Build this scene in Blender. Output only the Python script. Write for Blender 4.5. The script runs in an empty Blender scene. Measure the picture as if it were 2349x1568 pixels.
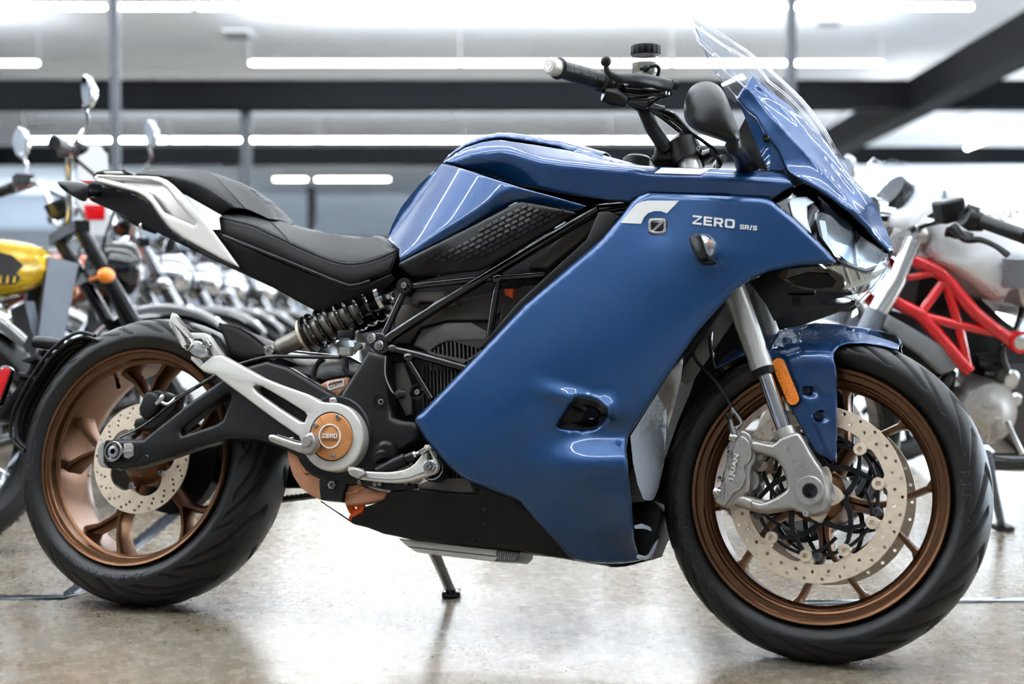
import bpy, bmesh, math, random
import numpy as np
from mathutils import Vector, Matrix, Euler
from mathutils.geometry import delaunay_2d_cdt
random.seed(7)
SC = bpy.context.scene
COL = SC.collection
PI = math.pi
R = math.radians

# ---------------------------------------------------------------- camera data
FPX = 3305.0                       # focal length in pixels of the 2349 px wide frame
CAMH = 0.6242
PITCH = math.atan(58 / FPX)

def ray(px, py):
    u = (px - 1174.5) / FPX
    v = (784 - py) / FPX
    return Vector((u, math.cos(PITCH) + v * math.sin(PITCH), -math.sin(PITCH) + v * math.cos(PITCH)))
CAMP = Vector((0, 0, CAMH))

class Frame:
    """a thing's own coordinates (x forward, y left, z up); pt() takes a sight line to a plane y = const of it"""
    def __init__(self, M, post=None):
        self.M = M; self.I = M.inverted(); self.post = post
        self.o = self.I @ CAMP; self.R = self.I.to_3x3()
    def raw(self, px, py, y):
        d = self.R @ ray(px, py)
        t = (y - self.o.y) / d.y
        return self.o + d * t
    def pt(self, px, py, y):
        p = self.raw(px, py, y)
        return self.post @ p if self.post else p
    def out(self, p):
        return self.post @ p if self.post else p

# ---------------------------------------------------------------- materials
def lin(c):
    return tuple(((v / 255) / 12.92 if v / 255 <= 0.04045 else ((v / 255 + 0.055) / 1.055) ** 2.4) for v in c) + (1,)
M = {}
def mat(name, rgb, rough=0.5, metal=0.0, coat=0.0, spec=0.5, noise=0.0, nscale=40, bump=0.0, bscale=300, trans=0.0, ior=1.45, coatr=0.03, aniso=0.0):
    m = bpy.data.materials.new(name); m.use_nodes = True
    nt = m.node_tree; b = nt.nodes['Principled BSDF']
    c = lin(rgb)
    b.inputs['Base Color'].default_value = c
    b.inputs['Roughness'].default_value = rough
    b.inputs['Metallic'].default_value = metal
    b.inputs['Coat Weight'].default_value = coat
    b.inputs['Coat Roughness'].default_value = coatr
    b.inputs['Specular IOR Level'].default_value = spec
    b.inputs['Transmission Weight'].default_value = trans
    b.inputs['IOR'].default_value = ior
    b.inputs['Anisotropic'].default_value = aniso
    if noise or bump:
        tc = nt.nodes.new('ShaderNodeTexCoord')
    if noise:
        n = nt.nodes.new('ShaderNodeTexNoise'); n.inputs['Scale'].default_value = nscale; n.inputs['Detail'].default_value = 4
        nt.links.new(tc.outputs['Object'], n.inputs['Vector'])
        r = nt.nodes.new('ShaderNodeMapRange'); r.inputs[1].default_value = .3; r.inputs[2].default_value = .7
        r.inputs[3].default_value = 1 - noise; r.inputs[4].default_value = 1 + noise
        nt.links.new(n.outputs['Fac'], r.inputs[0])
        mx = nt.nodes.new('ShaderNodeVectorMath'); mx.operation = 'SCALE'; mx.inputs[0].default_value = c[:3]
        nt.links.new(r.outputs[0], mx.inputs['Scale']); nt.links.new(mx.outputs[0], b.inputs['Base Color'])
    if bump:
        n2 = nt.nodes.new('ShaderNodeTexNoise'); n2.inputs['Scale'].default_value = bscale; n2.inputs['Detail'].default_value = 3
        nt.links.new(tc.outputs['Object'], n2.inputs['Vector'])
        bp = nt.nodes.new('ShaderNodeBump'); bp.inputs['Strength'].default_value = bump; bp.inputs['Distance'].default_value = .001
        nt.links.new(n2.outputs['Fac'], bp.inputs['Height']); nt.links.new(bp.outputs[0], b.inputs['Normal'])
    M[name] = m
    return m
def emis(name, rgb, strength):
    m = bpy.data.materials.new(name); m.use_nodes = True
    b = m.node_tree.nodes['Principled BSDF']
    b.inputs['Base Color'].default_value = (.8, .8, .8, 1)
    b.inputs['Emission Color'].default_value = lin(rgb); b.inputs['Emission Strength'].default_value = strength
    M[name] = m
    return m
def clear(name, tint=(255, 255, 255), fres=1.0, haze=0.0):
    """thin clear sheet: see-through with a fresnel gloss"""
    m = bpy.data.materials.new(name); m.use_nodes = True
    nt = m.node_tree; nt.nodes.clear()
    o = nt.nodes.new('ShaderNodeOutputMaterial'); t = nt.nodes.new('ShaderNodeBsdfTransparent'); g = nt.nodes.new('ShaderNodeBsdfGlossy')
    t.inputs[0].default_value = lin(tint); g.inputs['Roughness'].default_value = .03
    f = nt.nodes.new('ShaderNodeLayerWeight'); f.inputs[0].default_value = .5
    p = nt.nodes.new('ShaderNodeMath'); p.operation = 'POWER'; p.inputs[1].default_value = 4.5
    k = nt.nodes.new('ShaderNodeMath'); k.operation = 'MULTIPLY_ADD'; k.inputs[1].default_value = fres; k.inputs[2].default_value = .035 + haze; k.use_clamp = True
    mx = nt.nodes.new('ShaderNodeMixShader')
    nt.links.new(f.outputs['Facing'], p.inputs[0]); nt.links.new(p.outputs[0], k.inputs[0]); nt.links.new(k.outputs[0], mx.inputs[0])
    nt.links.new(t.outputs[0], mx.inputs[1]); nt.links.new(g.outputs[0], mx.inputs[2]); nt.links.new(mx.outputs[0], o.inputs[0])
    M[name] = m
    return m

mat('blue_paint', (3, 64, 115), rough=.40, metal=.55, coat=.8, noise=.10, nscale=900)
mat('blue_gloss', (3, 57, 106), rough=.36, metal=.55, coat=.9)
mat('black_plastic', (14, 14, 15), spec=.3, rough=.5, bump=.25, bscale=900)
mat('black_gloss', (12, 12, 13), rough=.12, coat=.6)
mat('black_satin', (13, 14, 16), rough=.36, spec=.4)
mat('black_tube', (9, 9, 10), rough=.16, coat=.8)
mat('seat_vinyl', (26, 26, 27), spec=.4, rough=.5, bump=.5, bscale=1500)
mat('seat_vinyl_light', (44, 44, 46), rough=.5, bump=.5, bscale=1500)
mat('pad_rubber', (24, 25, 26), rough=.5, spec=.35)
mat('rubber', (14, 14, 15), spec=.55, rough=.42, noise=.25, nscale=14, bump=.2, bscale=500)
mat('rubber_dark', (8, 8, 9), rough=.7)
mat('rubber_letter', (46, 46, 47), rough=.6)
mat('bronze', (112, 78, 54), rough=.34, metal=.92, coat=.12, coatr=.2)
mat('copper_paint', (205, 140, 85), rough=.42, metal=.45, noise=.06, nscale=300)
mat('copper_matte', (196, 140, 108), rough=.5, metal=.25)
mat('silver_paint', (214, 212, 205), rough=.38, metal=.3, coat=.2)
mat('silver_cast', (176, 172, 166), rough=.34, metal=.7, noise=.08, nscale=500)
mat('silver_bright', (205, 205, 203), rough=.24, metal=1.0)
mat('silver_satin', (226, 225, 221), rough=.36, metal=.6)
mat('reflector', (212, 224, 242), rough=.30, metal=.75)
mat('silver_blue', (212, 224, 240), rough=.32, metal=.15, noise=.05, nscale=60)
mat('steel', (190, 190, 188), rough=.22, metal=1.0)
mat('steel_dark', (96, 96, 98), rough=.35, metal=1.0)
mat('disc_steel', (240, 222, 198), rough=.38, metal=.35, noise=.08, nscale=90)
mat('chrome', (205, 208, 212), rough=.06, metal=1.0)
mat('white_paint', (226, 228, 230), rough=.35, coat=.5)
mat('decal_white', (232, 232, 230), rough=.4, coat=.3)
mat('decal_dark', (26, 24, 22), rough=.6)
mat('motor_grey', (86, 82, 78), rough=.5, metal=.35, noise=.1, nscale=500)
mat('motor_brown', (64, 58, 53), rough=.5, metal=.3)
mat('orange', (236, 92, 28), rough=.4)
mat('orange_lens', (255, 140, 20), rough=.22, coat=.8, noise=.45, nscale=420, bump=1.0, bscale=600)
mat('red_lens', (205, 18, 28), rough=.12, coat=1.0)
mat('red_paint', (214, 12, 24), rough=.25, coat=.8)
mat('white_gloss', (232, 234, 236), rough=.3, coat=.6)
mat('yellow_paint', (246, 200, 30), rough=.25, coat=.9)
mat('rust_paint', (190, 88, 48), rough=.25, coat=.8)
mat('cream_paint', (226, 222, 210), rough=.25, coat=.8)
mat('grey_cast', (112, 118, 128), rough=.45, metal=.3)
mat('grey_mid', (120, 122, 126), rough=.5)
mat('belt', (18, 18, 18), rough=.7)
mat('mirror_glass', (235, 238, 242), rough=.02, metal=1.0)
clear('screen_clear', (250, 252, 255), .55, .01)
clear('lens_clear', (246, 250, 253), .9, .03)
clear('lens_frost', (240, 245, 250), .8, .38)
clear('window_glass', (252, 254, 255), .6, .0)
clear('jar_clear', (240, 243, 244), .9, .14)
mat('jar_fluid', (190, 184, 160), rough=.15, coat=1.0)

# ---------------------------------------------------------------- object helpers
def shade(me, ang=35):
    me.polygons.foreach_set('use_smooth', [True] * len(me.polygons))
    if ang:
        me.set_sharp_from_angle(angle=R(ang))
def link(name, me, material, parent=None, ang=35, mods=()):
    o = bpy.data.objects.new(name, me); COL.objects.link(o)
    if material is not None and not me.materials:
        me.materials.append(M[material] if isinstance(material, str) else material)
    shade(me, ang)
    if parent: o.parent = parent
    return o
def from_bm(name, bm, material, parent=None, ang=35, fix=False):
    if fix: bmesh.ops.recalc_face_normals(bm, faces=bm.faces[:])
    me = bpy.data.meshes.new(name); bm.to_mesh(me); bm.free()
    return link(name, me, material, parent, ang)
def tag(o, label, cat, group=None, kind=None):
    if label: o['label'] = label
    if cat: o['category'] = cat
    if group: o['group'] = group
    if kind: o['kind'] = kind
    return o
def empty(name, Mx, label=None, cat=None, group=None):
    o = bpy.data.objects.new(name, None); COL.objects.link(o); o.empty_display_size = .1
    o.matrix_world = Mx
    return tag(o, label, cat, group)
def struct(name, bm, material, ang=30, fix=True):
    o = from_bm(name, bm, material, None, ang, fix); o['kind'] = 'structure'
    return o
def bevel(o, w, seg=2, ang=40):
    m = o.modifiers.new('bevel', 'BEVEL'); m.width = w; m.segments = seg; m.limit_method = 'ANGLE'; m.angle_limit = R(ang)
    m.harden_normals = False
    return o
def solid(o, t, off=-1, inner=None):
    m = o.modifiers.new('solid', 'SOLIDIFY'); m.thickness = t; m.offset = off
    if inner: o.data.materials.append(M[inner]) if len(o.data.materials) < 2 else None; m.material_offset = 1; m.material_offset_rim = 0
    return o

# ---------------------------------------------------------------- shape helpers (write into a bmesh)
def bx(bm, c, s, rot=None):
    r = bmesh.ops.create_cube(bm, size=1)
    Mx = Matrix.Translation(Vector(c)) @ (rot.to_4x4() if rot else Matrix()) @ Matrix.Diagonal((s[0], s[1], s[2], 1))
    bmesh.ops.transform(bm, matrix=Mx, verts=r['verts'])
    return r['verts']
def basis(d):
    d = Vector(d).normalized()
    a = Vector((0, 0, 1)) if abs(d.z) < .9 else Vector((1, 0, 0))
    u = a.cross(d).normalized(); v = d.cross(u)
    return u, v, d
def loft(bm, rings, cap=True, closed=True, cyclic=False):
    vs = [[bm.verts.new(p) for p in r] for r in rings]
    n = len(rings[0]); k = len(rings)
    for i in range(k if cyclic else k - 1):
        A, B_ = vs[i], vs[(i + 1) % k]
        for j in range(n if closed else n - 1):
            bm.faces.new((A[j], A[(j + 1) % n], B_[(j + 1) % n], B_[j]))
    if cap and closed and not cyclic:
        bm.faces.new(list(reversed(vs[0]))); bm.faces.new(vs[-1])
    return vs
def lathe(bm, c, axis, prof, seg=32, a0=0, cap=True):
    """prof = [(along axis, radius)]"""
    c = Vector(c); u, v, d = basis(axis)
    rings = []
    for a, r in prof:
        rings.append([c + d * a + (u * math.cos(t) + v * math.sin(t)) * max(r, 1e-5) for t in [a0 + 2 * PI * i / seg for i in range(seg)]])
    loft(bm, rings, cap)
def crs(pts, n=6, closed=False):
    """Catmull-Rom through tuples of any length"""
    P = [np.array(p, float) for p in pts]; k = len(P); out = []
    rng = range(k) if closed else range(k - 1)
    for i in rng:
        if closed: p0, p1, p2, p3 = P[(i - 1) % k], P[i], P[(i + 1) % k], P[(i + 2) % k]
        else:
            p1, p2 = P[i], P[i + 1]
            p0 = P[i - 1] if i > 0 else 2 * p1 - p2
            p3 = P[i + 2] if i + 2 < k else 2 * p2 - p1
        for j in range(n):
            t = j / n
            out.append(.5 * ((2 * p1) + (-p0 + p2) * t + (2 * p0 - 5 * p1 + 4 * p2 - p3) * t * t + (-p0 + 3 * p1 - 3 * p2 + p3) * t ** 3))
    if not closed: out.append(P[-1])
    return [tuple(float(x) for x in p) for p in out]
def tube(bm, pts, r, seg=10, smooth=0, cyclic=False):
    """round rod through 3-D points; r a number or one radius per point"""
    if smooth:
        rr = r if isinstance(r, (list, tuple)) else [r] * len(pts)
        q = crs([tuple(p) + (x,) for p, x in zip(pts, rr)], smooth, cyclic)
        pts = [Vector(a[:3]) for a in q]; r = [a[3] for a in q]
    pts = [Vector(p) for p in pts]; n = len(pts)
    if not isinstance(r, (list, tuple)): r = [r] * n
    rings = []; pu = None
    for i in range(n):
        if cyclic: d = pts[(i + 1) % n] - pts[i - 1]
        else: d = pts[min(i + 1, n - 1)] - pts[max(i - 1, 0)]
        d.normalize()
        if pu is None: u, v, _ = basis(d)
        else:
            u = (pu - d * pu.dot(d)).normalized(); v = d.cross(u)
        pu = u
        rings.append([pts[i] + (u * math.cos(t) + v * math.sin(t)) * r[i] for t in [2 * PI * k / seg for k in range(seg)]])
    loft(bm, rings, True, True, cyclic)
def bar(bm, a, b, wa, wb, da, db, axis=(0, 1, 0)):
    """tapered rectangular bar from a to b; w across, d along the axis"""
    a = Vector(a); b = Vector(b); ax = Vector(axis).normalized(); d = (b - a).normalized(); s = d.cross(ax).normalized()
    rings = []
    for p, w, t in ((a, wa, da), (b, wb, db)):
        rings.append([p + s * w / 2 + ax * t / 2, p - s * w / 2 + ax * t / 2, p - s * w / 2 - ax * t / 2, p + s * w / 2 - ax * t / 2])
    loft(bm, rings)
def ellipsoid(bm, c, s, seg=20, rot=None):
    r = bmesh.ops.create_uvsphere(bm, u_segments=seg, v_segments=seg // 2, radius=1)
    Mx = Matrix.Translation(Vector(c)) @ (rot.to_4x4() if rot else Matrix()) @ Matrix.Diagonal((s[0], s[1], s[2], 1))
    bmesh.ops.transform(bm, matrix=Mx, verts=r['verts'])

def flat_mesh(loops, thick, bev, fn, bres=2):
    """2-D outline (+ holes) filled, given thickness and a rounded edge, mapped by fn(u, v, w)"""
    cu = bpy.data.curves.new('tmp', 'CURVE'); cu.dimensions = '2D'; cu.fill_mode = 'BOTH'
    cu.extrude = max(thick / 2 - bev, 1e-5); cu.bevel_depth = bev; cu.bevel_resolution = bres; cu.offset = -bev
    for lp in loops:
        s = cu.splines.new('POLY'); s.points.add(len(lp) - 1); s.use_cyclic_u = True
        for p, q in zip(s.points, lp): p.co = (q[0], q[1], 0, 1)
    o = bpy.data.objects.new('tmp', cu)
    me = bpy.data.meshes.new_from_object(o)
    bpy.data.objects.remove(o); bpy.data.curves.remove(cu)
    for v in me.vertices: v.co = fn(v.co.x, v.co.y, v.co.z)
    return me
def plate(name, fr, outline, y, thick, material, parent, bev=.002, holes=(), smooth=0, ang=35, bres=2, warp=None):
    """outline in photo pixels on the plane y of the frame; grows away from the viewer by thick"""
    loops = []
    for lp in [outline] + list(holes):
        if smooth: lp = crs(lp, smooth, True)
        loops.append([(p.x, p.z) for p in (fr.raw(q[0], q[1], y) for q in lp)])
    def fn(u, v, w):
        p = Vector((u, y + thick / 2 - w, v))
        if warp: p = warp(p)
        return fr.out(p)
    me = flat_mesh(loops, thick, bev, fn, bres)
    bm = bmesh.new(); bm.from_mesh(me); bmesh.ops.remove_doubles(bm, verts=bm.verts[:], dist=1e-5)
    bmesh.ops.recalc_face_normals(bm, faces=bm.faces[:]); bm.to_mesh(me); bm.free()
    return link(name, me, material, parent, ang)
def circ(cx, cy, rx, ry=None, n=24, a0=0):
    ry = ry or rx
    return [(cx + rx * math.cos(a0 + 2 * PI * i / n), cy + ry * math.sin(a0 + 2 * PI * i / n)) for i in range(n)]

def inside(poly, X, Y):
    x0, y0 = poly[:, 0], poly[:, 1]; x1, y1 = np.roll(x0, -1), np.roll(y0, -1)
    c = np.zeros(X.shape, bool)
    for a, b, d, e in zip(x0, y0, x1, y1):
        if b == e: continue
        c ^= ((b > Y) != (e > Y)) & (X < (d - a) * (Y - b) / (e - b) + a)
    return c
def seg_dist(poly, X, Y, closed=True):
    best = np.full(X.shape, 1e9); k = len(poly)
    for i in range(k if closed else k - 1):
        a = poly[i]; b = poly[(i + 1) % k]; d = b - a; L = d @ d
        t = np.clip(((X - a[0]) * d[0] + (Y - a[1]) * d[1]) / max(L, 1e-9), 0, 1)
        best = np.minimum(best, np.hypot(X - a[0] - t * d[0], Y - a[1] - t * d[1]))
    return best
def tps(ctrl, lam=1e-3):
    """thin-plate surface y(px, py) through control points"""
    P = np.array(ctrl, float); S = 100.0; q = P[:, :2] / S; n = len(q)
    def U(r): return np.where(r > 1e-9, r * r * np.log(np.maximum(r, 1e-9)), 0)
    K = U(np.hypot(q[:, None, 0] - q[None, :, 0], q[:, None, 1] - q[None, :, 1])) + lam * np.eye(n)
    Q = np.c_[np.ones(n), q]; A = np.block([[K, Q], [Q.T, np.zeros((3, 3))]])
    w = np.linalg.solve(A, np.r_[P[:, 2], 0, 0, 0])
    def f(x, y):
        x = np.asarray(x, float) / S; y = np.asarray(y, float) / S
        r = np.hypot(x[..., None] - q[:, 0], y[..., None] - q[:, 1])
        return U(r) @ w[:n] + w[n] + w[n + 1] * x + w[n + 2] * y
    return f
def sstep(a, b, x):
    t = np.clip((np.asarray(x, float) - a) / (b - a), 0, 1); return t * t * (3 - 2 * t)
def densify(lp, res):
    out = []
    k = len(lp)
    for i in range(k):
        a = np.array(lp[i], float); b = np.array(lp[(i + 1) % k], float)
        n = max(1, int(np.hypot(*(b - a)) / res))
        out += [tuple(a + (b - a) * j / n) for j in range(n)]
    return out
def panel(name, fr, outline, yf, material, parent, res=14, holes=(), roll=0, roll_y=.01, thick=.003, mirror=False, bridge=None, crown=.0, ang=40, both=False, noroll=None):
    """curved body panel: outline in photo pixels, depth y = yf(px, py) in the frame, rolled edge, real thickness.
    both: also a mirrored twin in the same mesh; bridge=(p0, p1): joins the two along the outline between these points"""
    ol = densify(outline, res * .55 if roll else res); hl = [densify(h, res * .7) for h in holes]
    poly = np.array(ol); hp = [np.array(h) for h in hl]
    x0, y0 = poly.min(0); x1, y1 = poly.max(0)
    gx, gy = np.meshgrid(np.arange(x0, x1, res), np.arange(y0, y1, res * .87))
    gx = gx + (np.arange(gx.shape[0])[:, None] % 2) * res / 2
    X, Y = gx.ravel(), gy.ravel()
    pts = [np.c_[X, Y]]
    if roll:
        for lp in [poly] + hp:
            t = np.roll(lp, -1, 0) - np.roll(lp, 1, 0); nn = np.c_[-t[:, 1], t[:, 0]]; nn /= np.maximum(np.hypot(*nn.T), 1e-9)[:, None]
            for k in (.12, .3, .55, 1.0):
                for s in (1, -1): pts.append(lp + s * nn * roll * k)
    Q = np.concatenate(pts); X, Y = Q[:, 0], Q[:, 1]
    ok = inside(poly, X, Y)
    for h in hp: ok &= ~inside(h, X, Y)
    d = seg_dist(poly, X, Y)
    for h in hp: d = np.minimum(d, seg_dist(h, X, Y))
    ok &= d > (roll * .1 if roll else res * .45)
    if roll:   # thin the crowded ones
        keep = []; cell = {}
        for i in np.nonzero(ok)[0]:
            g = max(roll * .11, 1.2) if d[i] < roll * 1.05 else res * .55
            kx = (int(X[i] / 4), int(Y[i] / 4)); good = True
            for ax in (-1, 0, 1):
                for ay in (-1, 0, 1):
                    for j in cell.get((kx[0] + ax, kx[1] + ay), ()):
                        if (X[i] - X[j]) ** 2 + (Y[i] - Y[j]) ** 2 < g * g * .5: good = False
            if good: keep.append(i); cell.setdefault(kx, []).append(i)
        ok = np.array(keep, int)
    else: ok = np.nonzero(ok)[0]
    V = [tuple(p) for p in ol]; E = [(i, (i + 1) % len(ol)) for i in range(len(ol))]
    for h in hl:
        b = len(V); V += [tuple(p) for p in h]; E += [(b + i, b + (i + 1) % len(h)) for i in range(len(h))]
    V += [(float(X[i]), float(Y[i])) for i in ok]
    r = delaunay_2d_cdt([Vector(v) for v in V], E, [], 0, 1e-4)
    vv = np.array([(v.x, v.y) for v in r[0]]); F = [f for f in r[2]]
    cen = np.array([vv[list(f)].mean(0) for f in F]); k = inside(poly, cen[:, 0], cen[:, 1])
    for h in hp: k &= ~inside(h, cen[:, 0], cen[:, 1])
    F = [f for f, z in zip(F, k) if z]
    yy = yf(vv[:, 0], vv[:, 1])
    if roll:
        dd = seg_dist(poly, vv[:, 0], vv[:, 1])
        if noroll is not None:
            dn = seg_dist(np.array(noroll, float), vv[:, 0], vv[:, 1], False)
            dd = np.where(dn < dd + 1.0, roll, dd)
        for h in hp: dd = np.minimum(dd, seg_dist(h, vv[:, 0], vv[:, 1]))
        q = 1 - np.clip(dd / roll, 0, 1)
        yy = yy + roll_y * (1 - np.sqrt(np.maximum(1 - q * q, 0)))
    P3 = [fr.raw(a, b, c) for (a, b), c in zip(vv, yy)]
    bm = bmesh.new()
    used = sorted({i for f in F for i in f})
    def add(sign):
        m = {i: bm.verts.new(fr.out(Vector((P3[i].x, P3[i].y * sign, P3[i].z)))) for i in used}
        for f in F:
            a, b, c = (P3[i] for i in f)
            n = (b - a).cross(c - a)
            f = list(f) if n.y < 0 else list(reversed(f))
            if sign < 0: f.reverse()
            try: bm.faces.new([m[i] for i in f])
            except ValueError: pass
        return m
    manual = bool(thick) and not (both or bridge)
    mR = add(1)
    if manual:
        inner_i = 1 if material.startswith('blue') else 0
        front_faces = bm.faces[:]
        mB = {i: bm.verts.new(fr.out(fr.raw(vv[i][0], vv[i][1], yy[i] + thick))) for i in used}
        inv = {v: i for i, v in mR.items()}
        cnt = {}
        for f in front_faces:
            for e in f.edges: cnt[e] = cnt.get(e, 0) + 1
        for f in front_faces:
            g = bm.faces.new([mB[inv[v]] for v in reversed(f.verts[:])]); g.material_index = inner_i
        for f in front_faces:
            vs_ = f.verts[:]
            for a_, b_ in zip(vs_, vs_[1:] + vs_[:1]):
                e = bm.edges.get((a_, b_))
                if cnt.get(e) == 1: bm.faces.new((b_, a_, mB[inv[a_]], mB[inv[b_]]))
    if both or bridge:
        mL = add(-1)
        if bridge:
            # nearest boundary vertices between the two given outline points, walking forward
            def near(p): return int(np.argmin(np.hypot(poly[:, 0] - p[0], poly[:, 1] - p[1])))
            a, b = near(bridge[0]), near(bridge[1]); n = len(ol)
            chain = []
            i = a
            while True:
                chain.append(i)
                if i == b: break
                i = (i + 1) % n
            idx = [int(np.argmin(np.hypot(vv[:, 0] - ol[i][0], vv[:, 1] - ol[i][1]))) for i in chain]
            K = 8; rows = []
            for i in idx:
                p = P3[i]; row = [mR[i]]
                for j in range(1, K):
                    t = j / K
                    row.append(bm.verts.new(fr.out(Vector((p.x, p.y * (1 - 2 * t), p.z + crown * math.sin(PI * t) ** .8)))))
                row.append(mL[i]); rows.append(row)
            for A, B_ in zip(rows, rows[1:]):
                for j in range(K):
                    f = [A[j], A[j + 1], B_[j + 1], B_[j]]
                    n_ = (f[1].co - f[0].co).cross(f[2].co - f[0].co)
                    try: bm.faces.new(f)
                    except ValueError: pass
            bmesh.ops.recalc_face_normals(bm, faces=bm.faces[:])
            # outward check with the right-hand side
            s = sum(f.normal.y * f.calc_area() for f in bm.faces if f.calc_center_median().y < 0)
            if s > 0: bmesh.ops.reverse_faces(bm, faces=bm.faces[:])
    o = from_bm(name, bm, material, parent, ang)
    inner = 'black_plastic' if material.startswith('blue') else None
    if manual:
        if inner: o.data.materials.append(M[inner])
        thick = 0
    if thick: solid(o, thick, -1, inner)
    if mirror:
        me = o.data.copy()
        b2 = bmesh.new(); b2.from_mesh(me)
        for v in b2.verts:
            if fr.post:
                p = fr.post.inverted() @ v.co; p.y = -p.y; v.co = fr.post @ p
            else: v.co.y = -v.co.y
        bmesh.ops.reverse_faces(b2, faces=b2.faces[:]); b2.to_mesh(me); b2.free()
        o2 = link(name, me, material, parent, ang)
        if thick: solid(o2, thick, -1, inner)
        return o, o2
    return o
def decal(name, fr, outline, yf, material, parent, lift=.0014, res=8):
    return panel(name, fr, outline, lambda x, y: yf(x, y) - lift, material, parent, res=res, thick=.0006)
def text(name, body, fr, o, u, v, yf, material, parent, lift=.0012, depth=.0008, bold=.0, shear=0, seg=4):
    """letters between pixel corners: o = lower left, u = vector along the whole line, v = vector up one capital"""
    cu = bpy.data.curves.new('txt', 'FONT'); cu.body = body; cu.size = 1; cu.extrude = .02; cu.offset = bold; cu.shear = shear; cu.resolution_u = seg
    ob = bpy.data.objects.new('txt', cu); me = bpy.data.meshes.new_from_object(ob)
    bpy.data.objects.remove(ob); bpy.data.curves.remove(cu)
    c = np.array([x.co[:] for x in me.vertices]); lo, hi = c.min(0), c.max(0)
    for x in me.vertices:
        a = (x.co.x - lo[0]) / (hi[0] - lo[0]); b = (x.co.y - lo[1]) / (hi[1] - lo[1])
        px = o[0] + u[0] * a + v[0] * b; py = o[1] + u[1] * a + v[1] * b
        yy = float(yf(np.array([px]), np.array([py]))[0]) if callable(yf) else yf
        x.co = fr.pt(px, py, yy - lift - (depth if x.co.z > 0 else 0))
    bm = bmesh.new(); bm.from_mesh(me); bmesh.ops.recalc_face_normals(bm, faces=bm.faces[:]); bm.to_mesh(me); bm.free()
    return link(name, me, material, parent, 30)
def bolt(fr, px, py, y, rpx, parent, material='steel', name='bolt', h=.006, hexa=False, sock=True):
    """screw head standing on the plane y, seen at a pixel; rpx its radius in pixels"""
    c = fr.raw(px, py, y); r = (fr.raw(px + rpx, py, y) - c).length
    bm = bmesh.new()
    pr = [(0.004, r), (-h * .75, r), (-h, r * .86)]
    if sock: pr += [(-h, r * .5), (-h * .35, r * .46), (-h * .35, 0)]
    else: pr += [(-h, 0)]
    lathe(bm, c, (0, 1, 0), pr, 6 if hexa else 16, cap=False)
    if fr.post: bmesh.ops.transform(bm, matrix=fr.post, verts=bm.verts[:])
    return from_bm(name, bm, material, parent, 30, True)
def const(v):
    return lambda x, y: np.full(np.shape(np.asarray(x, float)), float(v))
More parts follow.
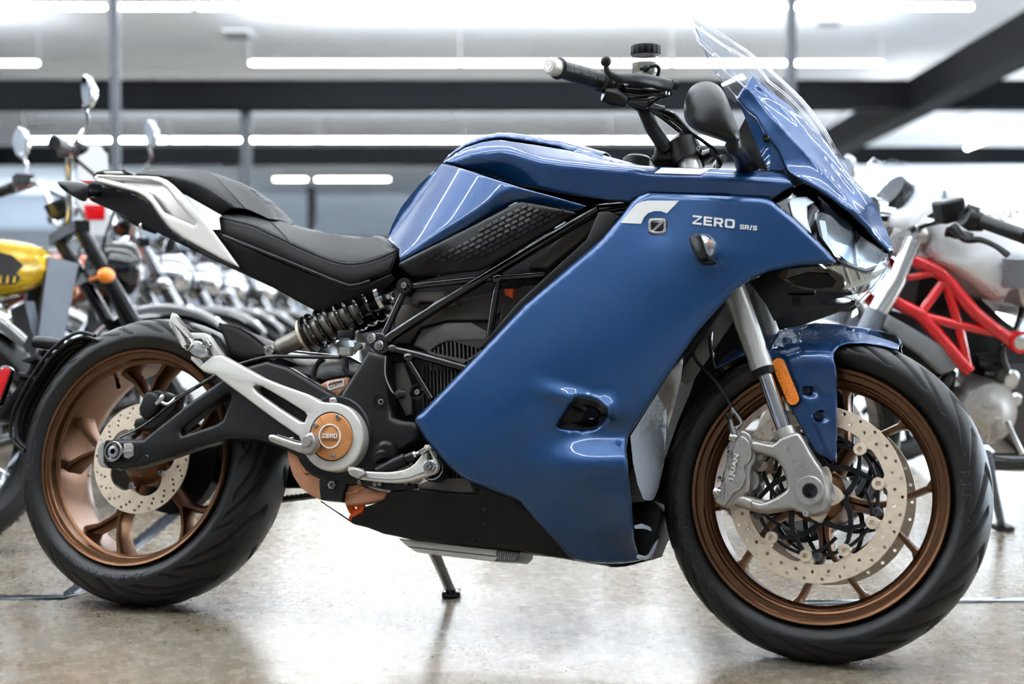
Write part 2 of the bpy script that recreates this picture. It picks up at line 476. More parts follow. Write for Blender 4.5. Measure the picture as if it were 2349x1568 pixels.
# ================================================================ the room
CH = CAMH + 2.945 + .60                  # ceiling height
mat('floor_paint', (60, 66, 76), rough=.22)
def floor_material():
    m = bpy.data.materials.new('polished_concrete'); m.use_nodes = True; nt = m.node_tree; b = nt.nodes['Principled BSDF']
    tc = nt.nodes.new('ShaderNodeTexCoord')
    def noise(scale, detail, rough=.6, dist=0.0):
        n = nt.nodes.new('ShaderNodeTexNoise'); n.inputs['Scale'].default_value = scale; n.inputs['Detail'].default_value = detail
        n.inputs['Roughness'].default_value = rough; n.inputs['Distortion'].default_value = dist
        nt.links.new(tc.outputs['Object'], n.inputs['Vector']); return n
    n1 = noise(2.2, 8, .68, .6); n2 = noise(26, 6, .7); n3 = noise(160, 3)
    def ramp(n, stops):
        r = nt.nodes.new('ShaderNodeValToRGB')
        while len(r.color_ramp.elements) < len(stops): r.color_ramp.elements.new(.5)
        for e, (p, c) in zip(r.color_ramp.elements, stops): e.position = p; e.color = lin(c)
        nt.links.new(n.outputs['Fac'], r.inputs[0]); return r
    r1 = ramp(n1, [(.30, (136, 121, 101)), (.46, (154, 141, 122)), (.56, (164, 154, 138)), (.72, (176, 168, 156))])
    r2 = ramp(n2, [(.3, (196, 193, 188)), (.5, (222, 220, 217)), (.7, (240, 238, 236))])
    r3 = ramp(n3, [(.3, (226, 224, 222)), (.6, (245, 245, 245))])
    def mul(a, c, f):
        x = nt.nodes.new('ShaderNodeMix'); x.data_type = 'RGBA'; x.blend_type = 'MULTIPLY'; x.inputs[0].default_value = f
        nt.links.new(a, x.inputs[6]); nt.links.new(c, x.inputs[7]); return x.outputs[2]
    c = mul(mul(r1.outputs[0], r2.outputs[0], .75), r3.outputs[0], .8)
    # hairline cracks
    vo = nt.nodes.new('ShaderNodeTexVoronoi'); vo.feature = 'DISTANCE_TO_EDGE'; vo.inputs['Scale'].default_value = 2.3
    wv = nt.nodes.new('ShaderNodeVectorMath'); wv.operation = 'MULTIPLY_ADD'; wv.inputs[1].default_value = (.25, .25, .25)
    nt.links.new(noise(5, 5).outputs['Color'], wv.inputs[0]); nt.links.new(tc.outputs['Object'], wv.inputs[2]); nt.links.new(wv.outputs[0], vo.inputs['Vector'])
    cr = nt.nodes.new('ShaderNodeMapRange'); cr.inputs[1].default_value = 0; cr.inputs[2].default_value = .004; cr.inputs[3].default_value = .72; cr.inputs[4].default_value = 1
    nt.links.new(vo.outputs['Distance'], cr.inputs[0])
    x = nt.nodes.new('ShaderNodeVectorMath'); x.operation = 'SCALE'; nt.links.new(c, x.inputs[0]); nt.links.new(cr.outputs[0], x.inputs['Scale'])
    nt.links.new(x.outputs[0], b.inputs['Base Color'])
    rr = nt.nodes.new('ShaderNodeMapRange'); rr.inputs[1].default_value = .35; rr.inputs[2].default_value = .7; rr.inputs[3].default_value = .22; rr.inputs[4].default_value = .32
    nt.links.new(n2.outputs['Fac'], rr.inputs[0]); nt.links.new(rr.outputs[0], b.inputs['Roughness'])
    b.inputs['Specular IOR Level'].default_value = .5
    b.inputs['Coat Weight'].default_value = .15; b.inputs['Coat Roughness'].default_value = .16
    bp = nt.nodes.new('ShaderNodeBump'); bp.inputs['Strength'].default_value = .03; bp.inputs['Distance'].default_value = .0005
    nt.links.new(n2.outputs['Fac'], bp.inputs['Height']); nt.links.new(bp.outputs[0], b.inputs['Normal'])
    M['floor'] = m
floor_material()
mat('ceiling', (238, 243, 250), rough=.8, noise=.03, nscale=1.5)
mat('wall_white', (226, 232, 240), rough=.8)
mat('wall_dark', (72, 74, 80), rough=.7)
mat('beam_dark', (11, 13, 18), rough=.8, spec=.2)
mat('column_grey', (74, 78, 84), rough=.5, metal=.3)
mat('frame_grey', (120, 124, 130), rough=.5)
mat('vent_grey', (120, 124, 128), rough=.6)
emis('lamp_tube', (244, 250, 255), 36)
emis('lamp_side', (250, 251, 250), 14)
emis('lamp_warm', (255, 250, 228), 14)
mat('lamp_body', (225, 228, 232), rough=.5)
XL, XR, YB, YF = -16.0, 15.0, 42.0, -9.0

bm = bmesh.new(); bx(bm, ((XL + XR) / 2, (YB + YF) / 2, -.05), (XR - XL, YB - YF, .1)); struct('floor', bm, 'floor')
bm = bmesh.new(); bx(bm, ((XL + XR) / 2, (YB + YF) / 2, CH + .05), (XR - XL, YB - YF, .1)); struct('ceiling', bm, 'ceiling')
bm = bmesh.new(); bx(bm, (XL - .1, (YB + YF) / 2, CH / 2), (.2, YB - YF, CH)); struct('wall_left', bm, 'wall_white')

def wall_with_windows(name, axis, pos, a0, a1, wins, z0, z1, material='wall_white', t=.2):
    """wall along x (axis 0) or y (axis 1) with window openings [(from, to)] between heights z0 and z1"""
    bm = bmesh.new()
    def blk(u0, u1, h0, h1):
        if u1 - u0 < 1e-4 or h1 - h0 < 1e-4: return
        c = ((u0 + u1) / 2, pos, (h0 + h1) / 2) if axis == 0 else (pos, (u0 + u1) / 2, (h0 + h1) / 2)
        s = (u1 - u0, t, h1 - h0) if axis == 0 else (t, u1 - u0, h1 - h0)
        bx(bm, c, s)
    blk(a0, a1, 0, z0); blk(a0, a1, z1, CH)
    e = a0
    for u0, u1 in wins: blk(e, u0, z0, z1); e = u1
    blk(e, a1, z0, z1)
    return struct(name, bm, material)
NW = [0]
def window(axis, pos, u0, u1, z0, z1, muls=2):
    NW[0] += 1
    bm = bmesh.new()
    def P(u, z, su, sz):
        bx(bm, (u, pos, z) if axis == 0 else (pos, u, z), (su, .07, sz) if axis == 0 else (.07, su, sz))
    um = (u0 + u1) / 2; zm = (z0 + z1) / 2
    P(um, z0 + .03, u1 - u0, .06); P(um, z1 - .03, u1 - u0, .06); P(u0 + .03, zm, .06, z1 - z0); P(u1 - .03, zm, .06, z1 - z0)
    for k in range(1, muls): P(u0 + (u1 - u0) * k / muls, zm, .05, z1 - z0)
    o = struct('window_%d' % NW[0], bm, 'frame_grey')
    bm = bmesh.new(); bx(bm, (um, pos, zm) if axis == 0 else (pos, um, zm), (u1 - u0 - .1, .01, z1 - z0 - .1) if axis == 0 else (.01, u1 - u0 - .1, z1 - z0 - .1))
    g = from_bm('pane', bm, 'window_glass', o)
wr = [(1.0, 6.6), (7.4, 13.0), (13.8, 19.4), (20.2, 25.8), (26.6, 32.2), (33.0, 41.0)]
wall_with_windows('wall_right', 1, XR + .1, YF, YB, wr, .35, 3.1)
for a, b in wr: window(1, XR + .1, a, b, .35, 3.1, 3)
wb = [(-14.5, -11.2), (7.0, 10.4), (11.0, 14.6)]
wall_with_windows('wall_back', 0, YB + .1, XL, XR, wb, .25, 3.2)
for a, b in wb: window(0, YB + .1, a, b, .25, 3.2, 2)
wf = []
wall_with_windows('wall_front', 0, YF - .1, XL, XR, wf, .5, 3.0)
for a, b in wf: window(0, YF - .1, a, b, .5, 3.0, 3)
# dark partition of the room at the far end, in front of the back wall
bm = bmesh.new(); bx(bm, (-4.0, 38.0, 1.35), (6.2, .2, 2.7)); struct('wall_partition', bm, 'wall_dark')
bm = bmesh.new(); bx(bm, (3.6, 38.5, 1.4), (6.6, .2, 2.8)); struct('wall_partition_pale', bm, 'wall_white')
# cabinet-like pale opening at the far left
bm = bmesh.new(); bx(bm, (-11.4, 34.0, 1.35), (4.2, .2, 2.7)); struct('wall_far_left', bm, 'wall_white')

# dark beams under the ceiling
def beam(n, x0, x1, y, top, bot, d=.3):
    bm = bmesh.new(); bx(bm, ((x0 + x1) / 2, y, (top + bot) / 2), (x1 - x0, d, top - bot)); return struct('trim_%d' % n, bm, 'beam_dark')
beam(1, XL, XR, 18.3, 3.60, 3.24)
beam(2, -9.2, XR, 25.4, 3.60, 3.30)
bm = bmesh.new(); bx(bm, (5.15, 13.0, (3.60 + 3.2) / 2), (.35, 40, .40)); struct('trim_3', bm, 'beam_dark')
# columns
def column(n, px, D, w, top=CH):
    x = (px - 1174.5) / FPX * D
    bm = bmesh.new(); bx(bm, (x, D, top / 2), (w, w, top)); return struct('trim_%d' % n, bm, 'column_grey')
column(4, 267, 13.0, .075)
column(5, 566, 18.6, .125, 3.5)
column(6, 1812, 12.9, .085)
column(7, 716, 30.0, .16, 3.3)
column(8, 2165, 30.0, .12, 3.3)

# ceiling lights
def lamp(x0, x1, y, label, tubem='lamp_tube', z=CH, group=None, along='x'):
    t = empty('ceiling_light', Matrix.Translation(((x0 + x1) / 2, y, z)) if along == 'x' else Matrix.Translation((y, (x0 + x1) / 2, z)), label, 'ceiling light', group)
    L = x1 - x0
    bm = bmesh.new(); bx(bm, (0, 0, -.02), (L, .06, .04) if along == 'x' else (.06, L, .04))
    for s in (-1, 1): bx(bm, Vector((s * (L / 2 - .01), 0, -.30)) if along == 'x' else Vector((0, s * (L / 2 - .01), -.30)), (.005, .005, .58) if along == 'x' else (.005, .005, .58))
    from_bm('housing', bm, 'lamp_body', t)
    bm = bmesh.new(); ax = (1, 0, 0) if along == 'x' else (0, 1, 0)
    lathe(bm, Vector((0, 0, -.60)) - Vector(ax) * (L / 2 - .02), ax, [(0, .012), (.02, .021), (L - .06, .021), (L - .04, .012)], 10)
    from_bm('lamp_tube', bm, tubem, t)
    return t
def row(y, pxs, names, tubem='lamp_tube', z=CH):
    D = y
    for (a, b), n in zip(pxs, names):
        lamp((a - 1174.5) / FPX * D, (b - 1174.5) / FPX * D, y, n, tubem, z)
D1, D2, D3 = 13.76, 16.8, 24.1
row(D1, [(-335, 250), (258, 446), (452, 1046), (1046, 1640), (1640, 1806), (1812, 2230)],
    ['long fluorescent tube at the top left corner left of the grey pole', 'short fluorescent tube just right of the grey pole at the top left',
     'long fluorescent tube along the top edge above the saddle and tank', 'long fluorescent tube along the top edge above the handlebar and screen',
     'short fluorescent tube at the top just left of the second pole', 'fluorescent tube at the top right just right of the second pole'])
row(D2, [(-380, 95), (572, 1057), (1054, 1540), (1540, 1806), (1812, 2024)],
    ['fluorescent tube at the left edge behind the round mirror and pole', 'fluorescent tube of the second row above the saddle left of the handlebar',
     'fluorescent tube of the second row directly behind the hand brake lever', 'fluorescent tube of the second row seen through the clear screen',
     'short fluorescent tube of the second row ending beside the slanting dark beam'])
row(D3, [(58, 390), (392, 560), (565, 730), (728, 1066), (1064, 1400), (1398, 1730)],
    ['low distant tube at the left behind the dark grip of the yellow bike', 'low distant short tube right above the grey passenger saddle',
     'low distant short tube right of the second thin pole', 'low distant tube left of the blue tank top',
     'low distant tube directly behind the blue tank lid', 'low distant tube behind the handlebar stem and the mirror'])
row(33.0, [(628, 706), (724, 895)], ['small warm lamp glowing over the dark back room on the left', 'wide warm lamp glowing over the dark back room left of the tank'], 'lamp_warm', .6242 + .60 + (726 - 412) / FPX * 33.0)
# the two lines of lamps running away on the right
for k, (y0, y1) in enumerate([(19.8, 26.0)]):
    lamp(y0, y1, 5.82, 'slanting line of light on the right directly above the blue nose', 'lamp_side', along='y')
lamp(21.0, 27.6, 7.95, 'slanting line of light at the right edge above the white bike', 'lamp_side', along='y')
lamp(10.0, 20.8, 7.95, 'slanting line of light running out of the picture at the right edge', 'lamp_side', along='y')
for k, y in enumerate([10.7, 7.6, 4.6, 3.0, 1.5]):  # second-nearest row is an extra one, added for more light on the bike
    for x0, x1 in ((-9.6, -4.8), (-4.7, .1), (.2, 5.0)):
        lamp(x0, x1, y, 'long unseen ceiling tube of the nearer rows, one row added for light', group='ceiling tubes outside the picture')
lamp(-6, 8, 10.2, 'long ceiling tube at the right outside the picture', along='y', group='ceiling tubes outside the picture')
# vents
def vent(px, py, w, d, label):
    D = (CH - CAMH) * FPX / (726 - py); x = (px - 1174.5) / FPX * D
    t = empty('ceiling_vent', Matrix.Translation((x, D, CH)), label, 'vent')
    bm = bmesh.new(); bx(bm, (0, 0, -.015), (w, d, .03)); from_bm('frame', bm, 'lamp_body', t)
    for k in range(6):
        bm = bmesh.new(); bx(bm, (0, (k - 2.5) * d * .14, -.035), (w * .86, d * .1, .012)); from_bm('slat', bm, 'vent_grey', t)
vent(548, 78, .36, .5, 'square grey ceiling vent on the left between the two rows of tubes')
vent(1900, 52, .30, .34, 'dark ceiling vent on the right beside the second pole')
# floor lines
def gpt(px, py):
    d = ray(px, py); t = -CAMH / d.z; return CAMP + d * t
def stripe(name, pts, w, label):
    bm = bmesh.new(); P = [gpt(*p) for p in pts]; vs = []
    for i, p in enumerate(P):
        d = (P[min(i + 1, len(P) - 1)] - P[max(i - 1, 0)]); n = Vector((-d.y, d.x, 0)).normalized() * w / 2
        vs.append((bm.verts.new(p + n + Vector((0, 0, .0012))), bm.verts.new(p - n + Vector((0, 0, .0012)))))
    for a, b in zip(vs, vs[1:]): bm.faces.new((a[0], a[1], b[1], b[0]))
    o = from_bm(name, bm, 'floor_paint', None, 30, True); solid(o, .001, -1)
    o['kind'] = 'structure'
stripe('trim_9', [(-60, 1370), (146, 1370), (170, 1360), (330, 1235), (470, 1120)], .05, '')
stripe('trim_10', [(1800, 1383), (2420, 1374)], .05, '')

# daylight outside the windows
w = bpy.data.worlds.new('World'); SC.world = w; w.use_nodes = True
w.node_tree.nodes['Background'].inputs[0].default_value = (.80, .90, 1.0, 1); w.node_tree.nodes['Background'].inputs[1].default_value = 7.5

# camera
cam = bpy.data.cameras.new('camera'); co = bpy.data.objects.new('camera', cam); COL.objects.link(co)
cam.sensor_width = 36; cam.lens = 36 * FPX / 2349; cam.clip_start = .05; cam.clip_end = 200
co.location = CAMP; co.rotation_euler = (PI / 2 - PITCH, 0, 0)
cam.dof.use_dof = True; cam.dof.focus_distance = 2.8; cam.dof.aperture_fstop = 2.6
SC.camera = co
SC.view_settings.view_transform = 'Standard'; SC.view_settings.look = 'None'; SC.view_settings.gamma = 1
SC.view_settings.exposure = 1.1
SC.cycles.max_bounces = 6; SC.cycles.diffuse_bounces = 3; SC.cycles.glossy_bounces = 3; SC.cycles.transmission_bounces = 5; SC.cycles.transparent_max_bounces = 10
SC.cycles.use_adaptive_sampling = True; SC.cycles.adaptive_threshold = .12; SC.cycles.adaptive_min_samples = 12; SC.cycles.caustics_reflective = False; SC.cycles.caustics_refractive = False
SC.cycles.sample_clamp_indirect = 8
# ================================================================ the blue motorcycle: pose, wheels
YAW, LEAN, STEER = .3558, .215, -.0581
BM = Matrix.Translation((-.8088, 3.0963, 0)) @ Matrix.Rotation(-YAW, 4, 'Z') @ Matrix.Rotation(-LEAN, 4, 'X')
RAKE = R(24.5)
FS = Matrix.Translation((1.45, 0, .30)) @ Matrix.Rotation(-RAKE, 4, 'Y') @ Matrix.Rotation(STEER, 4, 'Z') @ Matrix.Rotation(RAKE, 4, 'Y')
BK = Frame(BM)
FK = Frame(BM @ FS, FS)
BIKE = empty('motorcycle', BM, 'blue sports motorcycle with bronze wheels and clear windscreen parked in front', 'motorcycle')
RW = Matrix.Translation((0, 0, .315))
def wpt(W, r, a, y):
    """point of a wheel: angle a in degrees clockwise in the photo from 'forward'"""
    t = R(a); return W @ Vector((r * math.cos(t), y, -r * math.sin(t)))

def rim(name, W, prof, mat_, parent, seg=128):
    bm = bmesh.new(); c = Vector((0, 0, 0))
    lathe(bm, c, (0, 1, 0), prof + [prof[0]], seg, cap=False)
    bmesh.ops.remove_doubles(bm, verts=bm.verts[:], dist=1e-6)
    bmesh.ops.transform(bm, matrix=W, verts=bm.verts[:])
    return from_bm(name, bm, mat_, parent, 28, True)
def tyre(W, R0, RB, half, grooves, N, parent, seg=900, wear=0):
    """tyre with tread slits pressed into the surface. R0 crown radius, RB bead radius, half = half section width"""
    m = 64
    T = np.linspace(-1, 1, m * 2 + 1)
    # section: super-ellipse from bead to crown
    ang = T * (PI / 2 + .62)
    rc = RB + .028 + (R0 - RB - .028) * 0          # widest place
    prof = []
    for t in T:
        a = t * (PI / 2 + .55)
        if abs(a) <= PI / 2: y = half * math.sin(a); r = rc + (R0 - rc) * math.cos(a)
        else:
            b = (abs(a) - PI / 2) / .55; y = math.copysign(half - (half - (half - .018)) * b ** 1.6, a); r = rc - (rc - RB) * b
        prof.append((y, r))
    P = np.array(prof); A = np.linspace(0, 2 * PI, seg, endpoint=False)
    TT, AA = np.meshgrid(T, A, indexing='ij')
    dep = np.zeros(TT.shape)
    step = 2 * PI / N
    ph = AA / step
    for pts, wid in grooves:                         # (section t, phase) polyline; width in phase units
        for sgn, off in ((1, 0), (-1, .5)):
            for k in (-2, -1, 0, 1, 2):
                q = (ph % 1.0) + k
                best = np.full(TT.shape, 9.0)
                for (t0, p0), (t1, p1) in zip(pts, pts[1:]):
                    sx = 3.2                         # t units to phase units
                    ax, ay = t0 * sx, p0 + off; dx, dy = (t1 - t0) * sx, p1 - p0; L = dx * dx + dy * dy
                    X = TT * sgn * sx; u = np.clip(((X - ax) * dx + (q - ay) * dy) / L, 0, 1)
                    best = np.minimum(best, np.hypot(X - ax - u * dx, q - ay - u * dy))
                dep = np.maximum(dep, np.clip(1.5 - best / wid * 1.0, 0, 1))
    Y = P[:, 0][:, None] + 0 * AA; RR = P[:, 1][:, None] - .0055 * dep
    X3 = np.stack([RR * np.cos(AA), Y, -RR * np.sin(AA)], -1).reshape(-1, 3)
    n = len(T)
    i, j = np.meshgrid(np.arange(n - 1), np.arange(seg), indexing='ij'); j2 = (j + 1) % seg
    F = np.stack([i * seg + j, i * seg + j2, (i + 1) * seg + j2, (i + 1) * seg + j], -1).reshape(-1, 4)
    me = bpy.data.meshes.new('tyre'); me.from_pydata([tuple(W @ Vector(p)) for p in X3], [], F.tolist()); me.update()
    bm = bmesh.new(); bm.from_mesh(me); bmesh.ops.recalc_face_normals(bm, faces=bm.faces[:]); bm.to_mesh(me); bm.free()
    o = link('tyre', me, 'rubber', parent, 0)
    me.materials.append(M['rubber_dark'])
    dm = ((dep[:-1] + dep[1:]) / 2).reshape(-1)
    me.polygons.foreach_set('material_index', [1 if d > .55 else 0 for d in dm]); me.update()  # slits take the darker rubber, shade painted into the grooves
    return o, P
def side_text(body, W, P, a0, a1, r, h, parent, mat_='rubber_letter', name='tyre_lettering', outline=False, bold=0):
    """letters around the right-hand sidewall, tops outward, reading clockwise from angle a0 to a1"""
    cu = bpy.data.curves.new('txt', 'FONT'); cu.body = body; cu.size = 1; cu.extrude = .02; cu.offset = bold; cu.resolution_u = 3
    if outline: cu.fill_mode = 'NONE' if False else cu.fill_mode; cu.bevel_depth = .0
    ob = bpy.data.objects.new('txt', cu); me = bpy.data.meshes.new_from_object(ob); bpy.data.objects.remove(ob); bpy.data.curves.remove(cu)
    bm = bmesh.new(); bm.from_mesh(me)
    c = np.array([x.co[:] for x in bm.verts]); lo, hi = c.min(0), c.max(0)
    half = P[P[:, 0] < 0]                             # right side is y < 0
    order = np.argsort(half[:, 1])
    for v in bm.verts:
        u = (v.co.x - lo[0]) / (hi[0] - lo[0]); k = (v.co.y - lo[1]) / (hi[1] - lo[1])
        rr = r + (k - .5) * h
        y = float(np.interp(rr, half[order, 1], half[order, 0])) - (.0011 if v.co.z > 0 else -.001)
        v.co = wpt(W, rr, a0 + (a1 - a0) * u, y)
    return from_bm(name, bm, mat_, parent, 30, True)
def disc_mesh(name, W, y, th, r_out, inner, holes, parent, material='disc_steel'):
    loops = [[(r_out * math.cos(2 * PI * i / 120), r_out * math.sin(2 * PI * i / 120)) for i in range(120)], inner]
    for (r, a, q) in holes:
        loops.append([(r * math.cos(a) + q * math.cos(2 * PI * k / 10), r * math.sin(a) + q * math.sin(2 * PI * k / 10)) for k in range(10)])
    me = flat_mesh(loops, th, .0004, lambda u, v, w: W @ Vector((u, y - w, v)), 0)
    bm = bmesh.new(); bm.from_mesh(me); bmesh.ops.remove_doubles(bm, verts=bm.verts[:], dist=1e-6); bmesh.ops.recalc_face_normals(bm, faces=bm.faces[:]); bm.to_mesh(me); bm.free()
    return link(name, me, material, parent, 30)
def wbolt(W, r, a, y, rad, parent, material='steel', name='bolt', h=.006, hole=True):
    bm = bmesh.new(); c = Vector((r * math.cos(R(a)), y, -r * math.sin(R(a))))
    pr = [(.002, rad), (-h * .8, rad), (-h, rad * .88)] + ([(-h, rad * .48), (-h * .2, rad * .44), (-h * .2, 0)] if hole else [(-h, 0)])
    lathe(bm, c, (0, 1, 0), pr, 18, cap=False); bmesh.ops.transform(bm, matrix=W, verts=bm.verts[:])
    return from_bm(name, bm, material, parent, 30, True)

# ---- rear wheel
rear = rim('rear_wheel', RW, [(-.083, .2275), (-.085, .2325), (-.078, .2345), (-.06, .222), (.06, .222), (.078, .2345), (.085, .2325), (.083, .2275), (.076, .219), (.06, .213), (.04, .208),
                              (-.050, .2085), (-.054, .2125), (-.0565, .2125), (-.0575, .2145), (-.072, .2165), (-.0745, .2185), (-.0755, .226), (-.0775, .2275)], 'bronze', BIKE)
bm = bmesh.new()
for k in range(5):
    a = 44 + 72 * k
    for s in (-1, 1):
        pts = [(.045, a + s * 6), (.10, a + s * 1.5), (.138, a + s * 1.8), (.150, a + s * 4), (.180, a + s * 9), (.2115, a + s * 15)]
        ws = [.026, .018, .016, .014, .015, .022]; ds = [.055, .045, .042, .042, .046, .055]
        rings = []
        for (r, b), w_, d_ in zip(pts, ws, ds):
            c = wpt(Matrix(), r, b, -.004); t = R(b + s * 12); n = Vector((-math.sin(t), 0, -math.cos(t))) * w_ / 2
            f = .45
            rings.append([c + n * f + Vector((0, -d_ / 2, 0)), c - n * f + Vector((0, -d_ / 2, 0)), c - n + Vector((0, -d_ / 2 + .008, 0)), c - n + Vector((0, d_ / 2, 0)), c + n + Vector((0, d_ / 2, 0)), c + n + Vector((0, -d_ / 2 + .008, 0))])
        loft(bm, rings)
bmesh.ops.transform(bm, matrix=RW, verts=bm.verts[:])
from_bm('spokes', bm, 'bronze', rear, 30, True)
bm = bmesh.new(); lathe(bm, (0, 0, 0), (0, 1, 0), [(-.05, .03), (-.05, .042), (-.03, .056), (.05, .056), (.07, .04), (.07, .03)], 40); bmesh.ops.transform(bm, matrix=RW, verts=bm.verts[:])
from_bm('hub', bm, 'bronze', rear, 30, True)
GR = [([(.10, .05), (.28, .22), (.42, .62), (.60, .98)], .062), ([(.24, .62), (.42, .95), (.62, 1.28)], .05), ([(.46, .30), (.66, .52)], .04)]
rt, rP = tyre(RW, .315, .2325, .0905, GR, 11, rear)
side_text('PIRELLI', RW, rP, 166, 186, .262, .022, rear, 'rubber_letter')
side_text('DIABLO ROSSO', RW, rP, 72, 124, .258, .015, rear, 'rubber')
inner = []
for i in range(160):
    t = 2 * PI * i / 160; k = abs(math.cos(2.5 * (t + R(64)))) ** .45
    inner.append(((.0525 + .033 * k) * math.cos(t), (.0525 + .033 * k) * math.sin(t)))
hl = []
for k in range(20):
    a = 2 * PI * k / 20
    hl += [(.113, a, .0032), (.1045, a + .09, .0032), (.0965, a + .16, .0032)]
rd = disc_mesh('brake_disc', RW, -.050, .0045, .120, inner, hl, rear)
for k in range(5): wbolt(RW, .062, 64 + 36 + 72 * k, -.0525, .0072, rd)
bm = bmesh.new(); lathe(bm, (0, .075, 0), (0, 1, 0), [(0, .09), (0, .108), (.03, .108), (.03, .09)], 64); bmesh.ops.transform(bm, matrix=RW, verts=bm.verts[:])
from_bm('belt_pulley', bm, 'black_plastic', rear, 30, True)
bm = bmesh.new(); tube(bm, [wpt(RW, .207, 238, -.02), wpt(RW, .190, 239, -.03)], .004); tube(bm, [wpt(RW, .190, 239, -.03), wpt(RW, .182, 239.5, -.034)], .005)
from_bm('valve', bm, 'black_gloss', rear)

# ---- front wheel
FW = FS
front = rim('front_wheel', FW, [(-.054, .2275), (-.056, .2325), (-.052, .2345), (-.035, .222), (.035, .222), (.052, .2345), (.056, .2325), (.054, .2275), (.048, .218), (.040, .210), (.030, .201),
                                (-.024, .1985), (-.030, .203), (-.0325, .2075), (-.036, .2095), (-.038, .2135), (-.046, .2155), (-.0465, .2245), (-.048, .2265), (-.0525, .2268)], 'bronze', BIKE)
bm = bmesh.new()
for k in range(5):
    a = 83 + 72 * k
    for s in (-1, 1):
        pts = [(.04, a + s * 9), (.075, a + s * 4.2), (.098, a + s * 4.2), (.115, a + s * 6.5), (.16, a + s * 13.5), (.190, a + s * 17.2), (.2005, a + s * 18.2)]
        ws = [.024, .014, .012, .011, .010, .012, .024]; ds = [.045, .04, .036, .034, .034, .036, .044]
        rings = []
        for (r, b), w_, d_ in zip(pts, ws, ds):
            c = wpt(Matrix(), r, b, 0); t = R(b + s * 14); n = Vector((-math.sin(t), 0, -math.cos(t))) * w_ / 2
            rings.append([c + n * .5 + Vector((0, -d_ / 2, 0)), c - n * .5 + Vector((0, -d_ / 2, 0)), c - n + Vector((0, -d_ / 2 + .006, 0)), c - n + Vector((0, d_ / 2 - .006, 0)), c - n * .5 + Vector((0, d_ / 2, 0)), c + n * .5 + Vector((0, d_ / 2, 0)), c + n + Vector((0, d_ / 2 - .006, 0)), c + n + Vector((0, -d_ / 2 + .006, 0))])
        loft(bm, rings)
bmesh.ops.transform(bm, matrix=FW, verts=bm.verts[:])
from_bm('spokes', bm, 'bronze', front, 30, True)
bm = bmesh.new(); lathe(bm, (0, 0, 0), (0, 1, 0), [(-.062, .02), (-.062, .034), (-.05, .052), (.05, .052), (.062, .034), (.062, .02)], 40); bmesh.ops.transform(bm, matrix=FW, verts=bm.verts[:])
from_bm('hub', bm, 'bronze', front, 30, True)
GF = [([(.06, .30), (.20, .10), (.36, .30), (.62, .80)], .07), ([(.26, .62), (.42, .80), (.66, 1.22)], .055)]
ft, fP = tyre(FW, .300, .2325, .0605, GF, 13, front)
side_text('PIRELLI', FW, fP, -11, 8, .2605, .0165, front, 'rubber_letter')
side_text('ROSSO', FW, fP, 163, 190, .2555, .0185, front, 'rubber_letter')
side_text('DIABLO', FW, fP, 133, 159, .2555, .0185, front, 'rubber_letter')
side_text('DRAGON', FW, fP, 262, 282, .250, .013, front, 'rubber') if False else None
inr = []
for i in range(200):
    t = 2 * PI * i / 200
    k = max(0, math.cos(10 * (t - R(11)))) ** 5         # ears that hold the floating buttons
    rr = .1265 - .0145 * k
    inr.append((rr * math.cos(t), rr * math.sin(t)))
hl = []
for k in range(30):
    a = 2 * PI * k / 30
    hl += [(.1525, a, .0031), (.1395, a + .09, .0031)]
for side, y in ((1, -.062), (-1, .062)):
    d = disc_mesh('brake_disc', FW, y, .005, .160, inr, hl, front)
    # black carrier: curved webs from five hub bolts to ten buttons
    bm = bmesh.new(); HB, BB = 5, -11
    def web(r0, a0, r1, a1, w0, w1, bend=0):
        pts = []
        for i in range(7):
            t = i / 6; r = r0 + (r1 - r0) * t; a = a0 + (a1 - a0) * t + bend * math.sin(PI * t)
            pts.append((r, a))
        rings = []
        for i, (r, a) in enumerate(pts):
            c = wpt(Matrix(), r, a, y + .002); q = wpt(Matrix(), *pts[min(i + 1, 6)], y + .002) - wpt(Matrix(), *pts[max(i - 1, 0)], y + .002)
            n = q.normalized().cross(Vector((0, 1, 0))) * (w0 + (w1 - w0) * i / 6) / 2; d_ = Vector((0, .0025, 0))
            rings.append([c + n - d_, c - n - d_, c - n + d_, c + n + d_])
        loft(bm, rings)
    for k in range(5):
        ha = HB + 72 * k; b0 = BB + 72 * k
        for off, bend in ((-36, -3), (72, 3)):
            web(.047, ha, .110, b0 + off, .011, .0065, bend)
        web(.085, ha - 14, .110, b0 + 36, .006, .006, 0)
        for j in (0, 36): web(.110, b0 + j, .110, b0 + j + 36, .006, .006, 0)
        lathe(bm, wpt(Matrix(), .047, ha, y), (0, 1, 0), [(-.0005, .0105), (.0045, .0105)], 20)
    bmesh.ops.transform(bm, matrix=FW, verts=bm.verts[:])
    from_bm('disc_carrier', bm, 'black_satin', d if False else front, 30, True)
    ys = y - .003 if side > 0 else y + .003
    for k in range(10):
        bmx = bmesh.new(); c = wpt(Matrix(), .1125, BB + 36 * k, ys)
        lathe(bmx, c, (0, side, 0), [(0.004, .0115), (-.003, .0115), (-.004, .0108), (-.004, .0048), (.001, .0044), (.001, 0)], 24, cap=False)
        bmesh.ops.transform(bmx, matrix=FW, verts=bmx.verts[:]); from_bm('disc_button', bmx, 'disc_steel', front, 30, True)
    for k in range(5): wbolt(FW, .047, HB + 72 * k, y - .0025, .0072, front, h=.006) if side > 0 else None
    if side > 0:
        for k in range(4): wbolt(FW, .113, BB + 25 + 72 * k + (0 if k else 0), y, .0085, front, 'steel_dark', 'disc_clip', .005)
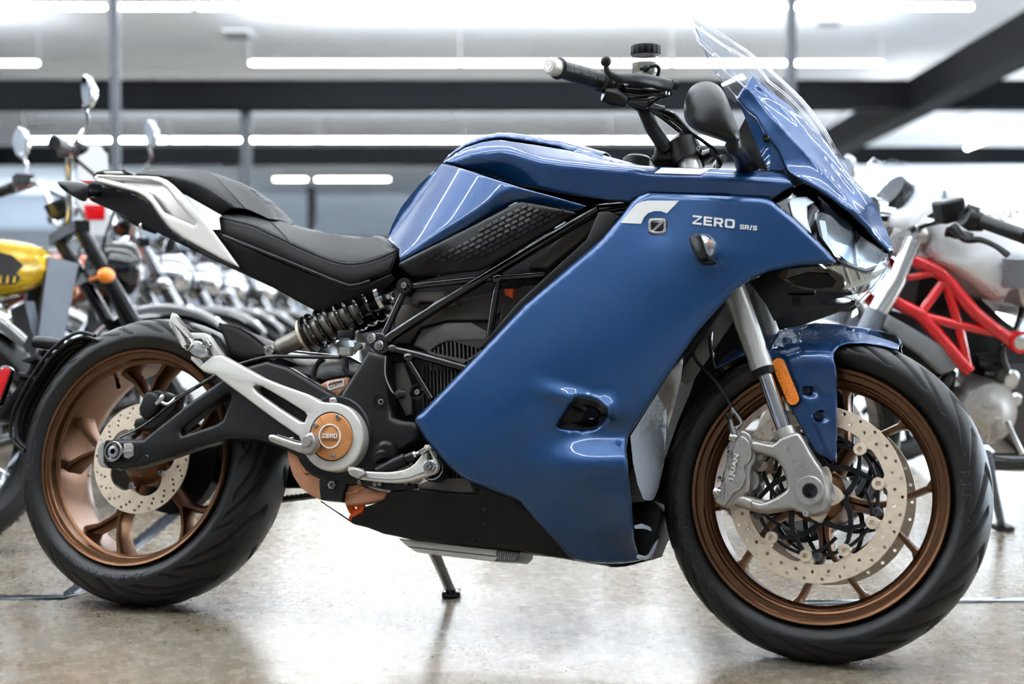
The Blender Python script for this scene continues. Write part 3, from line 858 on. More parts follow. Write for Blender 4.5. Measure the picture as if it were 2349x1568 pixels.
# silver speed-sensor ring and spacer beside the hub
lp = []
for i in range(80):
    t = 2 * PI * i / 80; k = .5 + .5 * math.cos(5 * (t + R(5 - 36)) + PI)
    lp.append(((.036 + .015 * k ** .8) * math.cos(t), (.036 + .015 * k ** .8) * math.sin(t)))
me = flat_mesh([lp], .004, .0006, lambda u, v, w: FW @ Vector((u, -.074 - w, v)), 1); 
bm = bmesh.new(); bm.from_mesh(me); bmesh.ops.recalc_face_normals(bm, faces=bm.faces[:]); bm.to_mesh(me); bm.free(); link('sensor_ring', me, 'disc_steel', front, 30)
bm = bmesh.new(); lathe(bm, (0, 0, 0), (0, 1, 0), [(-.098, .030), (-.080, .030), (-.078, .036), (-.06, .036)], 40); bmesh.ops.transform(bm, matrix=FW, verts=bm.verts[:])
from_bm('axle_spacer', bm, 'steel', front, 30, True)
# ================================================================ blue bodywork
def gauss(x, c, w): return np.exp(-((np.asarray(x, float) - c) / w) ** 2)
# ---- side fairing
f_base = tps([(955, 960, -.200), (1100, 807, -.212), (1300, 620, -.220), (1485, 442, -.214), (1743, 453, -.206), (1890, 567, -.168), (1919, 603, -.152),
              (1250, 800, -.232), (1500, 620, -.236), (1683, 669, -.224), (1650, 560, -.232), (1540, 850, -.226), (1447, 991, -.214),
              (1100, 1000, -.220), (1066, 1099, -.200), (1192, 1151, -.180), (1436, 1100, -.196), (1303, 1276, -.132), (1455, 1262, -.122), (1405, 1291, -.112)], 1.2)
def f_y(x, y):
    x = np.asarray(x, float); y = np.asarray(y, float)
    b = f_base(x, y)
    wx = sstep(1150, 1400, x)
    ledge = 1038 + (1330 - x) * .02
    b = b - .034 * wx * sstep(-42, 34, y - ledge) * (1 - sstep(30, 210, y - ledge))
    b = b + .008 * sstep(1230, 1340, x) * gauss(y, ledge - 52, 26)
    # raised lip above the vent, fading towards the rear
    lip = 884 + (x - 1230) * .30
    b = b - .016 * sstep(1190, 1350, x) * (1 - sstep(1385, 1425, x)) * sstep(-30, 8, y - lip) * (1 - sstep(14, 22, y - lip - (x > 1330) * 0))
    b = b - .010 * gauss(x, 1405, 24) * gauss(y, 938, 34)
    # dish around the badge and swelling behind the indicator
    b = b + .003 * gauss(np.hypot(x - 1508, y - 520), 0, 34)
    b = b - .004 * gauss(x, 1630, 46) * gauss(y, 580, 26)
    b = b + .080 * sstep(1205, 1285, y) * (.25 + .75 * sstep(1340, 1470, x))
    return b
F_OUT = [(1485, 442), (1466, 449), (1450, 462), (1421, 500), (1380, 548), (1201, 700), (1100, 807), (968, 944), (955, 954), (952, 962), (955, 973), (973, 1003), (988, 1024), (1030, 1072), (1066, 1099), (1108, 1117),
         (1180, 1144), (1192, 1151), (1219, 1183), (1258, 1225), (1303, 1276), (1318, 1283), (1345, 1289), (1405, 1292), (1435, 1291), (1465, 1286), (1480, 1281), (1466, 1270), (1456, 1236), (1449, 1150), (1441, 1075),
         (1437, 1030), (1440, 1003), (1448, 990), (1507, 901), (1540, 850), (1603, 758), (1661, 694), (1683, 669), (1718, 643), (1763, 623), (1826, 610), (1912, 604), (1919, 600), (1890, 567), (1826, 506), (1772, 461), (1760, 456), (1743, 453), (1699, 450), (1603, 446)]
VENT = crs([(1321, 913), (1345, 914), (1370, 921), (1388, 935), (1391, 948), (1382, 966), (1366, 979), (1342, 983), (1300, 981), (1284, 978), (1283, 971), (1309, 933)], 3, True)
fair, fairL = panel('side_fairing', BK, F_OUT, f_y, 'blue_paint', BIKE, res=11, holes=[VENT], roll=11, roll_y=.014, thick=.0035, mirror=True, ang=50)
# vent cup
v_in = [(1335, 925), (1352, 926), (1370, 933), (1377, 946), (1366, 960), (1325, 966), (1308, 966), (1318, 945)]
bm = bmesh.new()
r0 = [BK.pt(x, y, float(f_y(x, y)) + .006) for x, y in VENT]; cxv = 1340; cyv = 948
r1 = [BK.pt(cxv + (x - cxv) * .98, cyv + (y - cyv) * .98, float(f_y(x, y)) + .020) for x, y in VENT]
r2 = [BK.pt(cxv + 6 + (x - cxv) * .62, cyv + 2 + (y - cyv) * .62, float(f_y(x, y)) + .024) for x, y in VENT]
r3 = [BK.pt(cxv + 14 + (x - cxv) * .34, cyv + 4 + (y - cyv) * .40, float(f_y(x, y)) + .014) for x, y in VENT]
loft(bm, [r0, r1, r2, r3], cap=False); bm.faces.new([bm.verts[-len(VENT) + i] for i in range(len(VENT))] if False else bm.verts[:][-len(VENT):])
vc = from_bm('vent_cup', bm, 'black_satin', fair, 50, True); solid(vc, .002, 0)
bolt(BK, 1358, 955, float(f_y(1358, 955)) + .012, 8, fair, 'steel', 'vent_bolt')
# badge
bd = crs([(1489, 500), (1508, 498), (1527, 500), (1530, 518), (1527, 537), (1508, 540), (1489, 537), (1486, 518)], 4, True)
cup = plate('badge', BK, bd, float(f_y(1508, 518)) - .003, .008, 'black_gloss', fair, .002)
rg = crs([(1490, 503), (1508, 501), (1526, 503), (1528, 518), (1526, 533), (1508, 536), (1490, 533), (1488, 518)], 4, True)
ri = crs([(1495, 508), (1508, 506), (1521, 508), (1522, 518), (1521, 528), (1508, 531), (1495, 528), (1494, 518)], 4, True)
plate('badge_ring', BK, rg, float(f_y(1508, 518)) - .0055, .003, 'silver_bright', cup, .0008, holes=[ri])
plate('badge_mark', BK, [(1496, 509), (1518, 506), (1523, 509), (1500, 531), (1495, 528), (1512, 511)], float(f_y(1508, 518)) - .0052, .0025, 'silver_bright', cup, .0005)
# white stripes and writing
decal('white_stripe', BK, [(1558, 460), (1530, 489), (1516, 484), (1500, 484), (1486, 489), (1477, 499), (1471, 513), (1423, 511), (1449, 479), (1460, 468), (1473, 462), (1488, 459.5)], f_y, 'decal_white', fair)
def letters(name, word, o, u, v, gap, wid, st, yf, parent, material='decal_white'):
    """wide squared capitals drawn as strokes; o lower left, u pixel vector of the whole word, v of the capital height; wid relative letter widths; st stroke as a share of the height"""
    S = {'Z': [[(0, 1), (1, 1), (1, .82), (.30, st), (1, st), (1, 0), (0, 0), (0, .18), (.70, 1 - st), (0, 1 - st)]],
         'E': [[(0, 0), (0, 1), (1, 1), (1, 1 - st), (.26, 1 - st), (.26, .5 + st / 2), (.94, .5 + st / 2), (.94, .5 - st / 2), (.26, .5 - st / 2), (.26, st), (1, st), (1, 0)]],
         'R': [[(0, 0), (0, 1), (.78, 1), (.94, .94), (1, .80), (1, .56), (.94, .42), (.80, .36), (1, 0), (.72, 0), (.52, .34), (.25, .34), (.25, 0)], [(.25, .34 + st), (.70, .34 + st), (.76, .56), (.76, .76), (.70, 1 - st), (.25, 1 - st)]],
         'O': [[(.20, 0), (.80, 0), (.95, .06), (1, .22), (1, .78), (.95, .94), (.80, 1), (.20, 1), (.05, .94), (0, .78), (0, .22), (.05, .06)], [(.30, st), (.70, st), (.77, .28), (.77, .72), (.70, 1 - st), (.30, 1 - st), (.23, .72), (.23, .28)]],
         'S': [[(0, 0), (.82, 0), (.96, .06), (1, .2), (1, .42), (.94, .55), (.80, .60), (.25, .60), (.25, 1 - st), (.98, 1 - st), (.98, 1), (.18, 1), (.04, .94), (0, .8), (0, .56), (.05, .44), (.18, .40), (.75, .40), (.75, st), (0, st)]],
         '/': [[(0, -.08), (.42, -.08), (1, 1.08), (.58, 1.08)]]}
    tot = sum(wid) + gap * (len(word) - 1); x = 0
    for ch, w in zip(word, wid):
        def P(q): a = (x + q[0] * w) / tot; return (o[0] + u[0] * a + v[0] * q[1], o[1] + u[1] * a + v[1] * q[1])
        panel(name, BK, [P(q) for q in S[ch][0]], lambda X, Y: yf(X, Y) - .0016, material, parent, res=6, thick=.0008, holes=[[P(q) for q in h] for h in S[ch][1:]])
        x += w + gap
letters('lettering', 'ZERO', (1588, 513.5), (97, 10.4), (1, -20.5), .18, (1, .92, .98, 1.06), .22, f_y, fair)
letters('lettering', 'SR/S', (1697, 525), (39.5, 3.3), (.6, -10.5), .14, (1, 1, .62, 1), .24, f_y, fair)
# indicator
bm = bmesh.new()
def ring(pts, y): return [BK.pt(px, py, y) for px, py in pts]
yi = float(f_y(1615, 570))
ind0 = crs([(1583, 548), (1596, 540), (1612, 541), (1625, 560), (1630, 585), (1622, 599), (1606, 598), (1590, 578)], 3, True)
ind1 = crs([(1581, 545), (1592, 537), (1606, 537), (1617, 560), (1625, 590), (1618, 596), (1604, 594), (1588, 572)], 3, True)
loft(bm, [ring(ind0, yi + .006), ring(ind1, yi - .022), ring([(1602 + (x - 1602) * .8, 566 + (y - 566) * .85) for x, y in ind1], yi - .036)])
ind = from_bm('indicator', bm, 'black_satin', fair, 60, True)
bm = bmesh.new()
L0 = crs([(1604, 541), (1612, 536), (1626, 538), (1640, 548), (1648, 560), (1645, 580), (1636, 595), (1626, 597), (1616, 585), (1607, 562)], 3, True)
loft(bm, [ring(L0, yi - .010), ring([(1626 + (x - 1626) * .97, 566 + (y - 566) * .97) for x, y in L0], yi - .030), ring([(1628 + (x - 1628) * .6, 566 + (y - 566) * .65) for x, y in L0], yi - .041), ring([(1629 + (x - 1629) * .2, 566 + (y - 566) * .2) for x, y in L0], yi - .044)])
from_bm('indicator_lens', bm, 'lens_frost', ind, 30, True)
bm = bmesh.new(); loft(bm, [ring([(1624 + (x - 1626) * .86, 566 + (y - 566) * .86) for x, y in L0], yi - .012), ring([(1622 + (x - 1626) * .45, 566 + (y - 566) * .5) for x, y in L0], yi - .026)])
from_bm('reflector_cup', bm, 'chrome', ind, 20, True)
bm = bmesh.new(); ellipsoid(bm, BK.pt(1628, 558, yi - .030), (.005, .004, .006)); from_bm('bulb', bm, 'orange_lens', ind)
plate('indicator_foot', BK, crs([(1600, 592), (1622, 588), (1640, 598), (1625, 604), (1606, 602)], 3, True), yi - .012, .02, 'black_satin', ind, .002)

# ---- long upper panel from tank to nose
def spline(xs, ys):
    q = np.array(crs(list(zip(xs, ys)), 12)); return lambda x: np.interp(x, q[:, 0], q[:, 1])
def soft(x, w): return .5 * (x + np.sqrt(x * x + w * w))
u_cr = spline([1000, 1040, 1070, 1105, 1145, 1172, 1205, 1250, 1350, 1440, 1500, 1640, 1763, 1830], [388, 366, 354, 345, 341, 344, 354, 366, 377, 386, 397, 402, 411, 417])
u_yc = spline([1000, 1060, 1140, 1220, 1350, 1500, 1650, 1763, 1830], [-.088, -.108, -.138, -.158, -.174, -.184, -.184, -.172, -.150])
u_up = spline([1000, 1100, 1250, 1400, 1500, 1830], [.0006, .0012, .0026, .0034, .0022, .0016])
def u_y(x, y):
    x = np.asarray(x, float); y = np.asarray(y, float); d = y - u_cr(x)
    return u_yc(x) + u_up(x) * soft(-d, 5) + .00022 * soft(d, 5) + .0011 * soft(d - 26, 8) * (1 - sstep(1140, 1260, x)) * .4
U_OUT = [(1017, 373), (1028, 364), (1041, 355), (1067, 339), (1102, 327), (1137, 321), (1160, 323), (1230, 333), (1309, 346), (1350, 357), (1400, 371), (1442, 377), (1517, 382), (1629, 385), (1763, 390), (1801, 395), (1812, 408), (1823, 425),
         (1795, 440), (1772, 458), (1743, 456), (1600, 450), (1486, 446), (1460, 455), (1446, 466), (1400, 461), (1335, 451), (1280, 443), (1228, 431), (1199, 428), (1136, 409), (1090, 395), (1057, 383)]
upper = panel('upper_panel', BK, U_OUT, u_y, 'blue_gloss', BIKE, res=8, roll=6, roll_y=.008, thick=.003, ang=50, bridge=((1028, 364), (1309, 346)), crown=.012, noroll=[(1017, 373), (1041, 355), (1102, 327), (1137, 321), (1230, 333), (1309, 346)])
# deck beyond the panel: the cowl continues across to the far side
decal('white_stripe', BK, [(1518, 384), (1631, 387), (1606, 400), (1501, 397)], u_y, 'decal_white', upper)
# ---- tank rear part
t_cr = spline([880, 917, 1000, 1070, 1120, 1150, 1190, 1250, 1346, 1380], [612, 590, 538, 499, 468, 445, 436, 447, 468, 474])
def t_y(x, y):
    x = np.asarray(x, float); y = np.asarray(y, float)
    s = np.maximum((x - 888) * .815 + (y - 551) * .58, 0)
    along = ((x - 888) * .58 - (y - 551) * .815) / 217          # 0 at the saddle, 1 at the top
    b = -.072 - .016 * along - (.125 - .02 * along) * (1 - np.exp(-s / 75))
    d = y - t_cr(x)
    return b + .00055 * soft(d, 4)
T_OUT = [(1014, 375), (1057, 385), (1136, 411), (1199, 431), (1270, 450), (1346, 472), (1333, 482), (1319, 485), (1255, 472), (1199, 462), (1183, 463), (1067, 526), (947, 586), (918, 601), (914, 588), (915, 573), (888, 551), (899, 516), (920, 475), (960, 425)]
tank = panel('tank', BK, T_OUT, t_y, 'blue_gloss', BIKE, res=7, roll=4, roll_y=.005, thick=.003, ang=55, bridge=((888, 551), (1014, 375)), crown=.012, noroll=[(888, 551), (899, 516), (920, 475), (960, 425), (1014, 375)])
# centre lid of the tank with its dark gap below
l_y = tps([(1014, 374, -.060), (1067, 328, -.055), (1137, 308, -.050), (1215, 315, -.050), (1322, 336, -.05), (1381, 352, -.05), (1309, 346, -.064), (1137, 320, -.064), (1041, 355, -.064), (1390, 362, -.06)])
LID = [(1014, 375), (1022, 364), (1030, 355), (1048, 340), (1067, 328), (1102, 315), (1137, 308), (1161, 308), (1215, 315), (1282, 326), (1322, 337), (1357, 347), (1381, 353), (1384, 357), (1322, 341), (1314, 347), (1282, 335), (1215, 323), (1161, 315), (1137, 315), (1102, 322), (1067, 336), (1041, 352), (1026, 365)]
panel('tank_lid', BK, LID, l_y, 'blue_gloss', BIKE, res=6, thick=.003, ang=50, bridge=((1014, 375), (1381, 353)), crown=.016)
g_y = lambda x, y: l_y(x, y) + .014
panel('tank_gap', BK, [(1018, 374), (1041, 351), (1067, 334), (1102, 320), (1137, 313), (1161, 313), (1215, 321), (1282, 333), (1314, 345), (1322, 350), (1309, 356), (1230, 343), (1160, 333), (1102, 338), (1041, 365)], g_y, 'black_plastic', BIKE, res=8, thick=.01)
dk = tps([(1309, 346, -.062), (1322, 340, -.055), (1384, 356, -.052), (1445, 377, -.08), (1400, 371, -.09)])
panel('tank_deck', BK, [(1309, 347), (1320, 340), (1345, 344), (1400, 360), (1482, 382), (1446, 379), (1400, 373), (1350, 360)], lambda x, y: dk(x, y), 'blue_gloss', upper, res=7, thick=.003, bridge=((1320, 340), (1400, 360)), crown=.006)
bm = bmesh.new(); c = BK.pt(1462, 366, 0); lathe(bm, c - Vector((0, 0, .03)), (.05, 0, 1), [(0, .03), (.03, .03), (.036, .022), (.036, .012)], 24); from_bm('charge_cap', bm, 'black_satin', BIKE, 30, True)
bm = bmesh.new(); bar(bm, BK.pt(1340, 352, 0) - Vector((0, 0, .012)), BK.pt(1455, 384, 0) - Vector((0, 0, .012)), .016, .012, .10, .08, (0, 1, 0)); bevel(from_bm('tank_tray', bm, 'black_plastic', BIKE), .004)
# ---- knee pad
k_y = tps([(917, 603, -.15), (947, 588, -.172), (1067, 528, -.196), (1196, 464, -.206), (1319, 487, -.208), (1325, 495, -.20), (1110, 615, -.19), (925, 620, -.150), (1000, 625, -.16), (1060, 590, -.200), (1180, 520, -.212), (960, 612, -.17)])
PAD = [(916, 603), (947, 587), (1067, 527), (1183, 466), (1197, 463), (1255, 473), (1319, 486), (1322, 492), (1120, 613), (1100, 622), (958, 634), (940, 630), (914, 610)]
pad = panel('knee_pad', BK, PAD, k_y, 'black_plastic', BIKE, res=9, roll=6, roll_y=.010, thick=.004, mirror=True, ang=50)[0]
# raised brick-like cells of the pad
bm = bmesh.new()
gr = [(965, 598), (1060, 553), (1180, 479), (1195, 470), (1290, 487), (1255, 512), (1180, 553), (1080, 595), (1010, 600)]
gp = np.array(gr, float)
ex = np.array((15.4, -8.2)); ey = np.array((5.6, 9.3)); n_ = 0
for i in range(-6, 34):
    for j in range(-12, 14):
        o = np.array((965., 596.)) + ex * 1.06 * (i + (j % 2) * .5) + ey * .95 * j
        q = [o, o + ex * .93, o + ex * .93 + ey * .72, o + ey * .72]
        c = sum(q) / 4
        if not inside(gp, np.array([c[0]]), np.array([c[1]]))[0]: continue
        r0 = [BK.pt(p[0], p[1], float(k_y(p[0], p[1])) + .001) for p in q]
        q2 = [c + (p - c) * .84 for p in q]
        r1 = [BK.pt(p[0], p[1], float(k_y(p[0], p[1])) - .0024) for p in q2]
        loft(bm, [r0, r1])
o = from_bm('grip_pattern', bm, 'pad_rubber', pad, 60, True)
# ================================================================ nose, screen, lamp, mirrors
# ---- nose cowl
n_cr = tps([(1722, 174, -.125), (1690, 225, -.145), (1760, 388, -.150), (1805, 392, -.145), (1870, 430, -.135), (1760, 215, -.105), (1830, 235, -.060), (1872, 300, -.052), (1945, 385, -.040), (2010, 470, -.022), (2047, 575, -.010), (2040, 555, -.014),
            (1960, 480, -.085), (1850, 330, -.105), (1900, 400, -.092), (1940, 455, -.080), (1790, 275, -.120)], .02)
def n_y(x, y):
    x = np.asarray(x, float); y = np.asarray(y, float); b = n_cr(x, y)
    for pts, amp, w in ((((1715, 205), (1790, 290), (1868, 372), (1930, 440), (2000, 520)), .010, 16), (((1742, 196), (1830, 280), (1900, 360), (1990, 470)), .008, 14), (((1812, 398), (1850, 412), (1900, 440), (1960, 484), (2040, 566)), .006, 9)):
        d = seg_dist(np.array(pts, float), x.ravel(), y.ravel(), False).reshape(x.shape); b = b - amp * np.exp(-d / w)
    return b
NOSE = [(1725, 174), (1760, 203), (1820, 250), (1858, 290), (1890, 320), (1921, 360), (1950, 402), (1985, 440), (2010, 470), (2028, 515), (2042, 548), (2049, 575), (2040, 580), (2013, 555), (1985, 522), (1950, 490), (1905, 455), (1870, 432), (1842, 420),
        (1822, 404), (1806, 393), (1800, 380), (1783, 345), (1760, 316), (1735, 270), (1712, 252), (1690, 226), (1702, 205), (1709, 198), (1716, 186)]
nose = panel('nose_cowl', BK, NOSE, n_y, 'blue_gloss', BIKE, res=6, roll=5, roll_y=.006, thick=.003, ang=50, bridge=((1725, 174), (2049, 575)), crown=.0, noroll=[(1725, 174), (1760, 203), (1820, 250), (1890, 320), (1950, 402), (2010, 470), (2042, 548), (2049, 575)])
# inner cheek of the cowl
c_y = tps([(1690, 230, -.138), (1735, 270, -.135), (1760, 388, -.135), (1800, 380, -.135), (1730, 300, -.132), (1745, 388, -.13)])
cheek = panel('cowl_cheek', BK, [(1692, 230), (1712, 254), (1735, 272), (1760, 318), (1783, 347), (1801, 384), (1797, 390), (1762, 389), (1754, 375), (1735, 330), (1716, 285)], c_y, 'blue_gloss', BIKE, res=8, thick=.003, mirror=True)[0]
bolt(BK, 1757, 317, -.138, 8, cheek, 'black_gloss', 'cowl_screw')
i_y = tps([(1714, 265, -.118), (1690, 345, -.110), (1735, 385, -.115), (1760, 388, -.118), (1692, 320, -.11)])
panel('inner_cowl', BK, [(1712, 266), (1728, 300), (1750, 360), (1762, 388), (1705, 388), (1690, 352), (1695, 318), (1693, 303)], i_y, 'black_satin', BIKE, res=9, thick=.006, mirror=True)
bm = bmesh.new()
tube(bm, [BK.pt(1725, 300, -.10), BK.pt(1700, 380, -.06), BK.pt(1700, 392, 0)], .012); tube(bm, [Vector((p.x, -p.y, p.z)) for p in (BK.pt(1725, 300, -.10), BK.pt(1700, 380, -.06), BK.pt(1700, 392, 0))], .012)
from_bm('cowl_stay', bm, 'black_tube', BIKE)
ds = plate('dash_screen', BK, [(1700, 300), (1716, 283), (1738, 335), (1730, 345)], -.07, .14, 'black_gloss', BIKE, .004)
# ---- windscreen (clear, curved across)
rows = []
edge = [(1586, 45), (1596, 95), (1632, 125), (1640, 150), (1655, 190), (1668, 222), (1690, 238)]           # near-side edge from the tip down
mid = [(1590, 46), (1690, 100), (1775, 172), (1830, 225), (1880, 280), (1921, 345), (1950, 402)]            # outer line in the picture
ye = [-.018, -.075, -.115, -.125, -.135, -.14, -.142]
c0 = [BK.pt(x, y, -.004) for x, y in [(1588, 45), (1665, 85), (1730, 130), (1795, 185), (1850, 240), (1898, 305), (1945, 392)]]
bm = bmesh.new(); K = 12
e3 = [BK.pt(x, y, v) for (x, y), v in zip([(1587, 47), (1598, 90), (1640, 132), (1665, 165), (1692, 185), (1706, 200), (1712, 206)], ye)]
e3 = [Vector(p) for p in crs([tuple(v) for v in e3], 4)]; c3 = [Vector(p) for p in crs([tuple(v) for v in c0], 4)]
for e, c in zip(e3, c3):
    r = []
    for j in range(-K, K + 1):
        t = abs(j) / K; k = t ** 2.0
        p = c.lerp(Vector((e.x, e.y, e.z)), k); p.y = e.y * t * (1 if j <= 0 else -1) * 1.0
        r.append(p)
    rows.append(r)
loft(bm, rows, cap=False, closed=False)
ws = from_bm('windscreen', bm, 'screen_clear', BIKE, 0, True); solid(ws, .0035, 0)
# lower wing of the screen that reaches down behind the cowl, and its bright cut edge
w_y = tps([(1632, 125, -.118), (1690, 238, -.142), (1712, 200, -.135), (1660, 200, -.135)])
panel('screen_wing', BK, [(1632, 120), (1660, 140), (1705, 170), (1716, 186), (1700, 206), (1689, 236), (1680, 231), (1668, 222), (1652, 188), (1640, 150)], w_y, 'screen_clear', ws, res=12, thick=.003)
bm = bmesh.new(); tube(bm, e3, .0016, 6); tube(bm, [Vector((p.x, -p.y, p.z)) for p in e3], .0016, 6); tube(bm, c3, .0011, 6); tube(bm, [e.lerp(c, .5) + Vector((0, .0, .002)) for e, c in zip(e3, c3)], .0009, 6); from_bm('screen_edge', bm, 'lens_frost', ws)
wb_ = decal('warning_label', BK, [(1905, 320), (1912, 330), (1936, 362), (1940, 370), (1932, 364), (1908, 334)], lambda x, y: n_y(x, y) + .004, 'decal_dark', nose)
# ---- headlamp
h_y = tps([(1862, 452, -.100), (1870, 500, -.115), (1935, 590, -.120), (1900, 460, -.095), (1960, 500, -.072), (2020, 560, -.030), (2040, 605, -.012), (1990, 620, -.065), (1950, 600, -.10), (2035, 575, -.016)], .3)
H_OUT = [(1862, 446), (1905, 458), (1950, 492), (1985, 524), (2013, 557), (2036, 580), (2040, 604), (2012, 615), (1985, 622), (1958, 612), (1930, 600), (1905, 572), (1880, 540), (1868, 490)]
hl_ = panel('headlamp_lens', BK, H_OUT, h_y, 'lens_clear', BIKE, res=9, thick=.002, mirror=True, bridge=None)[0]
hi = lambda x, y: h_y(x, y) + .032 + .00012 * np.abs(np.asarray(x, float) - 1950)
panel('headlamp_reflector', BK, [(1885, 462), (1905, 462), (1950, 495), (2000, 545), (2032, 585), (2034, 600), (1985, 616), (1945, 600), (1908, 570), (1892, 520)], hi, 'reflector', BIKE, res=9, thick=.003, mirror=True)
for nm, pts, dy, mt_ in (('lamp_divider', [(1954, 498), (1959, 502), (1966, 560), (1974, 612), (1968, 612), (1960, 560)], .026, 'silver_bright'), ('running_light', [(1878, 476), (1890, 474), (1893, 505), (1900, 545), (1928, 592), (1917, 589), (1888, 548), (1880, 510)], .012, 'chrome')):
    panel(nm, BK, pts, (lambda d: (lambda x, y: h_y(x, y) + d))(dy), mt_, BIKE, res=8, thick=.004, mirror=True)
# silver fin and black bezel beside the lamp
panel('lamp_fin', BK, [(1808, 462), (1814, 453), (1850, 451), (1868, 464), (1852, 474), (1852, 500), (1862, 536), (1848, 528), (1818, 498)], tps([(1808, 462, -.150), (1868, 464, -.125), (1862, 536, -.150), (1848, 500, -.148)]), 'silver_blue', BIKE, res=7, roll=4, roll_y=.006, thick=.012, mirror=True)
panel('lamp_bezel', BK, [(1771, 458), (1800, 438), (1843, 421), (1870, 434), (1890, 448), (1880, 462), (1884, 520), (1896, 560), (1925, 592), (1930, 604), (1890, 566), (1826, 505)], tps([(1771, 458, -.150), (1870, 434, -.11), (1884, 520, -.10), (1925, 592, -.11), (1826, 505, -.15)]), 'black_gloss', BIKE, res=9, thick=.004, mirror=True)
panel('lamp_brow', BK, [(1872, 436), (1905, 458), (1950, 492), (1985, 525), (2013, 557), (2036, 580), (2047, 580), (2042, 592), (2026, 588), (1995, 560), (1950, 515), (1900, 474), (1878, 455)], tps([(1872, 436, -.125), (1950, 492, -.075), (2036, 580, -.01), (1995, 560, -.045), (1878, 455, -.12)]), 'black_gloss', BIKE, res=8, thick=.004, mirror=True)
# clear lower jaw with its black duct
j_y = tps([(1870, 612, -.135), (1930, 605, -.128), (1985, 622, -.075), (2040, 606, -.012), (1950, 672, -.060), (1990, 650, -.035), (1935, 660, -.088), (1900, 625, -.125)])
panel('lower_lens', BK, [(1866, 612), (1905, 604), (1932, 606), (1960, 616), (1985, 625), (2012, 618), (2041, 607), (2036, 622), (2010, 642), (1985, 656), (1950, 668), (1926, 671), (1938, 655), (1930, 634), (1905, 618)], j_y, 'lens_clear', BIKE, res=7, thick=.004, mirror=True)
panel('lower_lens_backing', BK, [(1880, 613), (1930, 609), (1960, 620), (1985, 629), (2012, 622), (2036, 612), (2030, 622), (2008, 638), (1985, 650), (1950, 662), (1932, 664), (1942, 650), (1932, 630), (1905, 615)], lambda x, y: j_y(x, y) + .012, 'silver_bright', BIKE, res=7, thick=.003, mirror=True)
for q in ([(1940, 615), (1944, 614), (1958, 652), (1954, 656)], [(1970, 625), (1974, 624), (1982, 646), (1978, 648)], [(2000, 622), (2003, 621), (2006, 634), (2002, 637)]):
    panel('lens_rib', BK, q, lambda x, y: j_y(x, y) - .001, 'silver_bright', BIKE, res=6, thick=.003)
d_y = tps([(1784, 632, -.11), (1866, 612, -.125), (1930, 640, -.10), (1920, 668, -.085), (1850, 665, -.09), (1800, 640, -.10)])
panel('lamp_duct', BK, [(1782, 632), (1800, 618), (1866, 611), (1905, 617), (1931, 634), (1938, 655), (1926, 671), (1890, 668), (1840, 664), (1812, 650)], d_y, 'black_gloss', BIKE, res=9, thick=.004, mirror=True)
panel('duct_cavity', BK, [(1806, 640), (1850, 626), (1900, 628), (1918, 645), (1912, 658), (1870, 662), (1825, 655)], lambda x, y: d_y(x, y) - .002, 'black_plastic', BIKE, res=9, thick=.003)
panel('under_cowl', BK, [(1718, 646), (1765, 625), (1786, 634), (1815, 652), (1880, 670), (1950, 669), (1948, 676), (1900, 690), (1840, 706), (1800, 722), (1776, 736), (1758, 700)], tps([(1718, 646, -.075), (1800, 660, -.075), (1950, 672, -.045), (1776, 736, -.06), (1860, 695, -.06)]), 'black_satin', BIKE, res=11, thick=.004, mirror=True, bridge=None)
bm = bmesh.new(); lathe(bm, BK.pt(1808, 665, -.07), (1, 0, 0), [(0, .010), (.05, .010), (.05, .006)], 16); bx(bm, BK.pt(1828, 690, -.075), (.016, .012, .014)); from_bm('duct_fitting', bm, 'black_satin', BIKE)
# ---- mirrors
def mirror_(sign):
    bm = bmesh.new()
    out = [(1569, 250), (1574, 218), (1590, 196), (1612, 187), (1632, 188), (1652, 200), (1668, 226), (1684, 270), (1697, 306), (1694, 325), (1672, 328), (1640, 318), (1600, 302), (1578, 285), (1570, 268)]
    out = crs(out, 3, True); cx, cy = 1632, 258
    def rg(s, y, dx=0, dy=0): return [BK.pt(cx + dx + (a - cx) * s, cy + dy + (b - cy) * s, y) for a, b in out]
    def rg2(s, y, dx=0, dy=0):
        q = rg(s, y, dx, dy); return q if sign < 0 else [Vector((p.x, -p.y, p.z)) for p in q]
    loft(bm, [rg2(.94, -.255), rg2(1.0, -.262), rg2(1.0, -.275), rg2(.90, -.300, 3, 4), rg2(.66, -.318, 9, 10), rg2(.32, -.326, 14, 14)])
    m = from_bm('mirror', bm, 'black_satin', BIKE, 60, True)
    bm = bmesh.new(); q = [BK.pt(1570, 250, -.258), BK.pt(1580, 285, -.258), BK.pt(1590, 198, -.258)]
    loft(bm, [rg2(.9, -.2545), rg2(.9, -.2535)]); from_bm('mirror_glass', bm, 'mirror_glass', m, 30, True)
    bm = bmesh.new(); P = [BK.pt(1683, 318, -.262), BK.pt(1682, 336, -.250), BK.pt(1696, 352, -.20), BK.pt(1716, 392, -.125)]
    P = P if sign < 0 else [Vector((p.x, -p.y, p.z)) for p in P]
    tube(bm, P, [.012, .015, .014, .02], 12, 4); from_bm('mirror_stem', bm, 'black_satin', m)
mirror_(-1); mirror_(1)
bm = bmesh.new(); loft(bm, [[BK.pt(x, y, v) for x, y in [(1684, 330), (1700, 318), (1716, 345), (1730, 386), (1716, 391), (1704, 388)]] for v in (-.168, -.13)]); from_bm('mirror_bracket', bm, 'black_satin', BIKE, 30, True)

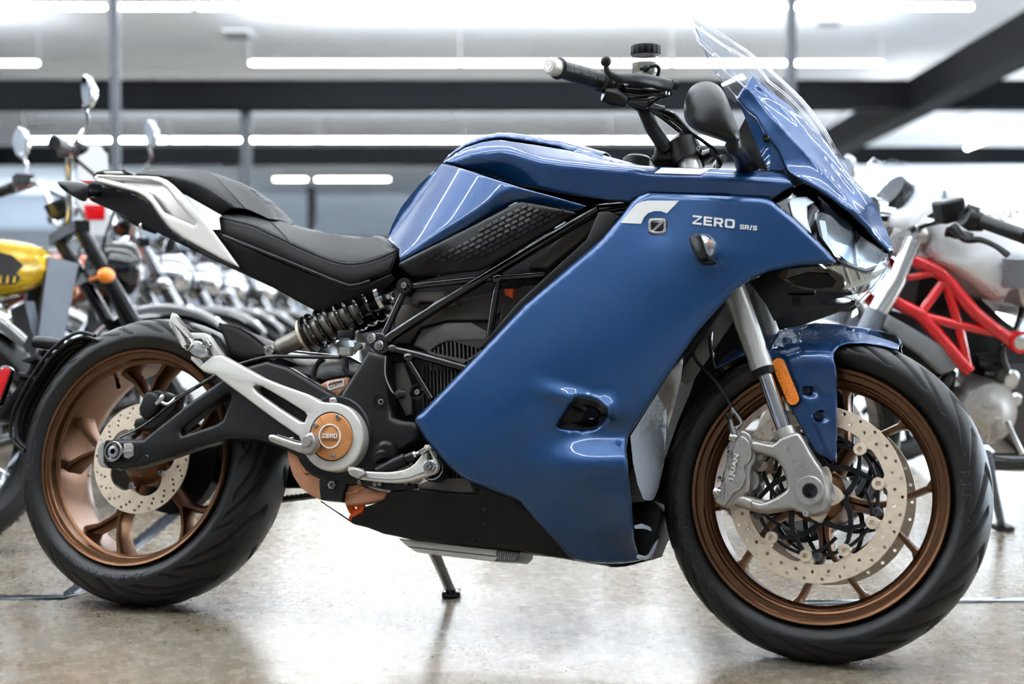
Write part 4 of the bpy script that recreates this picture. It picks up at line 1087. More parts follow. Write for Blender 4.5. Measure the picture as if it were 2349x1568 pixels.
# ================================================================ fork, fender, brake
def ftube(name, a, b, r0, r1, material, parent=BIKE, seg=28, y0=None):
    bm = bmesh.new(); tube(bm, [a, b], [r0, r1], seg); return from_bm(name, bm, material, parent, 40, True)
ftop = FK.pt(1576, 360, -.105); fbot = FK.pt(1786, 948, -.105)
ax = (fbot - ftop).normalized()
def on(px, py): # point of the right fork axis at a pixel height
    return FK.pt(1576 + (py - 360) * (1786 - 1576) / 588, py, -.105)
mir = lambda p: FS @ (lambda q: Vector((q.x, -q.y, q.z)))(FS.inverted() @ p)
FORK = []
for s, nm in ((0, 'right'), (1, 'left')):
    g = (lambda p: p) if s == 0 else mir
    bm = bmesh.new(); P = [on(0, 338), on(0, 640), on(0, 795), on(0, 806), on(0, 830), on(0, 848)]
    tube(bm, [g(p) for p in P], [.0215, .0215, .0212, .0198, .0212, .0205], 32)
    ot = from_bm('fork_tube', bm, 'silver_satin', BIKE, 30, True)
    bm = bmesh.new(); tube(bm, [g(on(0, 846)), g(on(0, 862))], [.0208, .0195], 32); from_bm('dust_seal', bm, 'black_satin', ot, 30, True)
    bm = bmesh.new(); tube(bm, [g(on(0, 820)), g(on(0, 1012))], .0142, 28); st = from_bm('fork_stanchion', bm, 'chrome', BIKE, 30, True)
    # axle casting
    CAST = [(1786, 1003), (1812, 993), (1829, 991), (1842, 1008), (1860, 1040), (1873, 1060), (1888, 1084), (1896, 1116), (1896, 1160), (1886, 1173), (1856, 1182), (1832, 1172), (1808, 1166), (1778, 1170), (1746, 1172), (1722, 1164), (1722, 1146), (1744, 1151), (1775, 1140), (1797, 1126), (1804, 1116), (1800, 1092), (1791, 1071), (1776, 1050), (1748, 1041), (1722, 1030), (1720, 1010), (1738, 1010), (1770, 1017)]
    cst = plate('axle_casting', FK, CAST, -.128, .050, 'silver_cast', BIKE, .008, smooth=2, ang=50, bres=4, holes=[circ(1858, 1125, 17, 17.5, 20)])
    if s: 
        for v in cst.data.vertices: v.co = mir(v.co)
        cst.data.flip_normals()
    bm = bmesh.new(); tube(bm, [g(on(0, 985)), g(FK.pt(1818, 1030, -.108)), g(FK.pt(1838, 1078, -.106)), g(FK.pt(1842, 1088, -.104))], [.0185, .021, .022, .016], 24)
    tube(bm, [g(FK.pt(1712, 1015, -.105)), g(FK.pt(1742, 1023, -.105)), g(FK.pt(1800, 1036, -.105))], [.0105, .0125, .016], 20)
    tube(bm, [g(FK.pt(1686, 1143, -.105)), g(FK.pt(1730, 1157, -.105)), g(FK.pt(1760, 1163, -.105)), g(FK.pt(1820, 1150, -.105))], [.0125, .0125, .013, .014], 20)
    tube(bm, [g(FK.pt(1690, 1003, -.105)), g(FK.pt(1716, 1014, -.105))], .0095, 16)
    from_bm('casting_arms', bm, 'silver_cast', cst, 50, True)
    if s == 0:
        text('cast_lettering', 'SHOWA', FK, (1813, 1063), (37, 8), (1.5, -7), const(-.1325), 'silver_bright', cst, depth=.001, shear=.2, bold=.02)
        bm = bmesh.new(); c = FK.raw(1858, 1125, -.128); lathe(bm, c, (0, 1, 0), [(.02, .026), (-.006, .026), (-.0075, .024), (-.0075, .0125), (.03, .0105), (.03, 0)], 40, cap=False); bmesh.ops.transform(bm, matrix=FS, verts=bm.verts[:]); from_bm('axle_end', bm, 'silver_cast', cst, 30, True)
        bm = bmesh.new(); lathe(bm, FK.raw(1858, 1125, -.1345), (0, 1, 0), [(-.0018, .0135), (-.0018, .0105), (.03, .0105), (.03, 0)], 32, cap=False); bmesh.ops.transform(bm, matrix=FS, verts=bm.verts[:]); from_bm('axle_bore', bm, 'black_gloss', cst, 30, True)
        bolt(FK, 1851, 1178, -.125, 8, cst, 'steel', 'pinch_bolt', .01)
# caliper, right
CALB = [(1690, 990), (1702, 984), (1716, 990), (1724, 1003), (1732, 1030), (1733, 1055), (1722, 1075), (1721, 1110), (1716, 1128), (1700, 1140), (1684, 1156), (1668, 1164), (1652, 1160), (1638, 1148), (1640, 1128), (1652, 1110), (1664, 1060), (1668, 1020), (1680, 1000)]
cal = plate('brake_caliper', FK, CALB, -.118, .095, 'silver_cast', BIKE, .007, smooth=3, ang=50, bres=3)
CALF = [(1692, 1004), (1700, 998), (1712, 1004), (1722, 1022), (1724, 1046), (1716, 1062), (1706, 1068), (1709, 1084), (1708, 1104), (1698, 1122), (1684, 1130), (1674, 1142), (1664, 1158), (1654, 1158), (1660, 1138), (1660, 1110), (1666, 1088), (1676, 1072), (1678, 1050), (1680, 1026)]
cf = plate('caliper_cover', FK, CALF, -.126, .02, 'silver_cast', cal, .004, smooth=3, ang=50, bres=3)
text('caliper_lettering', 'J.JUAN', FK, (1683, 1104), (15.5, -61), (-13.5, -3.4), const(-.1275), 'decal_white', cf, depth=.0015, bold=.02)
for x, y in ((1672, 1036), (1651, 1096)):
    bm = bmesh.new(); lathe(bm, FK.raw(x, y, -.12), (0, 1, 0), [(.03, .0055), (-.002, .0055), (-.002, .0034), (.02, .0034)], 20, cap=False); bmesh.ops.transform(bm, matrix=FS, verts=bm.verts[:]); from_bm('bleed_eye', bm, 'silver_cast', cal, 30, True)
for x, y in ((1685, 1003), (1648, 1128)):
    bm = bmesh.new(); a = FK.pt(x - 10, y - 2, -.112); b = FK.pt(x + 6, y + 3, -.112)
    tube(bm, [a, a.lerp(b, .45)], .0072, 6); tube(bm, [a.lerp(b, .45), b], .0098, 20); from_bm('caliper_bolt', bm, 'steel', cal, 30, True)
for x, y, r in ((1738, 1035, 14), (1726, 1102, 12)):
    bm = bmesh.new(); lathe(bm, FK.raw(x - 10, y, -.100), (0, 1, 0), [(0, .020), (.05, .020)], 30); bmesh.ops.transform(bm, matrix=FS, verts=bm.verts[:]); from_bm('piston_housing', bm, 'silver_cast', cal, 30, True)
# hose to the caliper
bm = bmesh.new(); HP = [FK.pt(x, y, v) for x, y, v in [(1560, 760, -.05), (1583, 795, -.055), (1600, 830, -.06), (1640, 872, -.075), (1665, 908, -.085), (1680, 940, -.095)]]
tube(bm, HP, .0034, 10, 5); ho = from_bm('brake_hose', bm, 'steel_dark', BIKE)
bm = bmesh.new(); tube(bm, [FK.pt(x, y, -.10) for x, y in [(1679, 936), (1687, 948), (1697, 960), (1701, 970), (1694, 978), (1686, 984), (1684, 992)]], [.0045, .0052, .004, .004, .004, .005, .006], 10, 3); from_bm('hose_fitting', bm, 'steel', ho)
bm = bmesh.new(); tube(bm, [FK.pt(1674, 962, -.11), FK.pt(1678, 978, -.11), FK.pt(1684, 996, -.11)], [.005, .0062, .0075], 8); tube(bm, [FK.pt(1668, 950, -.11), FK.pt(1674, 962, -.11)], .004, 8); from_bm('banjo_bolt', bm, 'steel', cal, 30)
bm = bmesh.new(); tube(bm, [FK.pt(1668, 952, -.112), FK.pt(1675, 962, -.112)], [.006, .0055], 10); from_bm('bleed_cap', bm, 'rubber', cal)
# second cable inside the arch
bm = bmesh.new(); tube(bm, [FK.pt(x, y, -.03) for x, y in [(1650, 690), (1634, 745), (1630, 790), (1640, 840), (1650, 860)]], .004, 8, 5); from_bm('sensor_cable', bm, 'black_tube', BIKE)

# ---- front fender
m_base = tps([(1782, 768, -.030), (1867, 752, -.016), (1984, 764, -.014), (2055, 786, -.012), (2050, 800, -.040), (1969, 790, -.066), (1922, 798, -.078), (1921, 900, -.088), (1918, 1058, -.092), (1862, 1028, -.100), (1808, 928, -.100), (1779, 863, -.098), (1760, 810, -.090), (1830, 795, -.080), (1880, 790, -.076), (1850, 850, -.095), (1880, 960, -.098), (1900, 775, -.055), (1830, 775, -.058)], .005)
M_OUT = [(1782, 766), (1800, 760), (1830, 755), (1867, 751), (1925, 753), (1984, 764), (2030, 775), (2054, 783), (2063, 791), (2061, 803), (2050, 801), (2020, 794), (1980, 788), (1945, 789), (1925, 796), (1915, 808), (1913, 822), (1918, 840), (1921, 862), (1921, 950), (1920, 1060), (1905, 1056), (1878, 1043), (1866, 1033), (1832, 972), (1808, 928), (1779, 863), (1764, 825), (1758, 808), (1768, 788)]
def m_y(x, y):
    x = np.asarray(x, float); y = np.asarray(y, float); b = m_base(x, y)
    for cx, cy in ((1853, 898), (1877, 955)):        # two dished bolt pockets
        ux = np.clip(x - cx, -1e3, 34); d = np.hypot((x - cx) - np.clip(x - cx, 0, 30), (y - cy))
        b = b + .008 * (1 - sstep(9, 13, d)) * (1 - sstep(4, 34, x - cx))
    d = (x - 1795) * .915 - (y - 806) * .40          # flatter strip that carries the reflector
    b = b + .004 * (1 - sstep(-2, 3, d)) * sstep(808, 816, y)
    return b
fen = panel('front_fender', FK, M_OUT, m_y, 'blue_gloss', BIKE, res=7, roll=6, roll_y=.010, thick=.003, ang=50, bridge=((1782, 766), (2063, 791)), crown=.012, noroll=[(1782, 766), (1800, 760), (1867, 751), (1925, 753), (1984, 764), (2063, 791)])
for (x, y) in ((1853, 897), (1878, 955)): bolt(FK, x, y, float(m_y(x, y)), 8.5, fen, 'black_gloss', 'fender_bolt')
# rear half of the fender
r_y = tps([(1642, 842, -.060), (1700, 797, -.03), (1700, 812, -.06), (1730, 790, -.03), (1740, 812, -.07), (1665, 818, -.03)])
panel('fender_rear', FK, [(1641, 843), (1652, 826), (1675, 808), (1700, 797), (1740, 782), (1790, 768), (1768, 800), (1722, 808), (1690, 818), (1660, 834)], r_y, 'blue_gloss', fen, res=7, thick=.003, bridge=((1641, 843), (1790, 768)), crown=.008)
# orange reflector
def capsule(x0, y0, x1, y1, w, n=10):
    a = math.atan2(y1 - y0, x1 - x0); p = []
    for i in range(n + 1): t = a + PI / 2 + PI * i / n; p.append((x0 + w * math.cos(t), y0 + w * math.sin(t)))
    for i in range(n + 1): t = a - PI / 2 + PI * i / n; p.append((x1 + w * math.cos(t), y1 + w * math.sin(t)))
    return p
yr = float(m_y(1802, 872))
rf = plate('reflector', FK, capsule(1785, 835, 1818, 914, 17.5), yr - .007, .012, 'black_satin', fen, .002)
plate('reflector_lens', FK, capsule(1785, 835, 1818, 914, 14.5), yr - .010, .006, 'orange_lens', rf, .0015)
# ================================================================ rear: swingarm, hanger, saddle, tail, frame
def flip(o, name=None):
    """the same part on the left-hand side"""
    me = o.data.copy()
    for v in me.vertices: v.co.y = -v.co.y
    me.flip_normals()
    c = bpy.data.objects.new(name or o.name.split('.')[0], me); COL.objects.link(c); c.parent = o.parent
    for m in o.modifiers:
        n = c.modifiers.new(m.name, m.type)
        if m.type == 'SOLIDIFY': n.thickness = m.thickness; n.offset = m.offset; n.material_offset = m.material_offset
    return c
def rods(name, pts, r, material, parent=BIKE, fr=BK, seg=12, smooth=0, ang=40):
    bm = bmesh.new(); tube(bm, [fr.pt(*p) for p in pts], r, seg, smooth); return from_bm(name, bm, material, parent, ang)

# ---- swingarm
SW = [(241, 1008), (277, 1006), (327, 1006), (345, 990), (392, 953), (440, 916), (503, 871), (560, 840), (610, 826), (660, 840), (764, 903), (830, 960), (835, 1040), (790, 1080), (720, 1068), (650, 1030), (614, 1016), (583, 1007), (520, 1006), (449, 1024), (390, 1046), (327, 1066), (277, 1075), (241, 1071), (234, 1062), (234, 1018)]
SWH = [(411, 984), (427, 970), (514, 902), (524, 901), (527, 912), (508, 962), (495, 970), (415, 998)]
sw = plate('swingarm', BK, SW, -.142, .042, 'black_satin', BIKE, .010, holes=[SWH], bres=4, ang=60)
swl = flip(sw)
bm = bmesh.new(); bx(bm, BK.pt(640, 930, 0) , (.10, .24, .10)); bevel(from_bm('swingarm_bridge', bm, 'black_satin', sw), .02)
plate('axle_recess', BK, [(243, 1016), (308, 1015), (319, 1022), (320, 1048), (312, 1056), (243, 1062)], -.1435, .004, 'black_plastic', sw, .001)
ab = plate('axle_block', BK, [(223, 1030), (232, 1012), (244, 1009), (237, 1022), (237, 1060), (248, 1073), (231, 1070), (223, 1058)], -.145, .05, 'silver_cast', sw, .002)
plate('axle_washer', BK, [(284, 1017), (299, 1015), (305, 1022), (305, 1044), (294, 1051), (283, 1048)], -.1475, .006, 'silver_cast', ab, .001)
plate('axle_tab', BK, [(280, 1033), (302, 1031), (302, 1036), (280, 1040)], -.150, .004, 'silver_cast', ab, .0008)
bm = bmesh.new(); c = BK.raw(265.5, 1036, -.144)
lathe(bm, c, (0, 1, 0), [(.005, .0215), (-.010, .0215), (-.011, .0205), (-.011, .0175), (-.004, .0165), (-.004, .0145), (-.010, .0125), (-.011, .006), (.01, .0058), (.01, 0)], 36, cap=False); from_bm('axle_nut', bm, 'steel', ab, 30, True)
bolt(BK, 337, 1050, -.141, 5.5, sw, 'black_gloss', 'swingarm_screw', .003)
plate('arm_label', BK, [(434, 961), (497, 920), (511, 921), (448, 965)], -.118, .002, 'grey_mid', sw, .0004)
for k in range(3):
    text('label_text', ('TENSION BELT', 'SEE OWNER MANUAL', 'BEFORE RIDING')[k], BK, (446 + k * 3, 957 + k * 2.5), (42, -27), (-.8, -1.8), const(-.118), 'decal_dark', sw, depth=.0002, lift=.0003) if False else None
# rear caliper
rc = plate('rear_caliper', BK, [(327, 905), (338, 896), (352, 898), (362, 908), (366, 925), (360, 938), (352, 950), (340, 961), (328, 960), (319, 950), (316, 935), (322, 920)], -.095, .075, 'black_satin', BIKE, .008, smooth=2, bres=3, ang=50)
plate('caliper_carrier', BK, [(310, 960), (330, 955), (360, 930), (395, 905), (410, 905), (400, 940), (350, 985), (315, 985), (305, 975)], -.085, .03, 'black_satin', rc, .004)
plate('caliper_pin', BK, [(350, 896), (365, 893), (392, 906), (395, 925), (372, 935), (356, 915)], -.088, .05, 'black_satin', rc, .004)
bm = bmesh.new(); tube(bm, [BK.pt(x, y, -.11) for x, y in [(358, 926), (366, 920), (373, 912), (372, 906)]], [.004, .006, .0075, .005], 12, 3); tube(bm, [BK.pt(x, y, -.11) for x, y in [(372, 922), (384, 927), (394, 922), (405, 912)]], .0042, 10, 3); from_bm('banjo', bm, 'silver_bright', rc)
rods('rear_brake_hose', [(403, 914, -.11), (425, 902, -.115), (470, 876, -.13), (520, 846, -.135), (560, 832, -.12), (606, 820, -.11), (640, 817, -.11), (700, 818, -.11), (780, 819, -.11)], .0042, 'black_tube', BIKE, smooth=4)
rods('sensor_lead', [(275, 1004, -.115), (330, 975, -.12), (400, 922, -.12), (450, 888, -.13)], .0022, 'black_tube', BIKE, smooth=3, seg=8)
# ---- passenger / rider peg hanger
HG = [(456, 843), (470, 828), (486, 815), (507, 813), (600, 864), (640, 880), (700, 901), (722, 912), (736, 921)] + [(760.5 + 72 * math.cos(R(t)), 1001 + 79.5 * math.sin(R(t))) for t in range(-96, 172, 7)] + [(684, 1000), (620, 955), (507, 871), (492, 859), (466, 852)]
HS = [(579, 887), (585, 881), (598, 884), (650, 914), (697, 943), (703, 952), (697, 967), (688, 967), (640, 936), (588, 899)]
hg = plate('peg_hanger', BK, HG, -.182, .032, 'silver_paint', BIKE, .005, holes=[HS], bres=3, ang=50); flip(hg)
plate('hanger_clevis', BK, [(427, 765), (436, 762), (469, 763), (479, 773), (506, 813), (492, 822), (470, 786), (461, 777), (446, 777), (442, 787), (431, 782)], -.180, .022, 'silver_paint', hg, .002)
plate('hanger_clevis', BK, [(438, 816), (450, 820), (470, 842), (492, 822), (500, 830), (470, 848), (455, 842), (437, 824)], -.170, .02, 'silver_paint', hg, .002)
pg = plate('passenger_peg', BK, [(395, 716), (400, 722), (437, 778), (442, 790), (432, 802), (426, 803), (390, 748), (387, 741), (391, 722)], -.196, .020, 'silver_paint', BIKE, .002, holes=[[(393, 741), (398, 744), (425, 790), (423, 796), (419, 794)]])
for k in range(13): plate('peg_tooth', BK, [(402 + k * 2.7, 724 + k * 4.1), (405 + k * 2.7, 725.5 + k * 4.1), (404 + k * 2.7, 728 + k * 4.1), (402 + k * 2.7, 728 + k * 4.1)], -.197, .018, 'silver_paint', pg, .0003) if k < 12 else None
plate('peg_hinge', BK, crs([(432, 800), (440, 783), (456, 781), (468, 792), (474, 806), (468, 817), (452, 818), (440, 812)], 3, True), -.192, .022, 'silver_bright', pg, .003)
bolt(BK, 474, 791, -.186, 9, hg, 'steel', 'hinge_bolt', .006)
# copper cover
cv = plate('pivot_cover', BK, circ(759, 1000.5, 47.5, 54, 48), -.1885, .016, 'copper_paint', hg, .002, bres=2)
plate('cover_groove', BK, circ(759, 1000.5, 50, 57, 48), -.1835, .004, 'black_satin', cv, .0006)
plate('cover_ring', BK, circ(756, 1000, 25.5, 28.5, 40), -.1905, .003, 'decal_white', cv, .0004, holes=[circ(756, 1000, 22.5, 25.5, 40)])
letters('cover_lettering', 'ZERO', (738.5, 1003.5), (35, .6), (0, -10), .18, (1, .92, .98, 1.06), .24, const(-.1887), cv)
text('cover_lettering', 'MOTORCYCLES', BK, (739, 1010), (35, .6), (0, -3.6), const(-.1885), 'decal_dark', cv)
for x, y in ((775.5, 957), (723, 975), (764, 1045)): bolt(BK, x, y, -.1885, 5.2, cv, 'steel', 'cover_screw', .004)
for q in ([(735, 960), (742, 967), (738, 975), (746, 980), (745, 981.5), (736, 976), (740, 967), (733, 961)], [(785, 975), (800, 980), (806, 992), (804.5, 992.5), (799, 981.5), (784, 976.5)], [(720, 1000), (726, 1008), (722, 1022), (735, 1032), (734, 1033.5), (720, 1023), (724, 1009), (719, 1001)], [(785, 1020), (795, 1012), (803, 1016), (802, 1017.5), (795, 1014), (786, 1021.5)]):
    plate('cover_engraving', BK, q, -.1888, .0008, 'copper_matte', cv, .0001)
bm = bmesh.new(); ellipsoid(bm, BK.pt(765, 917, -.172), (.009, .007, .006)); from_bm('hanger_stud', bm, 'steel', hg)
# rider peg
pgr = plate('rider_peg', BK, crs([(613, 1004), (616, 996), (628, 996), (660, 1006), (690, 1014), (694, 1002), (712, 990), (722, 1008), (722, 1022), (712, 1036), (694, 1040), (650, 1024), (620, 1013)], 3, True), -.222, .026, 'silver_cast', BIKE, .006, bres=3, ang=50)
for k in range(14): plate('peg_tooth', BK, [(634 + k * 3.7, 997 + k * 1.15), (636.4 + k * 3.7, 995.5 + k * 1.15), (637.4 + k * 3.7, 999 + k * 1.15)], -.221, .022, 'silver_cast', pgr, .0003)
bm = bmesh.new(); lathe(bm, BK.raw(702, 1012, -.228), (0, 1, 0), [(0, .010), (.04, .011)], 24); from_bm('peg_pivot', bm, 'silver_cast', pgr, 30, True)
bm = bmesh.new(); tube(bm, [BK.pt(x, y, -.215) for x, y in [(664, 1008), (668, 1004), (673, 1004)]], .0018, 8); from_bm('peg_spring', bm, 'steel', pgr)

# ---- motor and its copper covers
bm = bmesh.new(); lathe(bm, BK.raw(762, 1002, -.155), (0, 1, 0), [(0, .080), (.006, .086), (.30, .086)], 48); mot = from_bm('motor_housing', bm, 'black_satin', BIKE, 30, True)
MC = [(842, 800), (862, 806), (884, 814), (886, 850), (888, 890), (893, 930), (897, 955), (920, 962), (952, 966), (957, 1006), (935, 1022), (905, 1045), (885, 1075), (860, 1098), (800, 1112), (735, 1105), (726, 1060), (720, 1000), (740, 930), (777, 906)]
mc = plate('motor_cover', BK, MC, -.152, .06, 'black_satin', BIKE, .012, bres=4, ang=60)
for x, y in ((876.5, 922),):
    bm = bmesh.new(); lathe(bm, BK.raw(x - 5, y - 2, -.154), (0, 1, 0), [(0, .0155), (0, .0125), (.012, .012), (.012, 0)], 28, cap=False); from_bm('bolt_pocket', bm, 'black_gloss', mc, 30, True)
    bolt(BK, x, y, -.148, 7, mc, 'steel', 'motor_bolt', .006)
cp = plate('belt_cover', BK, [(657, 1034), (660, 1060), (670, 1090), (688, 1118), (712, 1136), (735, 1146), (780, 1120), (800, 1080), (780, 1000), (690, 1000)], -.118, .05, 'copper_matte', BIKE, .005, bres=3)
plate('cover_seam', BK, [(681, 1045), (683, 1044), (694, 1080), (716, 1106), (733, 1118), (732, 1120), (714, 1108), (692, 1081)], -.1185, .001, 'copper_paint', cp, .0002)
for k, (t_, w_) in enumerate((('ZERO', 30), ('WARNING', 22), ('MOVING BELT', 27), ('KEEP CLEAR', 24))):
    text('cover_print', t_, BK, (700, 1064 + k * 8), (w_, 3), (0, -5), const(-.118), 'decal_dark', cp, depth=.0003, lift=.0003) if k else None
cp2 = plate('belt_cover', BK, [(784, 1134), (796, 1106), (812, 1104), (838, 1116), (862, 1124), (888, 1128), (881, 1143), (835, 1154), (792, 1158)], -.135, .03, 'copper_matte', BIKE, .004, bres=3)
plate('cover_rib', BK, [(788, 1128), (812, 1126), (832, 1114), (835, 1117), (814, 1130), (788, 1133)], -.1385, .005, 'copper_paint', cp2, .001)
ft_ = plate('motor_foot', BK, [(731, 1100), (740, 1092), (788, 1094), (795, 1108), (786, 1130), (782, 1150), (735, 1146), (732, 1125)], -.150, .04, 'black_satin', mc, .004)
bolt(BK, 764, 1112.5, -.151, 10, ft_, 'steel', 'foot_bolt', .008, True); bolt(BK, 764, 1112.5, -.157, 6, ft_, 'steel_dark', 'foot_bolt', .003)
cp3 = plate('motor_badge', BK, [(728, 884), (752, 872), (803, 864), (800, 880), (776, 908), (760, 905)], -.110, .03, 'copper_matte', BIKE, .003)
lb = [(749, 879), (753, 876), (785, 869), (789, 871), (790, 882), (787, 886), (756, 895), (752, 893)]
plate('badge_frame', BK, lb, -.1115, .002, 'decal_white', cp3, .0003, holes=[[(752, 881), (785, 873), (787, 882), (756, 891.5)]])
text('badge_lettering', 'Z-FORCE', BK, (755, 881.5), (30, -6.5), (-.8, -4.5), const(-.110), 'decal_dark', cp3, bold=.02)
text('badge_lettering', '75-10', BK, (756.5, 891), (29.5, -7), (-1, -6.5), const(-.110), 'decal_white', cp3, bold=.03)
plate('motor_side', BK, [(560, 838), (660, 800), (800, 815), (845, 840), (800, 868), (740, 880), (690, 862), (640, 850)], .02, .03, 'silver_bright', BIKE, .01)

# ---- battery case behind the frame
core = plate('battery_case', BK, [(900, 660), (1000, 632), (1180, 600), (1330, 490), (1470, 480), (1560, 560), (1580, 700), (1530, 860), (1500, 930), (1440, 1100), (1330, 1235), (1190, 1150), (1060, 1110), (960, 1085), (900, 1000), (884, 830), (905, 730)], -.098, .20, 'black_plastic', BIKE, .006)
plate('head_box', BK, [(1440, 470), (1640, 470), (1705, 520), (1700, 640), (1655, 710), (1560, 850), (1480, 900), (1420, 700)], -.060, .12, 'black_plastic', BIKE, .01)
bc = plate('battery_cover', BK, [(947, 792), (966, 755), (1022, 739), (1080, 738), (1105, 752), (1140, 770), (1110, 805), (1075, 830), (1000, 815)], -.112, .02, 'motor_grey', core, .004, holes=[[(985, 805), (1006, 790), (1024, 783), (1120, 781), (1105, 800), (1060, 830), (1000, 818)]])
plate('battery_cover', BK, [(905, 700), (948, 695), (1040, 690), (1160, 660), (1200, 660), (1170, 705), (1120, 735), (1022, 735), (964, 750), (940, 785), (905, 790)], -.106, .02, 'motor_brown', core, .005)
bxp = plate('battery_box', BK, [(942, 678), (953, 666), (1014, 665), (1022, 680), (1046, 684), (1045, 700), (1000, 702), (992, 692), (960, 690), (955, 700), (942, 696)], -.120, .03, 'motor_grey', core, .004)
plate('battery_cover', BK, [(1212, 614), (1216, 604), (1300, 530), (1345, 498), (1390, 488), (1330, 550), (1255, 614)], -.112, .02, 'motor_grey', core, .004)
plate('battery_cover', BK, [(1180, 665), (1200, 655), (1240, 652), (1190, 710), (1140, 760), (1150, 700)], -.108, .02, 'motor_brown', core, .004)
plate('orange_plug', BK, [(1156, 662), (1177, 661), (1175, 684), (1158, 676)], -.118, .02, 'orange', core, .002)
for k in range(13):
    x = 985 + k * 9.5
    plate('battery_fin', BK, [(x, 806 - min(k, 4) * 5.5), (x + 2.6, 806 - min(k, 4) * 5.5), (x + 5, 850 - k * 1.2), (x + 2, 850 - k * 1.2)], -.112, .014, 'motor_grey', core, .0006)
for k in range(10):
    x = 968 + k * 8.2
    plate('battery_fin', BK, [(x, 838), (x + 2.5, 838), (x + 6, 985), (x + 3, 985)], -.108, .012, 'motor_grey', core, .0006)
for k in range(8):
    x = 988 + k * 9
    plate('battery_fin', BK, [(x, 985), (x + 2.5, 985), (x + 8, 1095 + k * 2), (x + 5, 1095 + k * 2)], -.112, .012, 'motor_grey', core, .0006)
plate('case_side', BK, [(895, 835), (925, 830), (945, 880), (945, 950), (930, 955), (905, 900)], -.108, .02, 'motor_grey', core, .003)
plate('case_foot', BK, [(955, 1112), (1000, 1094), (1075, 1098), (1086, 1128), (1060, 1130), (960, 1122)], -.150, .06, 'motor_grey', core, .003)
plate('fairing_trim', BK, [(1372, 486), (1395, 484), (1420, 496), (1384, 548), (1205, 698), (1112, 796), (1098, 798), (1190, 690), (1345, 548)], -.196, .02, 'black_satin', BIKE, .003)
# ---- trellis frame
fy = -.128
fr_ = rods('frame', [(884, 780, fy), (1000, 704, fy), (1372, 480, fy)], .0105, 'black_tube', BIKE, seg=16); flip(fr_)
for nm, p, r in (('frame_tube', [(929, 658, fy), (1090, 641, fy), (1252, 630, fy)], .0068), ('frame_tube', [(930, 662, fy), (905, 716, fy), (880, 770, fy)], .0075), ('frame_tube', [(884, 797, fy), (960, 814, fy), (1075, 846, fy)], .0085),
                 ('frame_tube', [(930, 815, fy), (958, 862, fy), (990, 915, fy)], .0072), ('frame_tube', [(1144, 638, fy), (1132, 706, fy), (1122, 780, fy)], .0078), ('frame_tube', [(1372, 480, fy), (1450, 470, -.10), (1530, 450, -.05)], .010)):
    flip(rods(nm, p, r, 'black_tube', fr_, seg=14))
for x, y in ((1143, 640), (890, 778), (900, 800), (938, 820), (935, 660)):
    bm = bmesh.new(); ellipsoid(bm, BK.pt(x, y, fy), (.014, .011, .011)); from_bm('weld', bm, 'black_tube', fr_)
nd = plate('frame_node', BK, crs([(842, 772), (856, 763), (880, 764), (888, 785), (888, 803), (878, 813), (860, 806), (845, 790)], 2, True), fy - .012, .03, 'black_tube', fr_, .003)
for x, y in ((853, 776), (870.5, 793)): bolt(BK, x, y, fy - .012, 11, nd, 'steel', 'frame_bolt', .006); bolt(BK, x, y, fy - .016, 7, nd, 'steel', 'frame_bolt', .006, True)
bm = bmesh.new(); lathe(bm, BK.raw(926, 655, fy - .012), (0, 1, 0), [(0, .0165), (.03, .0165)], 24); n2 = from_bm('frame_eye', bm, 'black_tube', fr_, 30, True)
bolt(BK, 929.5, 656, fy - .012, 7.5, n2, 'steel', 'frame_bolt', .008)
bm = bmesh.new(); lathe(bm, BK.raw(957, 898, fy - .002), (0, 1, 0), [(0, .0165), (0, .012), (.012, .012), (.012, 0)], 24, cap=False); n3 = from_bm('frame_eye', bm, 'black_tube', fr_, 30, True)
bolt(BK, 960, 900, fy, 6.5, n3, 'steel', 'frame_bolt', .008)
rods('wire', [(885, 815, -.155), (884, 860, -.155), (900, 898, -.15), (908, 903, -.145)], .0018, 'steel', BIKE, smooth=4, seg=6)
bm = bmesh.new(); tube(bm, [BK.pt(908, 903, -.145), BK.pt(914, 904, -.145), BK.pt(930, 904, -.14)], [.006, .0105, .008], 14); from_bm('rubber_stop', bm, 'rubber', BIKE)

# ---- shock absorber
sa, sb = BK.pt(620, 808, -.070), BK.pt(905, 674, -.070); sd = (sb - sa).normalized(); SL = (sb - sa).length
def sp(t): return sa + sd * SL * t
su, sv, _ = basis(sd)
bm = bmesh.new(); tube(bm, [sp(.05), sp(.08), sp(.30), sp(.31)], [.012, .0185, .0215, .0215], 28); sh = from_bm('shock_absorber', bm, 'motor_grey', BIKE, 30); sh.data.materials.clear(); mat('shock_grey', (150, 144, 134), rough=.45, metal=.5); sh.data.materials.append(M['shock_grey'])
bm = bmesh.new(); lathe(bm, sp(0) - Vector((0, .012, 0)), (0, 1, 0), [(0, .0145), (.024, .0145)], 24); from_bm('shock_eye', bm, 'silver_cast', sh, 30, True)
bolt(BK, 620, 808, -.083, 10, sh, 'steel', 'eye_bolt', .008)
bm = bmesh.new(); tube(bm, [sp(.31), sp(.72)], .027, 28); from_bm('shock_body', bm, 'shock_grey', sh)
bm = bmesh.new(); tube(bm, [sp(.70), sp(.95)], .016, 20); from_bm('bump_stop', bm, 'rubber', sh)
bm = bmesh.new(); tube(bm, [sp(.275), sp(.28), sp(.30), sp(.31)], [.030, .0365, .038, .034], 36); from_bm('spring_collar', bm, 'disc_steel', sh, 30)
bm = bmesh.new(); tube(bm, [sp(.31), sp(.325)], .040, 36); from_bm('spring_collar', bm, 'black_satin', sh, 30)
bm = bmesh.new(); N = 210; turns = 7.4
